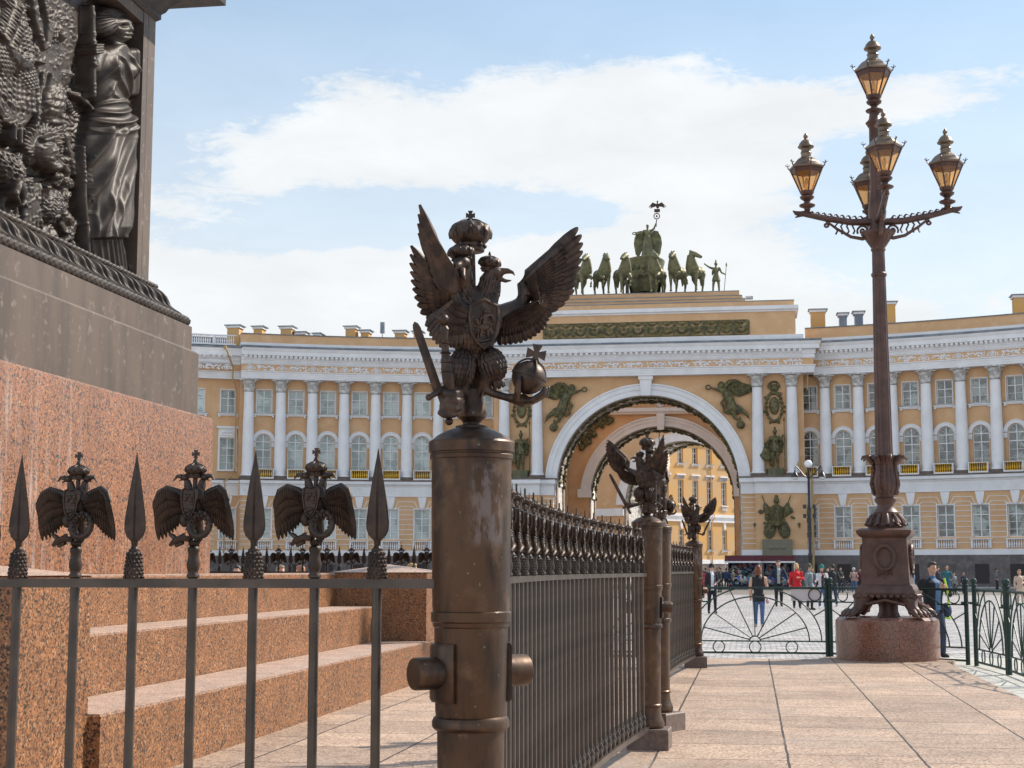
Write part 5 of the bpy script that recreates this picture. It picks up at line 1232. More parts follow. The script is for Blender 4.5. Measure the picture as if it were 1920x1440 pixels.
# chart of the large eagle: the picture units it was measured in, on planes at its own distance
def Eg(x, y, d=0.0):
    th = math.atan(348/2900); D = 4.949+d; cy = (720-y)/2900; cx = (x-960)/2900
    hz = math.cos(th)-cy*math.sin(th); zz = math.sin(th)+cy*math.cos(th)
    az = math.atan2(cx, hz)-math.atan2(884-960, 2900*1.0)
    hyp = math.hypot(cx, hz); return (D*math.tan(az), d, 1.5+zz/hyp*D/math.cos(az))
FM = mat('feather_bronze', (0.034,0.023,0.019), 0.42, 0.45, var=(0.080,0.050,0.036), vscale=22, bump=0.35, bscale=260, bdist=0.003)
def plume(mb, c, r, rows, w, L, rot=None, lo=-1.2, hi=1.1, only=None):
    """cover an ellipsoid with overlapping scale feathers pointing down"""
    c = Vector(c); Q = Euler(rot).to_matrix() if rot else Matrix.Identity(3)
    for i in range(rows):
        ph = hi+(lo-hi)*i/(rows-1); n = max(4, int(2*pi*r[0]*math.cos(ph)/w*1.25))
        for k in range(n):
            a = 2*pi*(k+.5*(i % 2))/n
            if only and not only(a): continue
            p = Vector((r[0]*math.cos(ph)*math.cos(a), r[1]*math.cos(ph)*math.sin(a), r[2]*math.sin(ph))); nn = Vector((p.x/r[0]**2, p.y/r[1]**2, p.z/r[2]**2)).normalized()
            ph2 = ph-L/r[2]; p2 = Vector((r[0]*math.cos(ph2)*math.cos(a), r[1]*math.cos(ph2)*math.sin(a), r[2]*math.sin(ph2))) if ph2 > -1.5 else p+Vector((0,0,-L))
            feather(mb, c+Q@(p*1.0), c+Q@(p2*1.05+nn*.001), w, Q@nn, .0016, 0, 4)
def big_eagle(t, variant='orb'):
    body = MB(); B = body
    B.ell(Eg(887,612), (.074,.064,.098), 18, 12); B.ell(Eg(892,572), (.058,.050,.055), 14, 8); B.ell(Eg(886,660,.01), (.050,.045,.06), 14, 8)
    B.ell(Eg(866,690,-.03), (.040,.042,.062), 14, 10, rot=(0,.12,0)); B.tube([Eg(866,705,-.03), Eg(869,742,-.02)], [.034,.016], 10)
    B.ell(Eg(921,684,-.015), (.044,.046,.054), 14, 10, rot=(0,-.35,0)); B.tube([Eg(914,700,-.015), Eg(903,735,-.01)], [.038,.017], 10)
    B.tube([Eg(886,680,.03), Eg(886,745,.03)], [.04,.02], 10)                                    # tail
    B.tube([Eg(880,575), Eg(866,540,-.01), Eg(864,514,-.035), Eg(865,496,-.045)], [.052,.043,.038,.031], 12); B.ell(Eg(866,494,-.058), (.029,.035,.025), 12, 8)
    B.tube([Eg(904,578), Eg(912,547), Eg(917,527), Eg(922,516,-.005)], [.052,.040,.034,.027], 12); B.ell(Eg(927,512,-.008), (.031,.026,.022), 12, 8)
    # beaks, open
    B.tube([Eg(862,495,-.08), Eg(855,500,-.100), Eg(852,510,-.112), Eg(856,522,-.112)], [.016,.013,.010,.003], 8); B.tube([Eg(867,506,-.078), Eg(868,518,-.095), Eg(872,527,-.10)], [.012,.009,.003], 8)
    B.tube([Eg(940,509,-.012), Eg(952,508,-.016), Eg(962,511,-.018), Eg(966,519,-.018)], [.013,.010,.006,.0015], 8); B.tube([Eg(936,522,-.010), Eg(948,527,-.014), Eg(961,526,-.016)], [.010,.007,.002], 8)
    # shoulders running into the wings
    B.tube([Eg(870,590,-.02), Eg(852,570,-.05), Eg(846,540,-.07)], [.04,.03,.018], 10); B.tube([Eg(910,600,0), Eg(940,596,.01), Eg(972,578,.03), Eg(986,552,.035), Eg(980,532,.035)], [.058,.044,.034,.028,.020], 10)
    # legs
    B.tube([Eg(868,738,-.02), Eg(862,744,-.05), Eg(852,748,-.075)], [.017,.013,.013], 10)
    B.tube([Eg(900,726,-.012), Eg(925,738,-.02), Eg(950,745,-.03), Eg(965,748,-.035)], [.017,.0135,.013,.016], 10)
    B.tube([Eg(886,560,.02), Eg(884,470,.01)], .013, 8)
    bo = blob(body, 'eagle', FM, t, voxel=.0042, smooth=2)
    # plumage
    pl = MB()
    plume(pl, Eg(887,612), (.077,.067,.101), 13, .019, .028); plume(pl, Eg(866,690,-.03), (.042,.044,.064), 9, .013, .026, (0,.12,0)); plume(pl, Eg(921,684,-.015), (.046,.048,.056), 9, .015, .024, (0,-.35,0))
    for (P, r0, r1) in (([Eg(882,572), Eg(866,540,-.01), Eg(864,505,-.02)], .048, .034), ([Eg(903,572), Eg(915,545), Eg(920,522,-.004)], .048, .031)):
        for i in range(9):
            q = i/8; c = lerp_path(P, q); r = r0+(r1-r0)*q; dr = (lerp_path(P, min(1, q+.05))-lerp_path(P, max(0, q-.05))).normalized()
            for k in range(12):
                a = 2*pi*(k+.5*(i % 2))/12; u = Vector((math.cos(a), math.sin(a), 0)); feather(pl, c+u*r, c+u*(r*1.12)-dr*.024, .011, u, .0014, 0, 4)
    for (x0, y0, d0, x1, y1) in ((866,700,-.05,870,752), (874,702,-.045,876,752), (858,700,-.05,864,750), (904,700,-.04,896,742), (912,704,-.04,902,746), (921,704,-.03,908,742), (895,700,-.03,892,745)):
        feather(pl, Eg(x0,y0,d0), Eg(x1,y1,d0+.02), .014, (0,-1,0), .0022)
    pl.build('plumage', FM, bo, 50)
    # wings
    for nm, sets in (('wing', [
            ([Eg(984,528,.04), Eg(988,545,.04), Eg(996,562,.04), Eg(1000,572,.04)], [Eg(1083,427,.075), Eg(1092,446,.08), Eg(1092,478,.08), Eg(1085,512,.075), Eg(1078,542,.07), Eg(1060,568,.06), Eg(1047,578,.055)], 12, .038),
            ([Eg(1000,568,.035), Eg(985,575,.025), Eg(962,586,.015), Eg(938,600,.005)], [Eg(1034,592,.05), Eg(1020,618,.04), Eg(1000,634,.03), Eg(978,643,.02), Eg(958,646,.01), Eg(938,648,.0)], 13, .031)]),
          ('wing', [
            ([Eg(846,528,-.075), Eg(846,542,-.075), Eg(843,556,-.075)], [Eg(786,384,-.17), Eg(783,415,-.165), Eg(785,445,-.16), Eg(800,480,-.13), Eg(812,520,-.11)], 9, .034),
            ([Eg(838,548,-.06), Eg(832,562,-.055), Eg(830,575,-.05)], [Eg(770,461,-.13), Eg(768,490,-.12), Eg(770,522,-.11), Eg(776,554,-.10), Eg(787,586,-.08), Eg(800,598,-.07)], 10, .032),
            ([Eg(838,566,-.07), Eg(848,574,-.06), Eg(862,584,-.05)], [Eg(798,612,-.07), Eg(808,634,-.065), Eg(824,652,-.06), Eg(845,652,-.055), Eg(864,648,-.05)], 10, .030)])):
        w = MB()
        right = sets[0][1][0][0] > 0
        nrm = Vector((.2,-1,.1)) if right else Vector((.62,-.75,.12))
        for (ro, ti, n, wd) in sets:
            wing_layers(w, ro, ti, n, nrm, wd, ((1.0,0),(.70,.009),(.48,.017),(.30,.025),(.16,.031)), .0042, .006)
            wing_layers(w, ro, ti, n, -nrm, wd, ((.98,.001),(.6,.004)), .0026, .004)
        if right:
            w.tube([Eg(935,590,.01), Eg(968,578,.025), Eg(986,556,.035), Eg(981,534,.035), Eg(990,512,.045), Eg(1030,474,.06), Eg(1060,450,.07)], [.030,.029,.027,.021,.015,.010,.004], 10)
        else:
            w.tube([Eg(865,585,-.04), Eg(850,566,-.07), Eg(843,540,-.08), Eg(846,512,-.085), Eg(832,478,-.11), Eg(806,425,-.15)], [.02,.019,.017,.013,.010,.004], 10)
        w.build(nm, FM, t, 50)
    # shield turned with the breast
    sh = [(-.044,.060),(-.020,.070),(0,.080),(.020,.070),(.044,.060),(.048,.02),(.042,-.025),(.024,-.058),(0,-.078),(-.024,-.058),(-.042,-.025),(-.048,.02)]
    c = Vector(Eg(907,608,-.062)); s = MB(); s.T = Matrix.Translation(c) @ Matrix.Rotation(R(14), 4, 'Z')
    s.prism(sh, -.004, .03); s.tube([(x,-.006,z) for x, z in sh], .006, 6, closed=True, up=(0,1,0)); rr = random.Random(4)
    # rider on horseback in low relief
    s.ell((-.004,-.006,-.010),(.024,.010,.013),10,6); s.tube([(-.018,-.008,-.004),(-.028,-.010,.014),(-.034,-.010,.010)],[.009,.007,.005],6)
    for (a, b) in (((-.018,-.015),(-.030,-.034)),((-.010,-.018),(-.014,-.042)),((.012,-.016),(.010,-.042)),((.018,-.012),(.026,-.036))): s.tube([(a[0],-.008,a[1]),(b[0],-.008,b[1])],[.006,.004],5)
    s.limb((.0,-.010,.002),(.002,-.012,.026),.009,.008); s.ell((.003,-.012,.039),(.007,.007,.008),8,5); s.tube([(.0,-.013,.024),(-.014,-.016,.016),(-.020,-.014,-.02),(-.022,-.012,-.05)],[.005,.004,.0025,.002],5); s.tube([(.006,-.010,.026),(.022,-.010,.03),(.03,-.008,.012)],[.008,.007,.004],5)
    s.tube([(.018,-.006,-.004),(.032,-.008,.002),(.034,-.006,-.02)],[.006,.005,.003],5); s.tube([(-.03,-.006,-.048),(-.01,-.008,-.056),(.012,-.008,-.05),(.022,-.006,-.044)],[.004,.006,.006,.003],6)
    for k in range(26): s.ell((rr.uniform(-.034,.034), -.004, rr.uniform(-.05,.055)), (rr.uniform(.003,.007), .004, rr.uniform(.003,.007)), 6, 4)
    s.build('shield', FM, t, 40)
    # crowns
    k = MB(); crown_shape(k, Eg(882,440,.01), .067, .094, 0, 16); k.lathe([(.008,0),(.011,.004),(.010,.012),(.007,.018),(.008,.022),(.004,.03)], Eg(882,420,.01), 10); cross_shape(k, Eg(882,404,.01), .030, th=.3); k.build('crown', FM, t, 50)
    for (x, y, d, r, h, l) in ((864,474,-.045,.042,.050,-.12), (918,494,0,.036,.046,.12)):
        k = MB(); crown_shape(k, Eg(x,y,d), r, h, l, 10); q = Eg(x,y-12,d); k.lathe([(.005,0),(.006,.004),(.002,.018)], q, 6); k.build('crown', FM, t, 50)
    # left claw closed on sword and sceptre
    c = MB()
    for i, (x, y) in enumerate(((852,738),(854,751),(851,763),(845,775))):
        r = (.0175,.0175,.016,.0135)[i]
        c.tube([Eg(x-26+i*2,y-2,-.095), Eg(x-14,y+1,-.118), Eg(x,y+2,-.120), Eg(x+9,y,-.104), Eg(x+8,y-2,-.088)], [r*.8,r,r,r*.95,r*.7], 9)
    c.tube([Eg(842,770,-.105), Eg(834,778,-.112), Eg(832,783,-.112)], [.012,.013,.009], 8); c.ell(Eg(838,752,-.09), (.024,.022,.036), 12, 8)
    c.tube([Eg(862,744,-.06), Eg(850,748,-.085)], [.015,.018], 8)
    blob(c, 'claw', FM, t, voxel=.0035, smooth=2)
    s = MB()
    def blade(a, b, w, th):
        a, b = Vector(a), Vector(b); d = (b-a).normalized(); n = Vector((0.1,-1,0)).normalized(); u = d.cross(n).normalized(); v = []; f = []
        for q, k_ in ((0,1),(.9,.86),(.965,.6),(1,.02)):
            p = a+(b-a)*q; v += [p-u*w*k_, p+n*th*k_, p+u*w*k_, p-n*th*k_]
        for i in range(3):
            for j in range(4): j2 = (j+1) % 4; f.append((i*4+j, (i+1)*4+j, (i+1)*4+j2, i*4+j2))
        f.append((0,1,2,3)); s.add(v, f)
    if variant == 'sword': blade(Eg(985,748,-.04), Eg(1072,585,-.02), .016, .006); s.tube([Eg(965,738,-.05), Eg(985,748,-.04), Eg(1005,758,-.03)], .010, 8); s.tube([Eg(985,748,-.04), Eg(966,785,-.05)], .011, 8)
    else: blade(Eg(822,735,-.10), Eg(777,603,-.13), .0150, .0050)
    s.tube([Eg(806,744,-.12), Eg(822,734,-.11), Eg(838,724,-.09)], [.0085,.011,.0085], 8); s.ell(Eg(804,745,-.12), .011, 8, 6); s.ell(Eg(840,723,-.09), .010, 8, 6)
    s.tube([Eg(824,738,-.10), Eg(840,783,-.09)], .009, 8); s.ell(Eg(842,790,-.09), .013, 10, 7)
    s.build('sword', FM, t, 30)
    s = MB(); s.ell(Eg(831,599,-.135), .0185, 14, 10); cross_shape(s, Eg(831,586,-.135), .018, th=.3)
    P = [Eg(832,612,-.133), Eg(833,618,-.132), Eg(834,630,-.131), Eg(835,660,-.128), Eg(838,690,-.124), Eg(841,710,-.12), Eg(843,724,-.116), Eg(846,740,-.11)]
    s.tube(P, [.012,.016,.0105,.0125,.019,.021,.017,.012], 14)
    for k in range(4): q = lerp_path(P, .25+.14*k); s.lathe([(.014,-.003),(.018+.002*k,0),(.014,.003)], q, 14)
    s.build('sceptre', FM, t, 35)
    if variant == 'orb':
        c0 = Vector(Eg(991,708,-.03)); o = MB(); o.ell(c0, .0545, 32, 20)
        o.T = Matrix.Translation(c0) @ Matrix.Rotation(R(17), 4, 'Y')
        o.lathe([(.0552,-.004),(.058,-.0035),(.058,.0035),(.0552,.004)], (0,0,.005), 40, caps=False)
        for a in (0.3, 0.3+pi/2):
            o.tube([(.0555*math.cos(a)*math.cos(q), .0555*math.sin(a)*math.cos(q), .005+.0555*math.sin(q)) for q in np.linspace(0.02, pi-.02, 24)], .0035, 6, up=(math.cos(a+pi/2), math.sin(a+pi/2), 0))
        o.T = Matrix.Identity(4); o.lathe([(.010,0),(.008,.006),(.006,.012)], Eg(1003,682,-.03), 10); cross_shape(o, Eg(1005,664,-.03), .062, th=.16, rot=-.18)
        o.build('orb', FM, t, 40)
        c = MB(); c.tube([Eg(950,745,-.03), Eg(968,748,-.035), Eg(985,752,-.03)], [.013,.019,.022], 10)
        c.tube([Eg(970,748,-.05), Eg(970,735,-.082), Eg(972,715,-.090), Eg(973,704,-.084)], [.012,.011,.010,.008], 9)
        c.tube([Eg(980,752,-.04), Eg(1000,750,-.066), Eg(1018,738,-.072), Eg(1024,726,-.066)], [.014,.012,.011,.009], 9)
        c.tube([Eg(980,752,-.02), Eg(1004,750,-.005), Eg(1024,738,.0), Eg(1028,724,-.005)], [.014,.012,.011,.008], 9); c.tube([Eg(972,750,-.02), Eg(975,742,.02), Eg(972,715,.03)], [.013,.011,.009], 9)
        c.ell(Eg(990,752,-.03), (.030,.028,.014), 12, 8)
        blob(c, 'claw', FM, t, voxel=.0035, smooth=2)
    else:
        o = MB()
        if variant != 'sword': o.tube([Eg(960,760,-.03), Eg(975,735,-.03), Eg(1000,680,-.03), Eg(1022,640,-.03), Eg(1028,628,-.03)], [.010,.012,.017,.013,.011], 10); o.ell(Eg(1032,618,-.03), .018, 10, 8); o.build('sceptre', FM, t, 40)
        c = MB(); c.ell(Eg(972,742,-.03), (.025,.028,.026), 10, 8)
        for i in range(3): c.tube([Eg(958+i*9,745-i*5,-.04), Eg(964+i*9,742-i*5,-.065), Eg(972+i*9,738-i*5,-.06)], .010, 8)
        blob(c, 'claw', FM, t, voxel=.0045, smooth=2)
big_eagle(p1)
def kids(root, newroot):
    for ch in list(root.children):
        c = ch.copy(); COL.objects.link(c); c.parent = newroot
        for g in list(ch.children): d = g.copy(); COL.objects.link(d); d.parent = c
p4 = post_thing(P4[0], P4[1], R(2), 'farthest cannon post, small eagle with spread wings before the yellow street building'); cannon_parts(p4); big_eagle(p4, 'sceptre')
for o in p4.children:
    if o.name.startswith(('wing', 'eagle', 'crown', 'shield', 'claw', 'sword', 'sceptre')): pass
p2 = post_thing(P2[0], P2[1], R(-2), 'second cannon post, nearer of the gate pair, eagle with a sword before the inner arch'); cannon_parts(p2, -20); big_eagle(p2, 'sword'); p2.scale = (-1, 1, 1)
p3 = post_thing(P3[0], P3[1], R(62), 'third cannon post, close behind the second one on the far side of the gate'); kids(p1, p3)
# ------------------------------------------------------------------ the great five-lantern lamp
LX, LY = 2.28, 27.12
LM = M['lampmetal']
lamp = thing('street_lamp', 'tall brown ornate lamp post with five lanterns on a round granite base', 'street lamp', (LX, LY, 0))
mb = MB(); mb.lathe([(.855,-.1),(.86,.60),(.85,.66),(.79,.705),(.0,.71)], (-.03,0,0), 96); mb.build('granite_base', M['granite_l'], lamp, 20)
ped = MB(); ped.T = Matrix.Rotation(R(-11), 4, 'Z')
def sq(mb, prof, T=None):
    n = len(prof); v = []; f = []
    for a, z in prof: v += [(-a,-a,z),(a,-a,z),(a,a,z),(-a,a,z)]
    for i in range(n-1):
        for k in range(4): k2 = (k+1) % 4; f.append((i*4+k, i*4+k2, (i+1)*4+k2, (i+1)*4+k))
    f.append((3,2,1,0)); f.append(tuple((n-1)*4+k for k in range(4))); mb.add(v, f)
sq(ped, [(.47,1.06),(.49,1.09),(.49,1.14),(.46,1.18),(.44,1.23),(.405,1.25),(.395,1.30),(.365,2.0),(.37,2.03),(.42,2.07),(.45,2.11),(.45,2.16),(.38,2.19)])
for a in range(4):
    ped.T = Matrix.Rotation(R(-11+90*a), 4, 'Z')
    # wreath with ribbon on each face
    c = (0,-.40,1.72); P = [(.155*math.cos(t), -.402+.02*0, 1.70+.20*math.sin(t)) for t in np.linspace(0, 2*pi, 25)[:-1]]
    ped.tube(P, .042, 8, closed=True, up=(0,1,0)); rr = random.Random(a)
    for i in range(44): t = 2*pi*i/44; q = rr.uniform(-.03, .03); ped.ell(((.155+q)*math.cos(t), -.425, 1.70+(.20+q)*math.sin(t)), (.026,.014,.014), 6, 4, rot=(0,-t+rr.uniform(-.6,.6),0))
    ped.tube([(0,-.41,1.50),(-.06,-.42,1.44),(-.12,-.42,1.45),(-.10,-.42,1.38)], [.014,.02,.018,.01], 6); ped.tube([(0,-.41,1.50),(.05,-.42,1.44),(.11,-.42,1.47),(.12,-.42,1.40)], [.014,.02,.018,.01], 6); ped.ell((0,-.42,1.50), .022, 6, 4); ped.tube([(0,-.42,1.49),(.01,-.42,1.36)], .013, 5)
    # skirt and paw at each corner
    for s in np.linspace(-.42, .42, 9): ped.ell((s,-.50,1.06), (.05,.045,.04), 8, 5, rot=(0.4,0,.5))
    ped.tube([(-.5,-.47,1.05),(-.3,-.47,.93),(0,-.46,1.0),(.3,-.47,.93),(.5,-.47,1.05)], .035, 6)
    ped.T = Matrix.Rotation(R(-11+90*a+45), 4, 'Z')
    ped.tube([(0,-.50,1.06),(0,-.58,.96),(0,-.63,.85),(0,-.72,.78)], [.17,.125,.09,.085], 12)
    for k in range(4):
        x = -.115+.077*k; l = .10*(1-abs(k-1.5)*.25)
        ped.tube([(x*.8,-.66,.80),(x,-.76-l*.4,.81),(x*1.15,-.81-l*.6,.765),(x*1.15,-.82-l*.7,.735)], [.04,.050,.046,.03], 9)
        ped.ell((x*1.15,-.86-l*.7,.735), (.022,.03,.02), 7, 5)
ped.T = Matrix.Identity(4); ped.lathe([(.20,.70),(.16,.8),(.16,1.1)], seg=12)
ped.build('pedestal', LM, lamp, 40)
vz = MB()
vz.lathe([(.30,2.18),(.31,2.22),(.26,2.24)], seg=24)
vz.lathe([(.29,2.20),(.31,2.24),(.24,2.33),(.20,2.43),(.215,2.47),(.19,2.50),(.145,2.56),(.14,2.60),(.185,2.66),(.19,2.70),(.16,2.72),(.215,2.86),(.225,2.98),(.205,3.10),(.185,3.20),(.18,3.30),(.20,3.37),(.25,3.41),(.27,3.43),(.16,3.44)], seg=40, fr=lambda a, z: 1+(.05*math.cos(a*8) if z > 2.72 else .04*math.cos(a*16)*(z < 2.45)))
for k in range(8):
    a = k*pi/4+.2; u = Vector((math.cos(a), math.sin(a), 0)); vz.tube([u*.20+Vector((0,0,3.30)), u*.30+Vector((0,0,3.42)), u*.37+Vector((0,0,3.41)), u*.40+Vector((0,0,3.36))], [.05,.045,.03,.01], 7)
    vz.tube([u*.19+Vector((0,0,2.76)), u*.235+Vector((0,0,2.95)), u*.205+Vector((0,0,3.15)), u*.20+Vector((0,0,3.3))], [.03,.035,.03,.02], 6)
    for q in range(5): vz.ell(u*(.225-.008*q)+Vector((0,0,2.82+.09*q))+Vector((-u.y,u.x,0))*.04, (.018,.018,.03), 6, 4)
for k in range(12): a = k*pi/6; u = Vector((math.cos(a), math.sin(a), 0)); vz.tube([u*.22+Vector((0,0,2.44)), u*.29+Vector((0,0,2.34)), u*.33+Vector((0,0,2.25)), u*.36+Vector((0,0,2.27))], [.02,.035,.035,.02], 6)
vz.build('leaf_vase', LM, lamp, 50)
po = MB(); H0, H1 = 3.42, 7.02
pr = [(.155,H0)]+[(.150-.042*t, H0+.05+(H1-H0-.05)*t) for t in np.linspace(0, 1, 8)]
po.lathe(pr, seg=80, fr=lambda a, z: 1-.07*abs(math.sin(a*8))**.6)
po.lathe([(.12,6.55),(.135,6.57),(.135,6.60),(.12,6.62)], seg=24)
po.lathe([(.11,7.0),(.13,7.02),(.12,7.06),(.14,7.10),(.24,7.26),(.29,7.30),(.29,7.35),(.22,7.37),(.15,7.38)], seg=48, fr=lambda a, z: 1+.05*math.cos(a*16)*(7.08 < z < 7.29))
po.lathe([(.15,7.36),(.13,7.5),(.16,7.7),(.13,7.9),(.11,8.1),(.10,9.2),(.13,9.25),(.16,9.3),(.10,9.36),(.08,9.5)], seg=24)
po.build('pole', LM, lamp, 40)
def lantern(parent, c, s=1.0, rz=0.0):
    """six-sided lantern on a turned stem; c is the foot of the stem"""
    f = MB(); T0 = Matrix.Translation(c) @ Matrix.Rotation(rz, 4, 'Z') @ Matrix.Diagonal((s*1.10, s*1.10, s, 1)); f.T = T0
    f.lathe([(.05,0),(.09,.04),(.06,.09),(.07,.13),(.155,.17),(.17,.20),(.15,.22),(.07,.25),(.06,.29),(.10,.33),(.14,.36),(.15,.40),(.10,.42),(.13,.46),(.15,.50),(.15,.53)], seg=18)
    zb, zt, rb, rt = .52, 1.06, .135, .345
    for k in range(6):
        a, b = k*pi/3, (k+1)*pi/3; A0 = (rb*math.cos(a), rb*math.sin(a), zb); A1 = (rt*math.cos(a), rt*math.sin(a), zt); B0 = (rb*math.cos(b), rb*math.sin(b), zb); B1 = (rt*math.cos(b), rt*math.sin(b), zt)
        f.tube([A0, A1], .018, 5); f.tube([A0, B0], .018, 5); f.tube([A1, B1], .026, 5)
        # sheet band under the eaves and scroll on each corner
        q = .80; M0 = tuple(A0[i]+(A1[i]-A0[i])*q for i in range(3)); N0 = tuple(B0[i]+(B1[i]-B0[i])*q for i in range(3))
        f.tube([A1, (A1[0]*1.13, A1[1]*1.13, A1[2]+.05), (A1[0]*1.2, A1[1]*1.2, A1[2]+.16)], [.018,.014,.008], 5)
        f.tube([(A1[0]*1.02, A1[1]*1.02, A1[2]+.12), (A1[0]*1.17, A1[1]*1.17, A1[2]+.09), (A1[0]*1.30, A1[1]*1.30, A1[2]+.13)], .010, 5)
        f.add([M0, A1, B1, N0], [(0,1,2,3)])
    f.build('lantern_frame', LM, parent, 40)
    r = MB(); r.T = T0
    r.lathe([(.37,1.06),(.375,1.09),(.31,1.14),(.27,1.20),(.22,1.26),(.15,1.31),(.115,1.33)], seg=6); r.lathe([(.105,1.31),(.105,1.42),(.118,1.43),(.10,1.46),(.10,1.52),(.165,1.56),(.17,1.585),(.15,1.60),(.13,1.66),(.085,1.72),(.04,1.75),(.03,1.77),(.045,1.80),(.05,1.83),(.03,1.87),(.004,1.91)], seg=20)
    r.build('lantern_roof', M['lamptop'], parent, 40)
    g = MB(); g.T = T0; v = []; F = []
    for k in range(6): a = k*pi/3; v += [(rb*.97*math.cos(a), rb*.97*math.sin(a), zb+.01), (rt*.97*math.cos(a), rt*.97*math.sin(a), zt-.01)]
    for k in range(6): k2 = (k+1) % 6; F.append((k*2, k2*2, k2*2+1, k*2+1))
    g.add(v, F); g.build('lantern_glass', M['amber'], parent, 0)
    u = MB(); u.T = T0; u.lathe([(.045,.53),(.045,.62),(.03,.64),(.03,.66)], seg=10, m=0); u.lathe([(.03,.66),(.045,.72),(.04,.80),(.02,.85),(.004,.86)], seg=10, m=1); u.build('lantern_bulb', [M['brown_in'], M['bulb']], parent, 40)
def amber_mat():
    m = bpy.data.materials.new('amber_lantern_glass'); m.use_nodes = True; nt = m.node_tree; N = nt.nodes; L = nt.links
    N.remove(N['Principled BSDF']); o = N['Material Output']; d = N.new('ShaderNodeBsdfTranslucent'); d.inputs[0].default_value = (1.0,.62,.28,1)
    t = N.new('ShaderNodeBsdfTransparent'); t.inputs[0].default_value = (1.0,.80,.55,1); g = N.new('ShaderNodeBsdfGlossy'); g.inputs['Roughness'].default_value = .15
    x = N.new('ShaderNodeMixShader'); x.inputs[0].default_value = .42; L.new(t.outputs[0], x.inputs[1]); L.new(d.outputs[0], x.inputs[2])
    y = N.new('ShaderNodeMixShader'); y.inputs[0].default_value = .08; L.new(x.outputs[0], y.inputs[1]); L.new(g.outputs[0], y.inputs[2]); L.new(y.outputs[0], o.inputs[0]); return m
M['amber'] = amber_mat(); M['brown_in'] = mat('brown_fitting', (.09,.05,.035), .6); M['bulb'] = mat('frosted_bulb', (.75,.62,.42), .4)
ar0 = R(2)
for k in range(4):
    a = ar0+k*pi/2; u = Vector((math.cos(a), math.sin(a), 0)); m = MB(); m.T = Matrix.Rotation(a, 4, 'Z')
    m.tube([(.08,0,7.52),(.45,0,7.53),(.90,0,7.61),(1.30,0,7.71)], [.065,.06,.055,.05], 8); m.tube([(1.28,0,7.70),(1.40,0,7.72),(1.45,0,7.76)], [.055,.04,.01], 7); m.tube([(1.3,0,7.68),(1.41,0,7.64)], [.03,.012], 6)
    m.tube([(.10,0,7.30),(.26,0,7.23),(.46,0,7.27),(.70,0,7.42),(.90,0,7.58)], [.035,.035,.03,.025,.02], 7)
    for (cx, cz, r, t0, t1) in ((.25,7.37,.10,-.5,9),(.88,7.49,.06,1.5,9.5)): m.tube([(cx+r*(1-q*.09)*math.cos(q), 0, cz+r*(1-q*.09)*math.sin(q)) for q in np.linspace(t0, t1, 22)], .020, 6)
    for q in range(4): x = .40+.10*q; m.tube([(x-.02,0,7.53),(x+.03,0,7.46),(x-.01,0,7.38),(x+.02,0,7.32)], .018, 5)
    for q in range(9): x = .28+.105*q; z = 7.58+.14*((x-.28)/1.0)**1.4; m.tube([(x-.035,0,z),(x,0,z+.05),(x+.035,0,z+.045),(x+.04,0,z+.02)], [.022,.016,.008,.004], 5)
    m.build('arm', LM, lamp, 45)
    lantern(lamp, (u.x*1.20, u.y*1.20, 7.70), .765, R(8)+k*.3)
lantern(lamp, (0,0,9.36), .82, R(10))
# ------------------------------------------------------------------ smaller street lamp by the pier
sl = thing('street_lamp', 'slender dark street lamp with a white globe between two hanging lanterns, by the right pier', 'street lamp', (4.35,118,GZ))
mb = MB(); mb.lathe([(.28,0),(.28,.5),(.22,.6),(.24,.9),(.16,1.1),(.14,2.5),(.17,2.6),(.17,2.75),(.12,2.85),(.11,5.0),(.14,5.1),(.10,5.2),(.08,9.0),(.12,9.05),(.10,9.2)], seg=14)
for s in (-1, 1):
    mb.tube([(0,0,8.4),(s*.35,0,8.65),(s*.7,0,9.1),(s*.95,0,9.35),(s*1.0,0,9.1)], .045, 6); mb.lathe([(.03,.55),(.06,.5),(.05,.4),(.12,.35),(.28,.05),(.30,0)], (s*1.0,0,8.5), 12)
    for q in (-.22, .22): mb.box(s*.35-.12+0, s*.35+.12, -.15, .0, 5.8+q*1.6, 6.1+q*1.6)
mb.build('pole', M['iron'], sl, 40)
mb = MB(); mb.ell((0,0,9.5), .30, 16, 10); mb.build('globe', mat('white_globe', (.85,.85,.88), .15), sl)
for s in (-1, 1): mb = MB(); mb.lathe([(.26,0),(.2,-.12),(.08,-.2),(.0,-.21)], (s*1.0,0,8.5), 12); mb.build('lantern_glass', mat('clear_bowl', (.7,.72,.75), .2), sl)
# round clock seen in the passage
ck = thing('street_clock', 'small round clock on a dark bracket, seen in the passage behind an eagle', 'clock', (-9.2,160,6.2))
mb = MB(); mb.T = Matrix.Rotation(R(90), 4, 'X'); mb.lathe([(.75,-.12),(.82,-.1),(.82,.1),(.75,.12),(.70,.10),(0,.10)], seg=24); mb.T = Matrix.Identity(4); mb.tube([(0,0,.8),(0,0,9.5)], .05, 6); mb.build('case', M['iron'], ck, 30)
mb = MB(); mb.T = Matrix.Rotation(R(90), 4, 'X'); mb.lathe([(.69,.105),(0,.106)], seg=24); mb.T = Matrix.Identity(4); mb.box(-.03,.03,-.13,-.11,0,.5,1); mb.box(0,.38,-.13,-.11,-.03,.03,1); mb.build('face', [mat('clock_face', (.65,.6,.42), .5), M['iron']], ck, 0)

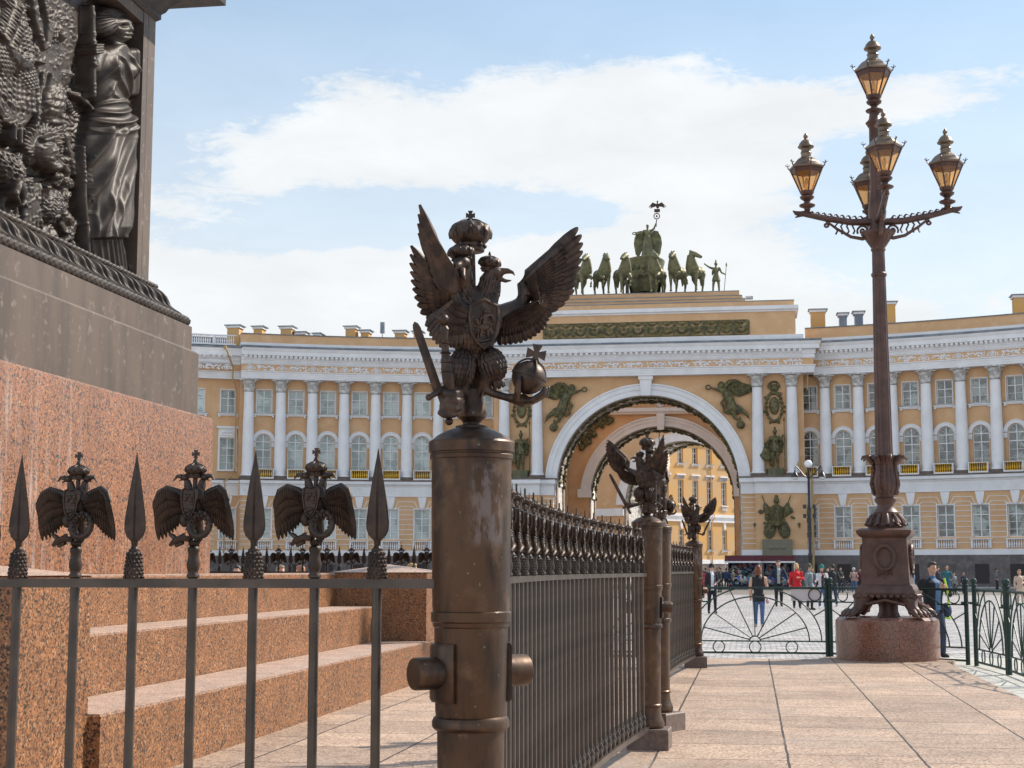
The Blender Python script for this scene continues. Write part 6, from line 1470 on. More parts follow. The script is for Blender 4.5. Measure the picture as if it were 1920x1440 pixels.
# ------------------------------------------------------------------ green barriers
def barrier(A, B, label, sign=False):
    A = Vector(A); B = Vector(B); L = (B-A).length; a = math.atan2(B.y-A.y, B.x-A.x)
    t = thing('crowd_barrier', label, 'barrier', (A.x, A.y, GZ), a, 'green metal barriers on the square')
    zt, zm, z1, z0 = 1.29, 1.04, .33, .12
    for x in (0, L):
        m = MB(); m.lathe([(.037,.0),(.037,1.34),(.055,1.345),(.055,1.37),(.03,1.38),(.03,1.39),(.05,1.42),(.05,1.45),(.03,1.475),(.0,1.48)], (x,0,0), 14); m.tube([(x,-.30,.015),(x,.30,.015)], .022, 6, up=(0,1,.01)); m.box(x-.06,x+.06,-.06,.06,1.05,1.09); m.build('post', M['green'], t, 40)
    f = MB(); r = .013
    f.tube([(0,0,zt),(L,0,zt)], .021, 8); f.tube([(0,0,z0),(L,0,z0)], .019, 8); f.tube([(0,0,z1),(L,0,z1)], r, 6)
    f.build('rails', M['green'], t, 40)
    f = MB(); cx = L/2; k = L/2.6
    outer = [(cx+1.20*k*math.cos(q), 0, z1+(zt-z1+.02)*1.0*math.sin(q)) for q in np.linspace(0, pi, 41)]
    outer = [p for p in outer]
    f.tube([p for p in outer if p[0] < cx-.32*k][::-1], r, 6); f.tube([p for p in outer if p[0] > cx+.32*k], r, 6)
    inner = [(cx+.98*k*math.cos(q), 0, z1+.80*math.sin(q)) for q in np.linspace(0, pi, 33)]; f.tube(inner, r, 6)
    hub = [(cx+.10*math.cos(q), 0, z1+.09*math.sin(q)) for q in np.linspace(0, pi, 9)]; f.tube(hub, r, 6)
    for q in (18, 40, 66, 90, 114, 140, 162):
        a_ = R(q); rr = 1.0 if q not in (66, 114) else 1.0
        p1 = (cx+.98*k*math.cos(a_), 0, z1+.80*math.sin(a_))
        if q in (114,): p1 = (cx-.46*k, 0, zt)
        f.tube([(cx+.10*math.cos(a_), 0, z1+.09*math.sin(a_)), p1], .011, 6)
    for s in (-1, 1):
        x0, x1 = (0, cx-.78*k) if s < 0 else (cx+.78*k, L); f.tube([(x0,0,zm),(x1,0,zm)], r, 6)
        c = (x0+x1)/2+(.05 if s > 0 else -.0); f.tube([(c+.11*math.cos(q), 0, (zt+zm)/2+.11*math.sin(q)) for q in np.linspace(0, 2*pi, 17)[:-1]], .011, 6, closed=True, up=(0,1,0))
        f.tube([(x1 if s < 0 else x0,0,zm),(0 if s < 0 else L,0,zm-.30)], .011, 6) if False else None
        xa = cx+s*1.06*k; f.tube([(xa,0,z1+(zt-z1)*.47),(L if s > 0 else 0,0,zm-.12)], .011, 6)
    for q in (-.66, 0, .66): f.tube([(cx+q*k+.105*math.cos(w), 0, (z0+z1)/2+.105*math.sin(w)) for w in np.linspace(0, 2*pi, 17)[:-1]], .011, 6, closed=True, up=(0,1,0))
    f.build('fan_grille', M['green'], t, 40)
    if sign:
        f = MB(); f.box(L-.63,L-.10,.015,.022,zm+.02,zt-.01); f.build('sign_plate', M['sheet'], t, 0)
    return t
M['sheet'] = mat('pale_sheet', (.66,.62,.64), .5)
barrier((-4.0,28.9), (-1.33,28.85), 'green barrier mostly hidden behind the far cannon post')
barrier((-1.25,28.85), (1.33,28.8), 'green fan-pattern barrier with a blank pale plate, between cannon post and lamp', True)
barrier((1.395,28.78), (3.52,26.85), 'green barrier passing behind the round lamp base')
barrier((3.62,26.6), (3.79,24.5), 'green barrier seen edge-on, first one right of the lamp')
barrier((3.80,24.4), (3.82,22.2), 'green barrier seen edge-on, second one right of the lamp, nearer the camera')
barrier((3.84,22.05), (4.4,19.4), 'nearest green barrier, mostly out of view beyond the second edge-on one')
# ------------------------------------------------------------------ people
def cm(name, c, r=.8): 
    k = 'cloth_'+name
    if k not in M: M[k] = mat(k, c, r, var=tuple(x*.7 for x in c), vscale=6, bump=.2, bscale=30, bdist=.01)
    return M[k]
SKIN = mat('skin', (.52,.30,.21), .55); HAIRD = mat('dark_hair', (.03,.02,.015), .6); 
def person(loc, h, face, label, top, legs, shoe=(.03,.03,.03), hair=(.035,.022,.015), hem=.50, arms=('down','down'), stride=0.0, hairlen=0.0, hat=None, sleeves=True, bag=None, width=1.0, shirt=None, skirt=False, name='person', extra=None, voxel=None):
    """face: angle of the facing direction, 0 = towards the camera side (-y), positive = turned to picture right"""
    t = thing('person', label, 'person', (loc[0], loc[1], GZ), face)
    W = width; b = MB(); X = h
    def P(x, y, z): return (x*X, y*X, z*X)
    hips = .50
    for s in (-1, 1):
        st = stride*s
        hp, kn, an = P(s*.050,0,.49), P(s*.055*W,-.02-st*.06+abs(st)*.0,.275), P(s*.055*W,st*.13*-1+.005,.045)
        b.tube([P(s*.045,0,.53), hp, kn, an], [.062*X*W,.058*X*W,.040*X*W,.028*X*W], 10); b.ell(kn, .040*X*W, 8, 6)
        b.tube([P(s*.055*W,st*-.13+.022,.030), P(s*.06*W,st*-.13-.05,.024), P(s*.062*W,st*-.13-.085,.018)], [.026*X,.026*X,.018*X], 8)
    b.ell(P(0,0,.53), (.088*X*W,.062*X*W,.06*X), 12, 8)
    b.tube([P(0,.0,.50), P(0,.0,.60), P(0,-.003,.70), P(0,.0,.78), P(0,.0,.82)], [.082*X*W,.078*X*W,.088*X*W,.088*X*W,.05*X], 14, flat=1.0)
    b.ell(P(0,0,.745), (.105*X*W,.062*X*W,.085*X), 14, 8)
    if skirt: b.lathe([(.10*X,.34*X),(.095*X,.42*X),(.08*X,.52*X)], seg=14)
    if hem < .47: b.lathe([(.085*X*W,hem*X),(.088*X*W,(hem+.03)*X),(.085*X*W,.52*X)], seg=14)
    b.tube([P(0,.0,.80), P(0,-.004,.88)], [.036*X,.031*X], 10)
    b.ell(P(0,-.008,.932), (.042*X,.053*X,.066*X), 14, 10); b.ell(P(0,-.03,.905), (.03*X,.03*X,.03*X), 10, 6)
    b.tube([P(0,-.060,.938), P(0,-.074,.922)], [.006*X,.010*X], 6); b.ell(P(-.044,0,.93), (.008*X,.014*X,.018*X), 6, 4); b.ell(P(.044,0,.93), (.008*X,.014*X,.018*X), 6, 4)
    hands = []
    for s, mode in zip((-1, 1), arms):
        sh = P(s*.100*W,0,.795)
        if mode == 'down': el, wr = P(s*.128*W,.012,.64), P(s*.135*W,-.02,.50)
        elif mode == 'phone': el, wr = P(s*.125*W,-.05,.665), P(s*.035,-.16,.80)
        elif mode == 'chest': el, wr = P(s*.135*W,-.01,.655), P(s*.03,-.13,.68)
        elif mode == 'pocket': el, wr = P(s*.155*W,.03,.65), P(s*.11*W,-.035,.55)
        elif mode == 'belly': el, wr = P(s*.14*W,.0,.65), P(s*.05,-.12,.60)
        elif mode == 'out': el, wr = P(s*.17*W,-.02,.66), P(s*.20*W,-.10,.56)
        elif mode == 'strap': el, wr = P(s*.15*W,-.03,.66), P(s*.085,-.105,.735)
        else: el, wr = P(s*.13*W,0,.64), P(s*.14*W,0,.5)
        b.tube([P(s*.085*W,0,.79), sh, el, wr], [.043*X,.041*X,.034*X,.026*X], 10); b.ell(el, .034*X, 8, 6)
        d = (Vector(wr)-Vector(el)).normalized(); hd = Vector(wr)+d*.030*X; hands.append(hd)
        b.ell(hd, (.018*X,.020*X,.026*X), 8, 6)
        for q in range(4): o = Vector((.008*X*(q-1.5),0,0)); b.tube([hd+o+d*.012*X, hd+o*1.2+d*.035*X+Vector((0,-.006*X,0)), hd+o*1.1+d*.050*X+Vector((0,-.014*X,0))], [.007*X,.0065*X,.005*X], 5)
        b.tube([hd+Vector((-s*.012*X,-.006*X,0)), hd+Vector((-s*.022*X,-.016*X,0))+d*.016*X], [.007*X,.006*X], 5)
    sh_m = cm('shirt%s' % (shirt,), shirt) if shirt else None
    mats = [cm('t%.2f%.2f%.2f' % top, top), cm('l%.2f%.2f%.2f' % legs, legs), SKIN, cm('s%.2f%.2f%.2f' % shoe, shoe)]+([sh_m] if sh_m else [])
    def mf(x, y, z):
        zz = z/X
        if min((Vector((x,y,z))-hd).length for hd in hands) < .048*X: return 2
        if not sleeves and abs(x)/X > .10*W and zz > .47: return 2
        if zz > .862: return 2
        if zz < .052: return 3
        if sh_m and abs(x)/X < .032 and y < 0 and zz > hem: return 4
        if zz > hem: return 0
        return 1
    blob(b, 'body', mats, t, voxel=(voxel or .016), smooth=2, matf=mf)
    # hair
    m = MB()
    if hat:
        m.lathe([(.060*X,.925*X),(.062*X,.945*X),(.058*X,.985*X),(.035*X,1.015*X),(.004*X,1.022*X)], (0,0,0), 14)
        if hat[0] == 'brim': m.lathe([(.10*X,.945*X),(.10*X,.952*X),(.05*X,.958*X)], (0,-.01*X,0), 16)
        if hat[0] == 'cap': m.ell(P(0,-.065,.95), (.045*X,.05*X,.007*X), 10, 4)
        if hat[0] == 'pom': m.ell(P(0,0,1.03), .016*X, 8, 6)
        m.build('hat', cm('h%.2f%.2f%.2f' % hat[1], hat[1]), t, 50)
        m = MB(); m.ell(P(0,.012,.925), (.046*X,.050*X,.050*X), 12, 8)
    else:
        m.ell(P(0,.010,.950), (.049*X,.056*X,.060*X), 14, 9); m.ell(P(0,-.030,.983), (.036*X,.030*X,.022*X), 10, 6)
    if hairlen: m.tube([P(0,.03,.95), P(0,.045,.93-hairlen*.5), P(0,.045,.93-hairlen)], [.050*X,.050*X,.032*X], 12); m.ell(P(.04,.012,.91), (.018*X,.03*X,.05*X), 8, 6); m.ell(P(-.04,.012,.91), (.018*X,.03*X,.05*X), 8, 6)
    m.build('hair', cm('hair%.3f' % hair[0], hair, .6), t, 60)
    # eyes
    e = MB()
    for s in (-1, 1): e.ell(P(s*.017,-.056,.937), (.006*X,.005*X,.004*X), 6, 4)
    e.build('eyes', HAIRD, t)
    if bag:
        m = MB(); kind, c = bag
        if kind == 'shoulder': m.ell(P(.135,.02,.50), (.06*X,.035*X,.065*X), 10, 6); m.tube([P(.12,.0,.55), P(.06,-.07,.72), P(-.05,-.02,.83), P(-.02,.06,.80), P(.10,.05,.58)], .006*X, 5)
        if kind == 'cross': m.tube([P(-.085,-.03,.80), P(-.01,-.075,.72), P(.07,-.085,.62)], .010*X, 5); m.ell(P(.075,-.095,.60), (.035*X,.02*X,.03*X), 8, 5)
        if kind == 'back': m.ell(P(0,.095,.70), (.085*X,.055*X,.11*X), 12, 8)
        if kind == 'hand': m.ell(P(-.145,.0,.42), (.03*X,.045*X,.045*X), 8, 6)
        m.build('bag', cm('b%.2f%.2f%.2f' % c, c, .5), t, 60)
    if extra: extra(t, X, P)
    return t
def green_bag(t, X, P):
    m = MB(); m.tube([P(.085,-.09,.83), P(.10,-.11,.74), P(.13,-.09,.62), P(.17,-.03,.52)], .011*X, 6); m.tube([P(.10,-.02,.42), P(.17,-.05,.41), P(.21,.0,.50), P(.20,.04,.56)], .012*X, 6); m.build('bag_strap', mat('lime_strap', (.45,.72,.05), .6), t, 50)
    m = MB(); m.ell(P(.165,.0,.49), (.055*X,.06*X,.085*X), 12, 8); m.build('bag', cm('b_navy', (.03,.05,.12)), t, 60)
def camera_box(t, X, P): m = MB(); m.box(-.03*X,.03*X,-.215*X,-.19*X,.82*X,.86*X); m.build('phone', M['iron'], t, 0)
def pos(x, q): return ((x-1409)/2935*q, q)
F = R
JEAN = (.07,.13,.28); DK = (.02,.022,.028)
person(pos(1735,29.8), 1.76, F(28), 'man in open black jacket and blue shirt with a lime strapped bag beside the lamp', (.012,.012,.016), (.035,.05,.09), hair=(.05,.035,.025), arms=('pocket','strap'), shirt=(.10,.19,.34), extra=green_bag, hem=.47, width=1.26, stride=.4)
person(pos(1421,45), 1.74, F(172), 'woman with red hair and dark vest seen from behind, in front of the arch pier', (.015,.013,.018), JEAN, shoe=(.5,.4,.35), hair=(.20,.055,.02), hairlen=.09, hem=.41, arms=('phone','down'), sleeves=False, bag=('hand', (.5,.35,.38)), stride=.1)
person(pos(1335,58.5), 1.82, F(15), 'young man in black cap, open dark shirt and white tee, wide stance', (.02,.02,.03), (.012,.012,.02), hat=('cap', (.012,.012,.015)), arms=('down','belly'), shirt=(.7,.72,.78), hem=.47, stride=.55, width=.95)
person(pos(1458,70), 2.02, F(5), 'tall man in navy jacket and grey tee with a chest strap', (.015,.028,.06), (.012,.014,.022), hair=(.10,.06,.04), arms=('out','out'), shirt=(.36,.40,.38), bag=('cross', DK), hem=.50)
person(pos(1491,67), 1.88, F(2), 'blonde woman in a bright red long coat and dark scarf', (.62,.012,.02), (.02,.015,.02), hair=(.75,.55,.22), hairlen=.04, hem=.36, arms=('down','chest'), stride=.3, hat=None, width=1.1)
person(pos(1514,64), 1.84, F(60), 'man in grey hoodie and olive knit hat, turned right', (.20,.24,.26), (.03,.02,.03), hat=('knit', (.10,.085,.05)), arms=('down','pocket'), hem=.48, stride=.2)
person(pos(1537,66.5), 1.80, F(10), 'woman in white jacket and green bobble hat holding up a phone', (.68,.70,.72), JEAN, shoe=(.75,.75,.78), hat=('pom', (.01,.20,.16)), hair=(.12,.06,.04), arms=('phone','phone'), shirt=(.06,.02,.04), hem=.50, stride=.3, extra=camera_box)
person(pos(1557,70), 1.86, F(200), 'person in black jacket seen from behind, right of the bobble hat woman', (.025,.025,.03), (.03,.05,.09), arms=('pocket','down'), hem=.48, stride=.5, shoe=(.7,.7,.7))
person(pos(1317,90), 1.72, F(-20), 'woman in red patterned dress beside the far cannon post', (.35,.03,.04), (.30,.06,.06), hair=(.03,.03,.03), hairlen=.05, hem=.40, skirt=True, arms=('chest','chest'))
person(pos(1571,113), 1.78, F(30), 'cyclist in dark green jacket standing over a bicycle left of the lamp pedestal', (.05,.055,.05), (.03,.04,.07), arms=('belly','belly'), voxel=.02, stride=.3)
person(pos(1595,113.5), 1.74, F(-5), 'person in pale pink hooded jacket and jeans left of the lamp pedestal', (.50,.34,.30), JEAN, hat=('knit', (.62,.60,.58)), arms=('pocket','pocket'), voxel=.02, hem=.47)
person(pos(1762,100), 1.84, F(165), 'woman in long teal coat with fair hair, seen from behind', (.02,.13,.17), JEAN, hair=(.45,.27,.12), hem=.40, arms=('pocket','pocket'), voxel=.02, width=1.12, shoe=(.4,.4,.45))
person(pos(1774,104), 1.45, F(30), 'child in grey patterned top beside the teal coat', (.30,.30,.32), (.03,.03,.05), arms=('chest','down'), voxel=.02)
person(pos(1791,109), 1.42, F(-30), 'child in navy jacket with reddish hair left of the barrier post', (.015,.025,.06), (.02,.03,.05), hair=(.30,.12,.05), arms=('down','chest'), voxel=.02)
person(pos(1745,98), 1.80, F(90), 'person in dark navy jacket half hidden behind the man with the lime strap', (.02,.025,.05), DK, arms=('pocket','pocket'), voxel=.02)
person(pos(1699,80), 1.72, F(80), 'person in light blue top half hidden by the lamp pedestal', (.15,.27,.42), (.10,.10,.12), arms=('pocket','pocket'), voxel=.02)
person(pos(1889,76), 1.62, F(8), 'woman in long cream coat with a black shoulder bag', (.62,.47,.36), (.55,.45,.36), hair=(.35,.22,.14), hairlen=.03, hem=.32, arms=('down','belly'), bag=('shoulder', (.02,.02,.03)), width=1.1, stride=.2, voxel=.018)
person(pos(1914,77), 1.86, F(-10), 'grey haired man in dark navy jacket right of the cream coat', (.015,.02,.05), (.03,.06,.14), hair=(.30,.27,.25), arms=('belly','pocket'), width=1.12, voxel=.018)
person(pos(1548,95), 1.74, F(20), 'person in dark coat farther off behind the bobble hat woman', DK, DK, voxel=.02)
# dark passers-by near the stalls and under the arch
rs_ = random.Random(11)
for i, (x, q, c, lab) in enumerate(((1352,128,(.02,.02,.025),'distant passer-by in black beside the souvenir stall'), (1362,130,(.03,.05,.12),'distant passer-by in blue left of the souvenir stall'), (1345,134,(.06,.02,.03),'distant passer-by in maroon near the arch foot'), (1324,125,(.02,.02,.03),'distant passer-by in dark coat behind the capped man'), (1497,116,(.03,.05,.10),'distant shopper in blue at the second stall'), (1374,126,(.16,.15,.13),'distant shopper in grey at the goods rack'))):
    person(pos(x, q), rs_.uniform(1.68,1.82), F(rs_.choice((90,180,-60,20))), lab, c, DK, voxel=.028)
for i, (x, q, c, hr, lab) in enumerate(((413,30.5,(.25,.03,.04),(.03,.02,.02),'head of a passer-by in red beyond the far fence'), (433,31,(.4,.3,.2),(.4,.25,.1),'head of a fair haired passer-by left of the near spear, beyond the far fence'), (501,30,(.3,.25,.22),(.35,.2,.1),'head of a passer-by right of the second spear, beyond the far fence'), (541,31,(.5,.3,.2),(.42,.18,.1),'head of a red haired passer-by beyond the far fence'), (763,31,(.35,.2,.15),(.4,.18,.12),'head of a ginger passer-by above the pyramid topped block'))):
    person(pos(x, q), 1.70+(.04 if x > 700 else 0), F(180*(i % 2)+20*i), lab, c, DK, hair=hr, voxel=.02, arms=('down','down'))
for i, (x, q, c, l, h, f, a, lab) in enumerate(((1309,104,(.10,.03,.04),DK,1.7,160,('down','down'),'distant passer-by in dark red behind the woman in the patterned dress'), (1350,112,(.04,.04,.05),DK,1.78,-90,('pocket','down'),'distant passer-by in charcoal right of the capped man'), (1520,92,(.05,.05,.09),JEAN,1.75,40,('down','pocket'),'distant passer-by in indigo jacket between the knit hat and bobble hat'),
        (1849,118,(.20,.19,.2),DK,1.7,90,('pocket','pocket'),'distant passer-by in grey on the right before the plinth'), (1606,120,(.12,.02,.03),DK,1.7,20,('down','down'),'distant passer-by in wine red beside the lamp pedestal'))):
    person(pos(x, q), h, F(f), lab, c, l, arms=a, voxel=.024, stride=.35)
# bicycle by the cyclist, and one with the family
def bicycle(x, y, rz, label):
    t = thing('bicycle', label, 'bicycle', (x, y, GZ), rz)
    for xx in (-.52, .52):
        m = MB(); m.tube([(xx+.33*math.cos(a), 0, .34+.33*math.sin(a)) for a in np.linspace(0, 2*pi, 25)[:-1]], .018, 6, closed=True, up=(0,1,0))
        for k in range(8): a = k*pi/4; m.tube([(xx,0,.34),(xx+.32*math.cos(a),0,.34+.32*math.sin(a))], .003, 4)
        m.build('wheel', M['iron'], t, 50)
    m = MB()
    for a, b in (((-.52,0,.34),(-.12,0,.30)),((-.12,0,.30),(-.25,0,.80)),((-.25,0,.72),(.35,0,.80)),((-.12,0,.30),(.38,0,.72)),((.52,0,.34),(.34,0,.95)),((-.52,0,.34),(-.24,0,.72))): m.tube([a, b], .018, 6)
    m.build('frame', cm('bike', (.03,.03,.04), .3), t); m = MB(); m.ell((-.26,0,.86), (.13,.06,.035), 8, 5); m.build('saddle', M['iron'], t)
    m = MB(); m.tube([(.30,-.28,1.0),(.35,-.1,.97),(.35,.1,.97),(.30,.28,1.0)], .014, 6); m.build('handlebar', M['iron'], t)
    return t
bicycle(*pos(1580, 111.5), R(60), 'bicycle held by the cyclist left of the lamp pedestal')
bicycle(*pos(1775, 101.5), R(70), 'bicycle standing beside the child near the teal coat')
# ------------------------------------------------------------------ souvenir stalls
def stall(x, q, w, label, seed):
    t = thing('souvenir_stall', label, 'market stall', (*pos(x, q), GZ), 0, 'souvenir stalls before the arch'); rr = random.Random(seed)
    m = MB(); m.box(-w/2,w/2,.6,1.5,.1,2.3); m.box(-w/2,-w/2+.08,-.6,.6,.1,2.2); m.box(w/2-.08,w/2,-.6,.6,.1,2.2); m.box(-w/2,w/2,-.5,.6,.1,.85); m.build('cabinet', cm('stall', (.03,.035,.06)), t, 0)
    m = MB(); m.add([(-w/2-.3,-1.1,2.32),(w/2+.3,-1.1,2.32),(w/2+.3,1.5,2.85),(-w/2-.3,1.5,2.85),(-w/2-.3,-1.1,2.24),(w/2+.3,-1.1,2.24),(w/2+.3,1.5,2.77),(-w/2-.3,1.5,2.77)], [(0,1,2,3),(7,6,5,4),(0,4,5,1),(1,5,6,2),(2,6,7,3),(3,7,4,0)])
    m.build('awning', cm('awning', (.12,.012,.025)), t, 0)
    m = MB(); m.box(-w/2-.3,w/2+.3,-1.14,-1.102,2.20,2.34); m.tube([(-w/2-.2,-1.0,0),(-w/2-.2,-1.0,2.3)], .03, 6); m.tube([(w/2+.2,-1.0,0),(w/2+.2,-1.0,2.3)], .03, 6); m.build('awning_frame', M['white'], t, 0)
    cols = [(.6,.6,.62),(.10,.14,.36),(.45,.05,.06),(.06,.25,.22),(.5,.4,.2),(.25,.2,.4),(.04,.04,.05),(.3,.34,.4)]; m = MB()
    for i in range(130):
        a = rr.uniform(-w/2+.1, w/2-.1); z = rr.uniform(.25, 2.1); s = rr.uniform(.05,.16); m.box(a-s, a+s, (-.62 if z < .9 else .5)-rr.uniform(0,.1), (-.50 if z < .9 else .6), z, z+rr.uniform(.1,.32), rr.randrange(8))
    g = m.build('goods', [cm('g%d' % i, c, .5) for i, c in enumerate(cols)], t, 0); g['kind'] = 'stuff'
stall(1393, 136, 2.5, 'souvenir stall with burgundy awning crowded with goods, left of the pier pedestal', 1)
stall(1457, 137.5, 2.4, 'second souvenir stall with burgundy awning behind the tall man', 2)
# ------------------------------------------------------------------ sculpture on the arch
QZ = 27.78; QY = 147.0
def statue_body(mb, T, H, pose):
    """standing figure of height H; pose: dict of joint positions in units of H (x right, y back, z up)"""
    mb.T = T; g = lambda k, d: tuple(v*H for v in pose.get(k, d)); w = pose.get('w', 1.0)
    for s, n in ((-1,'l'),(1,'r')):
        hp = g(n+'hip',(s*.055,0,.50)); kn = g(n+'knee',(s*.06,-.03,.27)); an = g(n+'ank',(s*.065,0,.03))
        mb.tube([hp, kn, an], [.062*H*w,.042*H*w,.028*H*w], 9); mb.ell(kn, .042*H*w, 8, 5); mb.ell((an[0],an[1]-.03*H,an[2]-.01*H), (.026*H,.05*H,.022*H), 8, 5)
        sh = g(n+'sh',(s*.115,0,.80)); el = g(n+'el',(s*.15,0,.65)); wr = g(n+'wr',(s*.16,-.03,.52))
        mb.tube([g('chest',(0,0,.78)), sh, el, wr], [.05*H,.044*H,.033*H,.025*H], 9); mb.ell(el, .034*H, 8, 5); mb.ell(wr, .028*H, 8, 5)
    mb.tube([g('pel',(0,0,.50)), g('waist',(0,0,.62)), g('chest',(0,0,.76)), g('nk',(0,0,.84))], [.085*H*w,.070*H*w,.098*H*w,.04*H], 12)
    hd = Vector(g('head',(0,-.01,.93))); mb.tube([g('nk',(0,0,.82)), hd], .033*H, 8); mb.ell(hd, (.045*H,.052*H,.062*H), 12, 8)
    mb.tube([hd+Vector((0,-.05*H,0)), hd+Vector((0,-.062*H,-.012*H))], .008*H, 5)
def horse(x, label, turn=0.0, leg=1, headyaw=0.0, y=QY, s=1.0):
    b = MB(); b.T = Matrix.Scale(s, 4)
    # body runs back from the chest (facing -y)
    b.ell((0,-.1,2.05), (.50,.55,.62), 14, 10); b.ell((0,.75,2.0), (.50,.85,.56), 14, 10); b.ell((0,1.55,2.05), (.52,.62,.60), 14, 10)
    b.tube([(0,-.2,2.2), (0,-.44,2.65), (0,-.56,3.05), (0,-.64,3.42)], [.52,.42,.33,.25], 12)
    hy = headyaw; d = Vector((math.sin(hy), -math.cos(hy), 0)); p = Vector((0,-.62,3.55))
    b.tube([p+Vector((0,.06,.05)), p+d*.35+Vector((0,0,-.12)), p+d*.78+Vector((0,0,-.42)), p+d*.90+Vector((0,0,-.50))], [.25,.235,.16,.13], 10); b.ell(p+d*.12+Vector((0,0,-.14)), (.22,.25,.25), 8, 6)
    for e in (-1, 1): q = p+Vector((-d.y, d.x, 0))*(.10*e)+Vector((0,.03,.10)); b.tube([q, q+Vector((0,0,.16)), q+Vector((0,-.02,.27))], [.085,.08,.03], 6)
    # mane
    b.tube([p+Vector((0,.14,.16)), (0,-.28,3.25), (0,-.10,2.8)], [.06,.10,.08], 6)
    for e in (-1, 1):
        if e == leg: b.tube([(e*.24,-.25,1.8),(e*.27,-.72,1.50),(e*.26,-.95,1.40),(e*.25,-.90,1.0),(e*.25,-.78,.72)], [.23,.155,.12,.085,.07], 9); b.ell((e*.25,-.80,.64), (.10,.12,.10), 8, 5)
        else: b.tube([(e*.26,-.22,1.8),(e*.28,-.20,1.25),(e*.28,-.22,1.0),(e*.28,-.20,.45),(e*.28,-.20,.2)], [.22,.14,.115,.08,.085], 9); b.ell((e*.28,-.24,.09), (.12,.15,.09), 8, 5)
        ky = 1.75 if e == leg else 1.45
        b.tube([(e*.26,1.55,1.9),(e*.30,1.45-.0,1.35),(e*.30,ky+.25,.95),(e*.30,ky+.1,.45),(e*.30,ky+.02,.2)], [.32,.20,.11,.08,.085], 9); b.ell((e*.30,ky-.03,.09), (.12,.15,.09), 8, 5)
    b.tube([(0,2.05,2.35),(0,2.35,2.1),(0,2.4,1.5),(0,2.3,.9)], [.12,.16,.15,.05], 8)
    o = blob(b, 'horse_statue', M['chariot'], None, voxel=.048, smooth=1, loc=(x, y-1.0, QZ), rotz=turn); o.scale = (1.32, 1, 1); tag(o, label, 'statue', 'chariot horses on top of the arch'); return o
for (x, yaw, turn, leg, lab) in ((-15.35,-.6,.42,1,'bronze horse statue outermost on the left of the chariot team'),
        (-13.5,0,.38,-1,'bronze horse statue second from the left in the chariot team'), (-11.55,-.6,.36,1,'bronze horse statue just left of the chariot front'),
        (-8.6,.6,-.22,1,'bronze horse statue just right of the chariot front'), (-6.7,0,-.26,1,'bronze horse statue second from the right in the chariot team'), (-5.0,1.35,-.30,-1,'bronze horse statue at the right, head turned to the warrior')):
    horse(x, lab, turn, leg, yaw)
ch = thing('chariot', 'bronze war chariot with curved ornamented front on top of the arch', 'chariot', (-9.85, QY+3.3, QZ-.1)); ch.scale = (1,1,1.0)
mb = MB(); v = []; f = []; n = 28
prof = [(1.35,.75,0),(1.5,1.1,1),(1.62,1.2,0),(1.72,1.9,0),(1.80,2.6,1),(1.88,2.75,0),(1.92,3.4,0),(1.98,3.75,1),(2.0,3.95,1),(1.9,4.0,0)]
for (r, z, k) in prof:
    for i in range(n+1):
        a = -pi*1.0+pi*i/n; rr = r+(.06 if k else 0); v.append((rr*math.cos(a)*.95, rr*math.sin(a)*1.1, z+.16*math.sin(-a)*(z/4)))
for j in range(len(prof)-1):
    for i in range(n): f.append((j*(n+1)+i, j*(n+1)+i+1, (j+1)*(n+1)+i+1, (j+1)*(n+1)+i))
mb.add(v, f); mb.box(-1.5,1.5,-.2,.6,.7,4.0)
for k in range(7): a = -pi/2+(k-3)*.33; mb.ell((1.86*math.cos(a)*.95, 1.95*math.sin(a)*1.1, 3.1), (.22,.15,.30), 8, 5); mb.ell((1.70*math.cos(a)*.95, 1.78*math.sin(a)*1.1, 2.2), (.20,.12,.26), 8, 5)
mb.tube([(-.7,-2.1,2.15),(-.3,-2.25,2.4),(0,-2.2,2.2),(.3,-2.25,2.4),(.7,-2.1,2.15)], .12, 6)
mb.build('body', M['chariot'], ch, 40)
for s in (-1, 1):
    m = MB(); m.T = Matrix.Translation((s*1.75,0,1.1)) @ Matrix.Rotation(R(90), 4, 'Y'); m.lathe([(1.0,-.1),(1.1,-.1),(1.1,.1),(1.0,.1)], seg=28); 
    for k in range(8): a = k*pi/4; m.tube([(0,0,0),(1.0*math.cos(a),1.0*math.sin(a),0)], .07, 5)
    m.build('wheel', M['chariot'], ch, 40)
m = MB(); m.box(-1.6,1.6,-1.0,1.4,0,.7); m.build('base', M['chariot'], ch, 0)
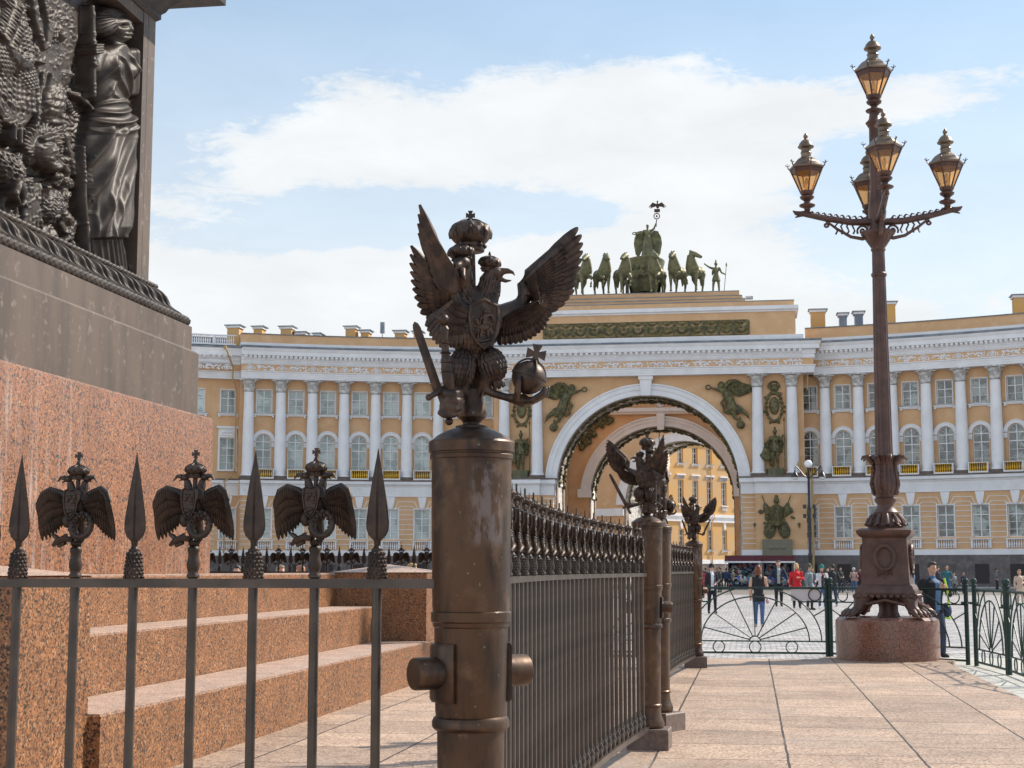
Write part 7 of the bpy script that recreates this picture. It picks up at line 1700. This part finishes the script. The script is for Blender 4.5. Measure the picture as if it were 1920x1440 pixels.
# winged Victory
vy = thing('winged_victory_statue', 'bronze winged woman statue holding a wreath and an eagle standard, on the chariot', 'statue', (-9.5, QY+2.4, QZ+4.25))
b = MB(); statue_body(b, Matrix.Identity(4), 3.15, dict(lel=(-.20,-.06,.70), lwr=(-.36,-.10,.71), rel=(.20,0,.86), rwr=(.27,-.02,1.03), lhip=(-.05,0,.5), w=1.15))
b.lathe([(.66,-.3),(.60,.25),(.50,.8),(.42,1.5),(.33,1.95)], seg=18, fr=lambda a, z: 1+.07*math.cos(a*9)); b.lathe([(.33,1.75),(.36,1.85),(.30,1.95)], seg=14); b.ell((0,0,3.06), (.17,.19,.10), 8, 5)
blob(b, 'figure', M['chariot'], vy, voxel=.045, smooth=1)
for s in (-1, 1):
    w = MB(); roots = [(s*.3,.25,2.2),(s*.7,.3,2.5),(s*1.0,.3,2.45),(s*1.2,.3,2.0)]; tips = [(s*.75,.3,.4),(s*.95,.3,-.1),(s*1.15,.3,.1),(s*1.25,.3,.9)]
    wing_layers(w, roots, tips, 8, (0,-1,0), .30, ((1.0,0),(.6,.03),(.3,.06)), .02, .03); w.tube([(s*.2,.2,2.1),(s*.65,.28,2.5),(s*1.0,.28,2.45),(s*1.22,.28,1.9)], [.13,.12,.10,.06], 8); w.ell((s*.95,.3,1.7), (.28,.08,.6), 10, 6)
    w.build('wing', M['chariot'], vy, 50)
w = MB(); w.tube([(-1.22+.25*math.cos(a), -.35+.1*math.sin(a), 2.22+.13*math.sin(a)) for a in np.linspace(0, 2*pi, 15)[:-1]], .05, 6, closed=True, up=(0,1,0)); w.build('wreath', M['chariot'], vy)
w = MB(); w.tube([(.85,-.05,2.9),(.90,-.05,3.6)], .05, 6); w.tube([(.92+.28*math.cos(a), -.05, 3.95+.28*math.sin(a)) for a in np.linspace(0, 2*pi, 19)[:-1]], .05, 6, closed=True, up=(0,1,0)); w.ell((.92,-.05,3.95), (.10,.05,.12), 8, 5); w.tube([(.93,-.05,4.2),(.95,-.05,4.35)], .04, 5)
w.box(.68,1.24,-.12,.02,4.35,4.66); w.ell((1.02,-.05,4.95), (.17,.12,.25), 8, 6); w.tube([(1.0,-.05,5.1),(1.0,-.05,5.4)], [.1,.05], 6); w.ell((1.0,-.05,5.42), .09, 8, 5)
for s in (-1, 1): w.tube([(1.0+s*.1,-.05,5.05),(1.0+s*.45,-.05,5.22),(1.0+s*.85,-.05,4.85)], [.12,.14,.03], 7); w.tube([(1.0+s*.2,-.05,5.0),(1.0+s*.5,-.05,4.95),(1.0+s*.7,-.05,4.75)], [.10,.11,.03], 7)
w.build('eagle_standard', mat('dark_standard', (.06,.035,.025), .5, .3), vy, 50)
def warrior(x, label, s=1):
    t = thing('warrior_statue', label, 'statue', (x, QY+.2, QZ))
    b = MB(); statue_body(b, Matrix.Identity(4), 3.0, dict(lel=(-s*.21,0,.84) if s > 0 else (-.15,0,.65), lwr=(-.36,-.03,.95) if s > 0 else (-.22,0,.50), rel=(.17,0,.66) if s > 0 else (.21,0,.84), rwr=(.28,0,.60) if s > 0 else (.36,0,.95), lank=(-.11,0,.03), rank=(.09,0,.03), lknee=(-.09,-.02,.27), rknee=(.08,-.02,.27)))
    b.lathe([(.40,1.15),(.36,1.4),(.26,1.75)], seg=16, fr=lambda a, z: 1+.06*math.cos(a*10)); b.ell((0,0,2.83), (.18,.21,.18), 10, 6)
    b.tube([(0,-.18,2.98),(0,0,3.16),(0,.22,3.12),(0,.34,2.92)], [.06,.10,.10,.05], 7); b.tube([(-s*.1,.2,2.4),(-s*.3,.3,2.1),(-s*.36,.3,1.8)], [.16,.15,.08], 7)
    blob(b, 'figure', M['chariot'], t, voxel=.045, smooth=1)
    m = MB(); m.tube([(s*.72,-.05,0),(s*.98,-.05,2.55)], .035, 6); m.lathe([(.0,0),(.07,.1),(.08,.2),(.0,.5)], (s*.99,-.05,2.5), 6); m.build('spear', M['chariot'], t)
warrior(-2.85, 'bronze warrior statue with spear leading the right end of the chariot team', 1)
warrior(-17.0, 'bronze warrior statue at the left end of the chariot team, behind the eagle wing', -1)

# ---- bronze reliefs of the arch front (parts of the building)
def angel(cx, flip, zoff=0):
    s = -1 if flip else 1        # s=1: the one on the right, reaching to the left with a wreath
    b = MB(); y = 144.72; X = lambda q: cx+s*q
    def V(q, z, d=0.0): return (X(q), y-d, 17.0+z)
    b.ell(V(-.75,1.55,.12), (.34,.28,.40), 10, 8); b.tube([V(-.6,1.2,.1), V(-.3,.9,.12), V(.0,.1,.15)], [.18,.46,.40], 12)
    b.tube([V(-.5,1.0,.15), V(-1.1,1.15,.2), V(-1.7,1.35,.15)], [.22,.15,.10], 8); b.tube([V(.0,.9,.15), V(.3,.5,.2)], [.2,.14], 8)
    b.tube([V(0,.3,.15), V(.35,-.5,.2), V(.9,-1.1,.15)], [.42,.38,.22], 10); b.tube([V(-.05,.2,.15), V(.1,-.7,.2), V(.5,-1.5,.15), V(.8,-1.75,.1)], [.38,.32,.18,.1], 10)
    for k in range(5): b.tube([V(.1+.2*k,.0-.1*k,.22), V(.5+.28*k,-.7-.1*k,.2), V(1.0+.22*k,-.9-.28*k+.2,.1)], [.12,.10,.04], 6)
    b.tube([V(-.45,.4,.1), V(-.75,-.1,.12), V(-.50,-.5,.1), V(-.55,-.85,.1), V(-.1,-1.15,.1)], [.12,.17,.14,.15,.10], 8)
    blob(b, 'angel_relief', M['patina'], bld, voxel=.07, smooth=1)
    w = MB(); roots = [V(-.1,1.2,.05), V(.2,1.75,.05), V(.5,1.95,.05), V(.8,1.8,.05)]; tips = [V(1.0,.5,.0), V(1.6,.7,0), V(2.1,.95,0), V(2.5,1.2,.0)]
    wing_layers(w, roots, tips, 9, (0,-1,0), .34, ((1.0,0),(.6,.04),(.3,.08)), .03, .03); w.tube([V(-.5,1.2,.1), V(0,1.9,.1), V(.6,2.0,.08), V(1.1,1.75,.05)], [.2,.2,.16,.1], 8)
    w.build('angel_wing', M['patina'], bld, 50); w = MB()
    w.tube([(X(-1.95)+.22*math.cos(a), y-.15, 18.4+.2*math.sin(a)) for a in np.linspace(0, 2*pi, 13)[:-1]], .07, 6, closed=True, up=(0,1,0)); w.build('angel_wreath', M['patina'], bld, 50); w = MB()
    w.ell(V(1.0,-2.15,.1), .40, 14, 10); w.tube([V(1.0,-1.7,.1), V(.9,-1.4,.1)], .08, 6)
    w.build('angel_globe', M['patina'], bld, 50)
angel(-1.75, False); angel(2*AX+1.75, True)
def trophy(cx, y, z0, h, w, seed):
    """pile of armour: helmet, cuirass, shields, flags"""
    b = MB(); rr = random.Random(seed); S_ = h/4.2; Z = lambda q: z0+q*S_; sc_ = w/3.0
    b.tube([(cx,y-.2,Z(1.2)),(cx,y-.25,Z(2.0)),(cx,y-.25,Z(2.9)),(cx,y-.2,Z(3.2))], [.35*sc_*1.3,.42*sc_*1.3,.55*sc_*1.3,.2], 12); b.ell((cx,y-.25,Z(3.55)), (.28,.26,.30), 10, 8); b.tube([(cx,y-.2,Z(3.7)),(cx,y-.1,Z(4.1))], [.12,.18], 7)
    for s in (-1, 1):
        b.ell((cx+s*.62*sc_,y-.15,Z(.85)), (.55*sc_,.16,.85*S_), 14, 8, rot=(0,s*-.2,0)); b.tube([(cx+s*.5*sc_,y-.1,Z(1.8)),(cx+s*1.25*sc_,y-.08,Z(4.1))], .06, 6)
        b.ell((cx+s*.85*sc_,y-.1,Z(2.7)), (.30*sc_,.12,.75*S_), 10, 6, rot=(0,s*.25,0))
        for k in range(14): b.ell((cx+s*rr.uniform(.6,1.45)*sc_, y-.08, Z(rr.uniform(.4,3.0))), (rr.uniform(.08,.3)*sc_, .10, rr.uniform(.08,.25)), 7, 5, rot=(0,rr.random()*3,0))
    for k in range(12): b.ell((cx+rr.uniform(-.5,.5)*sc_, y-.42, Z(rr.uniform(1.4,3.0))), (.12,.06,.10), 6, 4)
    blob(b, 'armour_trophy', M['patina'], bld, voxel=.06, smooth=1)
    d = MB()
    for s in (-1, 1): d.tube([(cx+s*.62*sc_+.38*sc_*math.cos(a), y-.31, Z(.85)+.62*S_*math.sin(a)) for a in np.linspace(0, 2*pi, 21)[:-1]], .035, 5, closed=True, up=(0,1,0))
    d.build('shield_rims', M['patina_l'], bld, 50)
for sx in (-1, 1):
    cx = AX+sx*11.85
    trophy(cx, 143.35, 4.25, 4.1, 3.1, 3+sx)
    m = MB(); m.box(cx-1.35,cx+1.35,142.9,143.38,2.82,4.22); m.box(cx-1.5,cx+1.5,142.8,143.38,2.6,2.818); m.box(cx-.8,cx+.8,142.85,142.9,3.4,3.55); m.ell((cx-.5,142.9,3.5),(.3,.1,.2),8,5); m.ell((cx,142.9,3.5),(.3,.1,.2),8,5); m.ell((cx+.5,142.9,3.5),(.3,.1,.2),8,5)
    m.build('trophy_pedestal', mat('grey_green_stone', (.20,.18,.13), .7) if 'grey_green_stone' not in bpy.data.materials else bpy.data.materials['grey_green_stone'], bld, 0)
    # statue of a soldier between the columns
    st_ = thing('soldier_statue', 'green bronze soldier statue with lance standing between the %s pair of white columns' % ('right' if sx > 0 else 'left'), 'statue', (cx, 144.35, 10.03), 0, 'soldier statues beside the arch')
    b = MB(); statue_body(b, Matrix.Translation((0,0,.75)), 3.55, dict(rel=(.17,-.05,.70), rwr=(.20,-.10,.84), lel=(-.19,0,.66), lwr=(-.20,-.06,.55), lknee=(-.07,-.05,.27), w=1.05))
    b.T = Matrix.Identity(4); b.lathe([(.46,2.25),(.42,2.6),(.34,2.95)], (0,0,0), 16, fr=lambda a, z: 1+.07*math.cos(a*9)); b.ell((0,0,4.15), (.21,.24,.20), 10, 6); b.tube([(0,-.2,4.3),(0,0,4.5),(0,.25,4.35)], [.07,.11,.06], 7)
    b.tube([(.25,.3,3.6),(.55,.35,3.0),(.5,.35,2.2)], [.3,.28,.12], 8); b.tube([(-.3,.3,3.4),(-.5,.3,2.4),(-.35,.2,1.0)], [.2,.26,.15], 8)
    blob(b, 'figure', M['patina'], st_, voxel=.05, smooth=1)
    m = MB(); m.T = Matrix.Translation((-.85,-.15,2.3)) @ Matrix.Rotation(R(70), 4, 'X') @ Matrix.Rotation(.4, 4, 'Y'); m.lathe([(.0,.1),(.15,.14),(.3,.1),(.62,.02),(.66,-.04),(.0,-.04)], seg=20, fr=lambda a, z: 1+.35*abs(math.sin(a))); m.build('shield', M['patina'], st_, 40)
    m = MB(); m.tube([(.85,-.25,.7),(.85,-.25,5.1)], .045, 6); m.lathe([(.0,0),(.09,.15),(.0,.5)], (.85,-.25,5.0), 6); m.build('lance', M['patina'], st_)
    m = MB(); m.box(-.85,.85,-.6,.5,.0,.12); m.box(-.7,.7,-.5,.5,.12,.62); m.box(-.78,.78,-.56,.5,.62,.75); m.build('base', M['patina_l'], st_, 0)
    # coat of arms hung above it
    b = MB(); y = 144.75
    b.ell((cx,y,16.6), (.48,.2,.85), 12, 8); b.ell((cx,y-.05,18.25), (.45,.25,.35), 12, 8); b.ell((cx,y,17.8), (.38,.2,.2), 10, 6); rr = random.Random(9)
    for k in range(22):
        a = 2*pi*k/22; b.ell((cx+.72*math.cos(a), y, 16.5+1.35*math.sin(a)), (.20,.12,.15), 7, 5, rot=(0,rr.random()*3,0)); 
        if k % 3 == 0: b.ell((cx+.92*math.cos(a), y+.02, 16.5+1.6*math.sin(a)), (.18,.10,.13), 7, 5, rot=(0,rr.random()*3,0))
    for k in range(9): a = pi*k/8; b.ell((cx+.5*math.cos(a), y, 18.35+.5*math.sin(a)), (.13,.1,.13), 6, 4)
    blob(b, 'coat_of_arms', M['patina'], bld, voxel=.055, smooth=1)
    b = MB()
    for q in (-1, 1): b.ell((cx+q*2.0,143.35,5.6), (.14,.10,.16), 8, 6); b.tube([(cx+q*2.0,143.3,5.5),(cx+q*2.0,143.28,5.25)], [.09,.03], 6)
    b.build('lion_mask', M['patina_l'], bld)
# trophy on the inner court wall, left of the second arch
rr = random.Random(21); b = MB()
for k in range(120):
    t = rr.random(); a = R(122+26*t); q = 9.9+rr.uniform(-.1,2.4)*math.sin(t*pi)**.6
    b.ell((-9.35+q*math.cos(a), 165.8, 9.1+q*math.sin(a)), (rr.uniform(.12,.45), .2, rr.uniform(.10,.35)), 7, 5, rot=(0,rr.random()*3,0))
b.build('court_trophy', M['patina'], crt, 50)
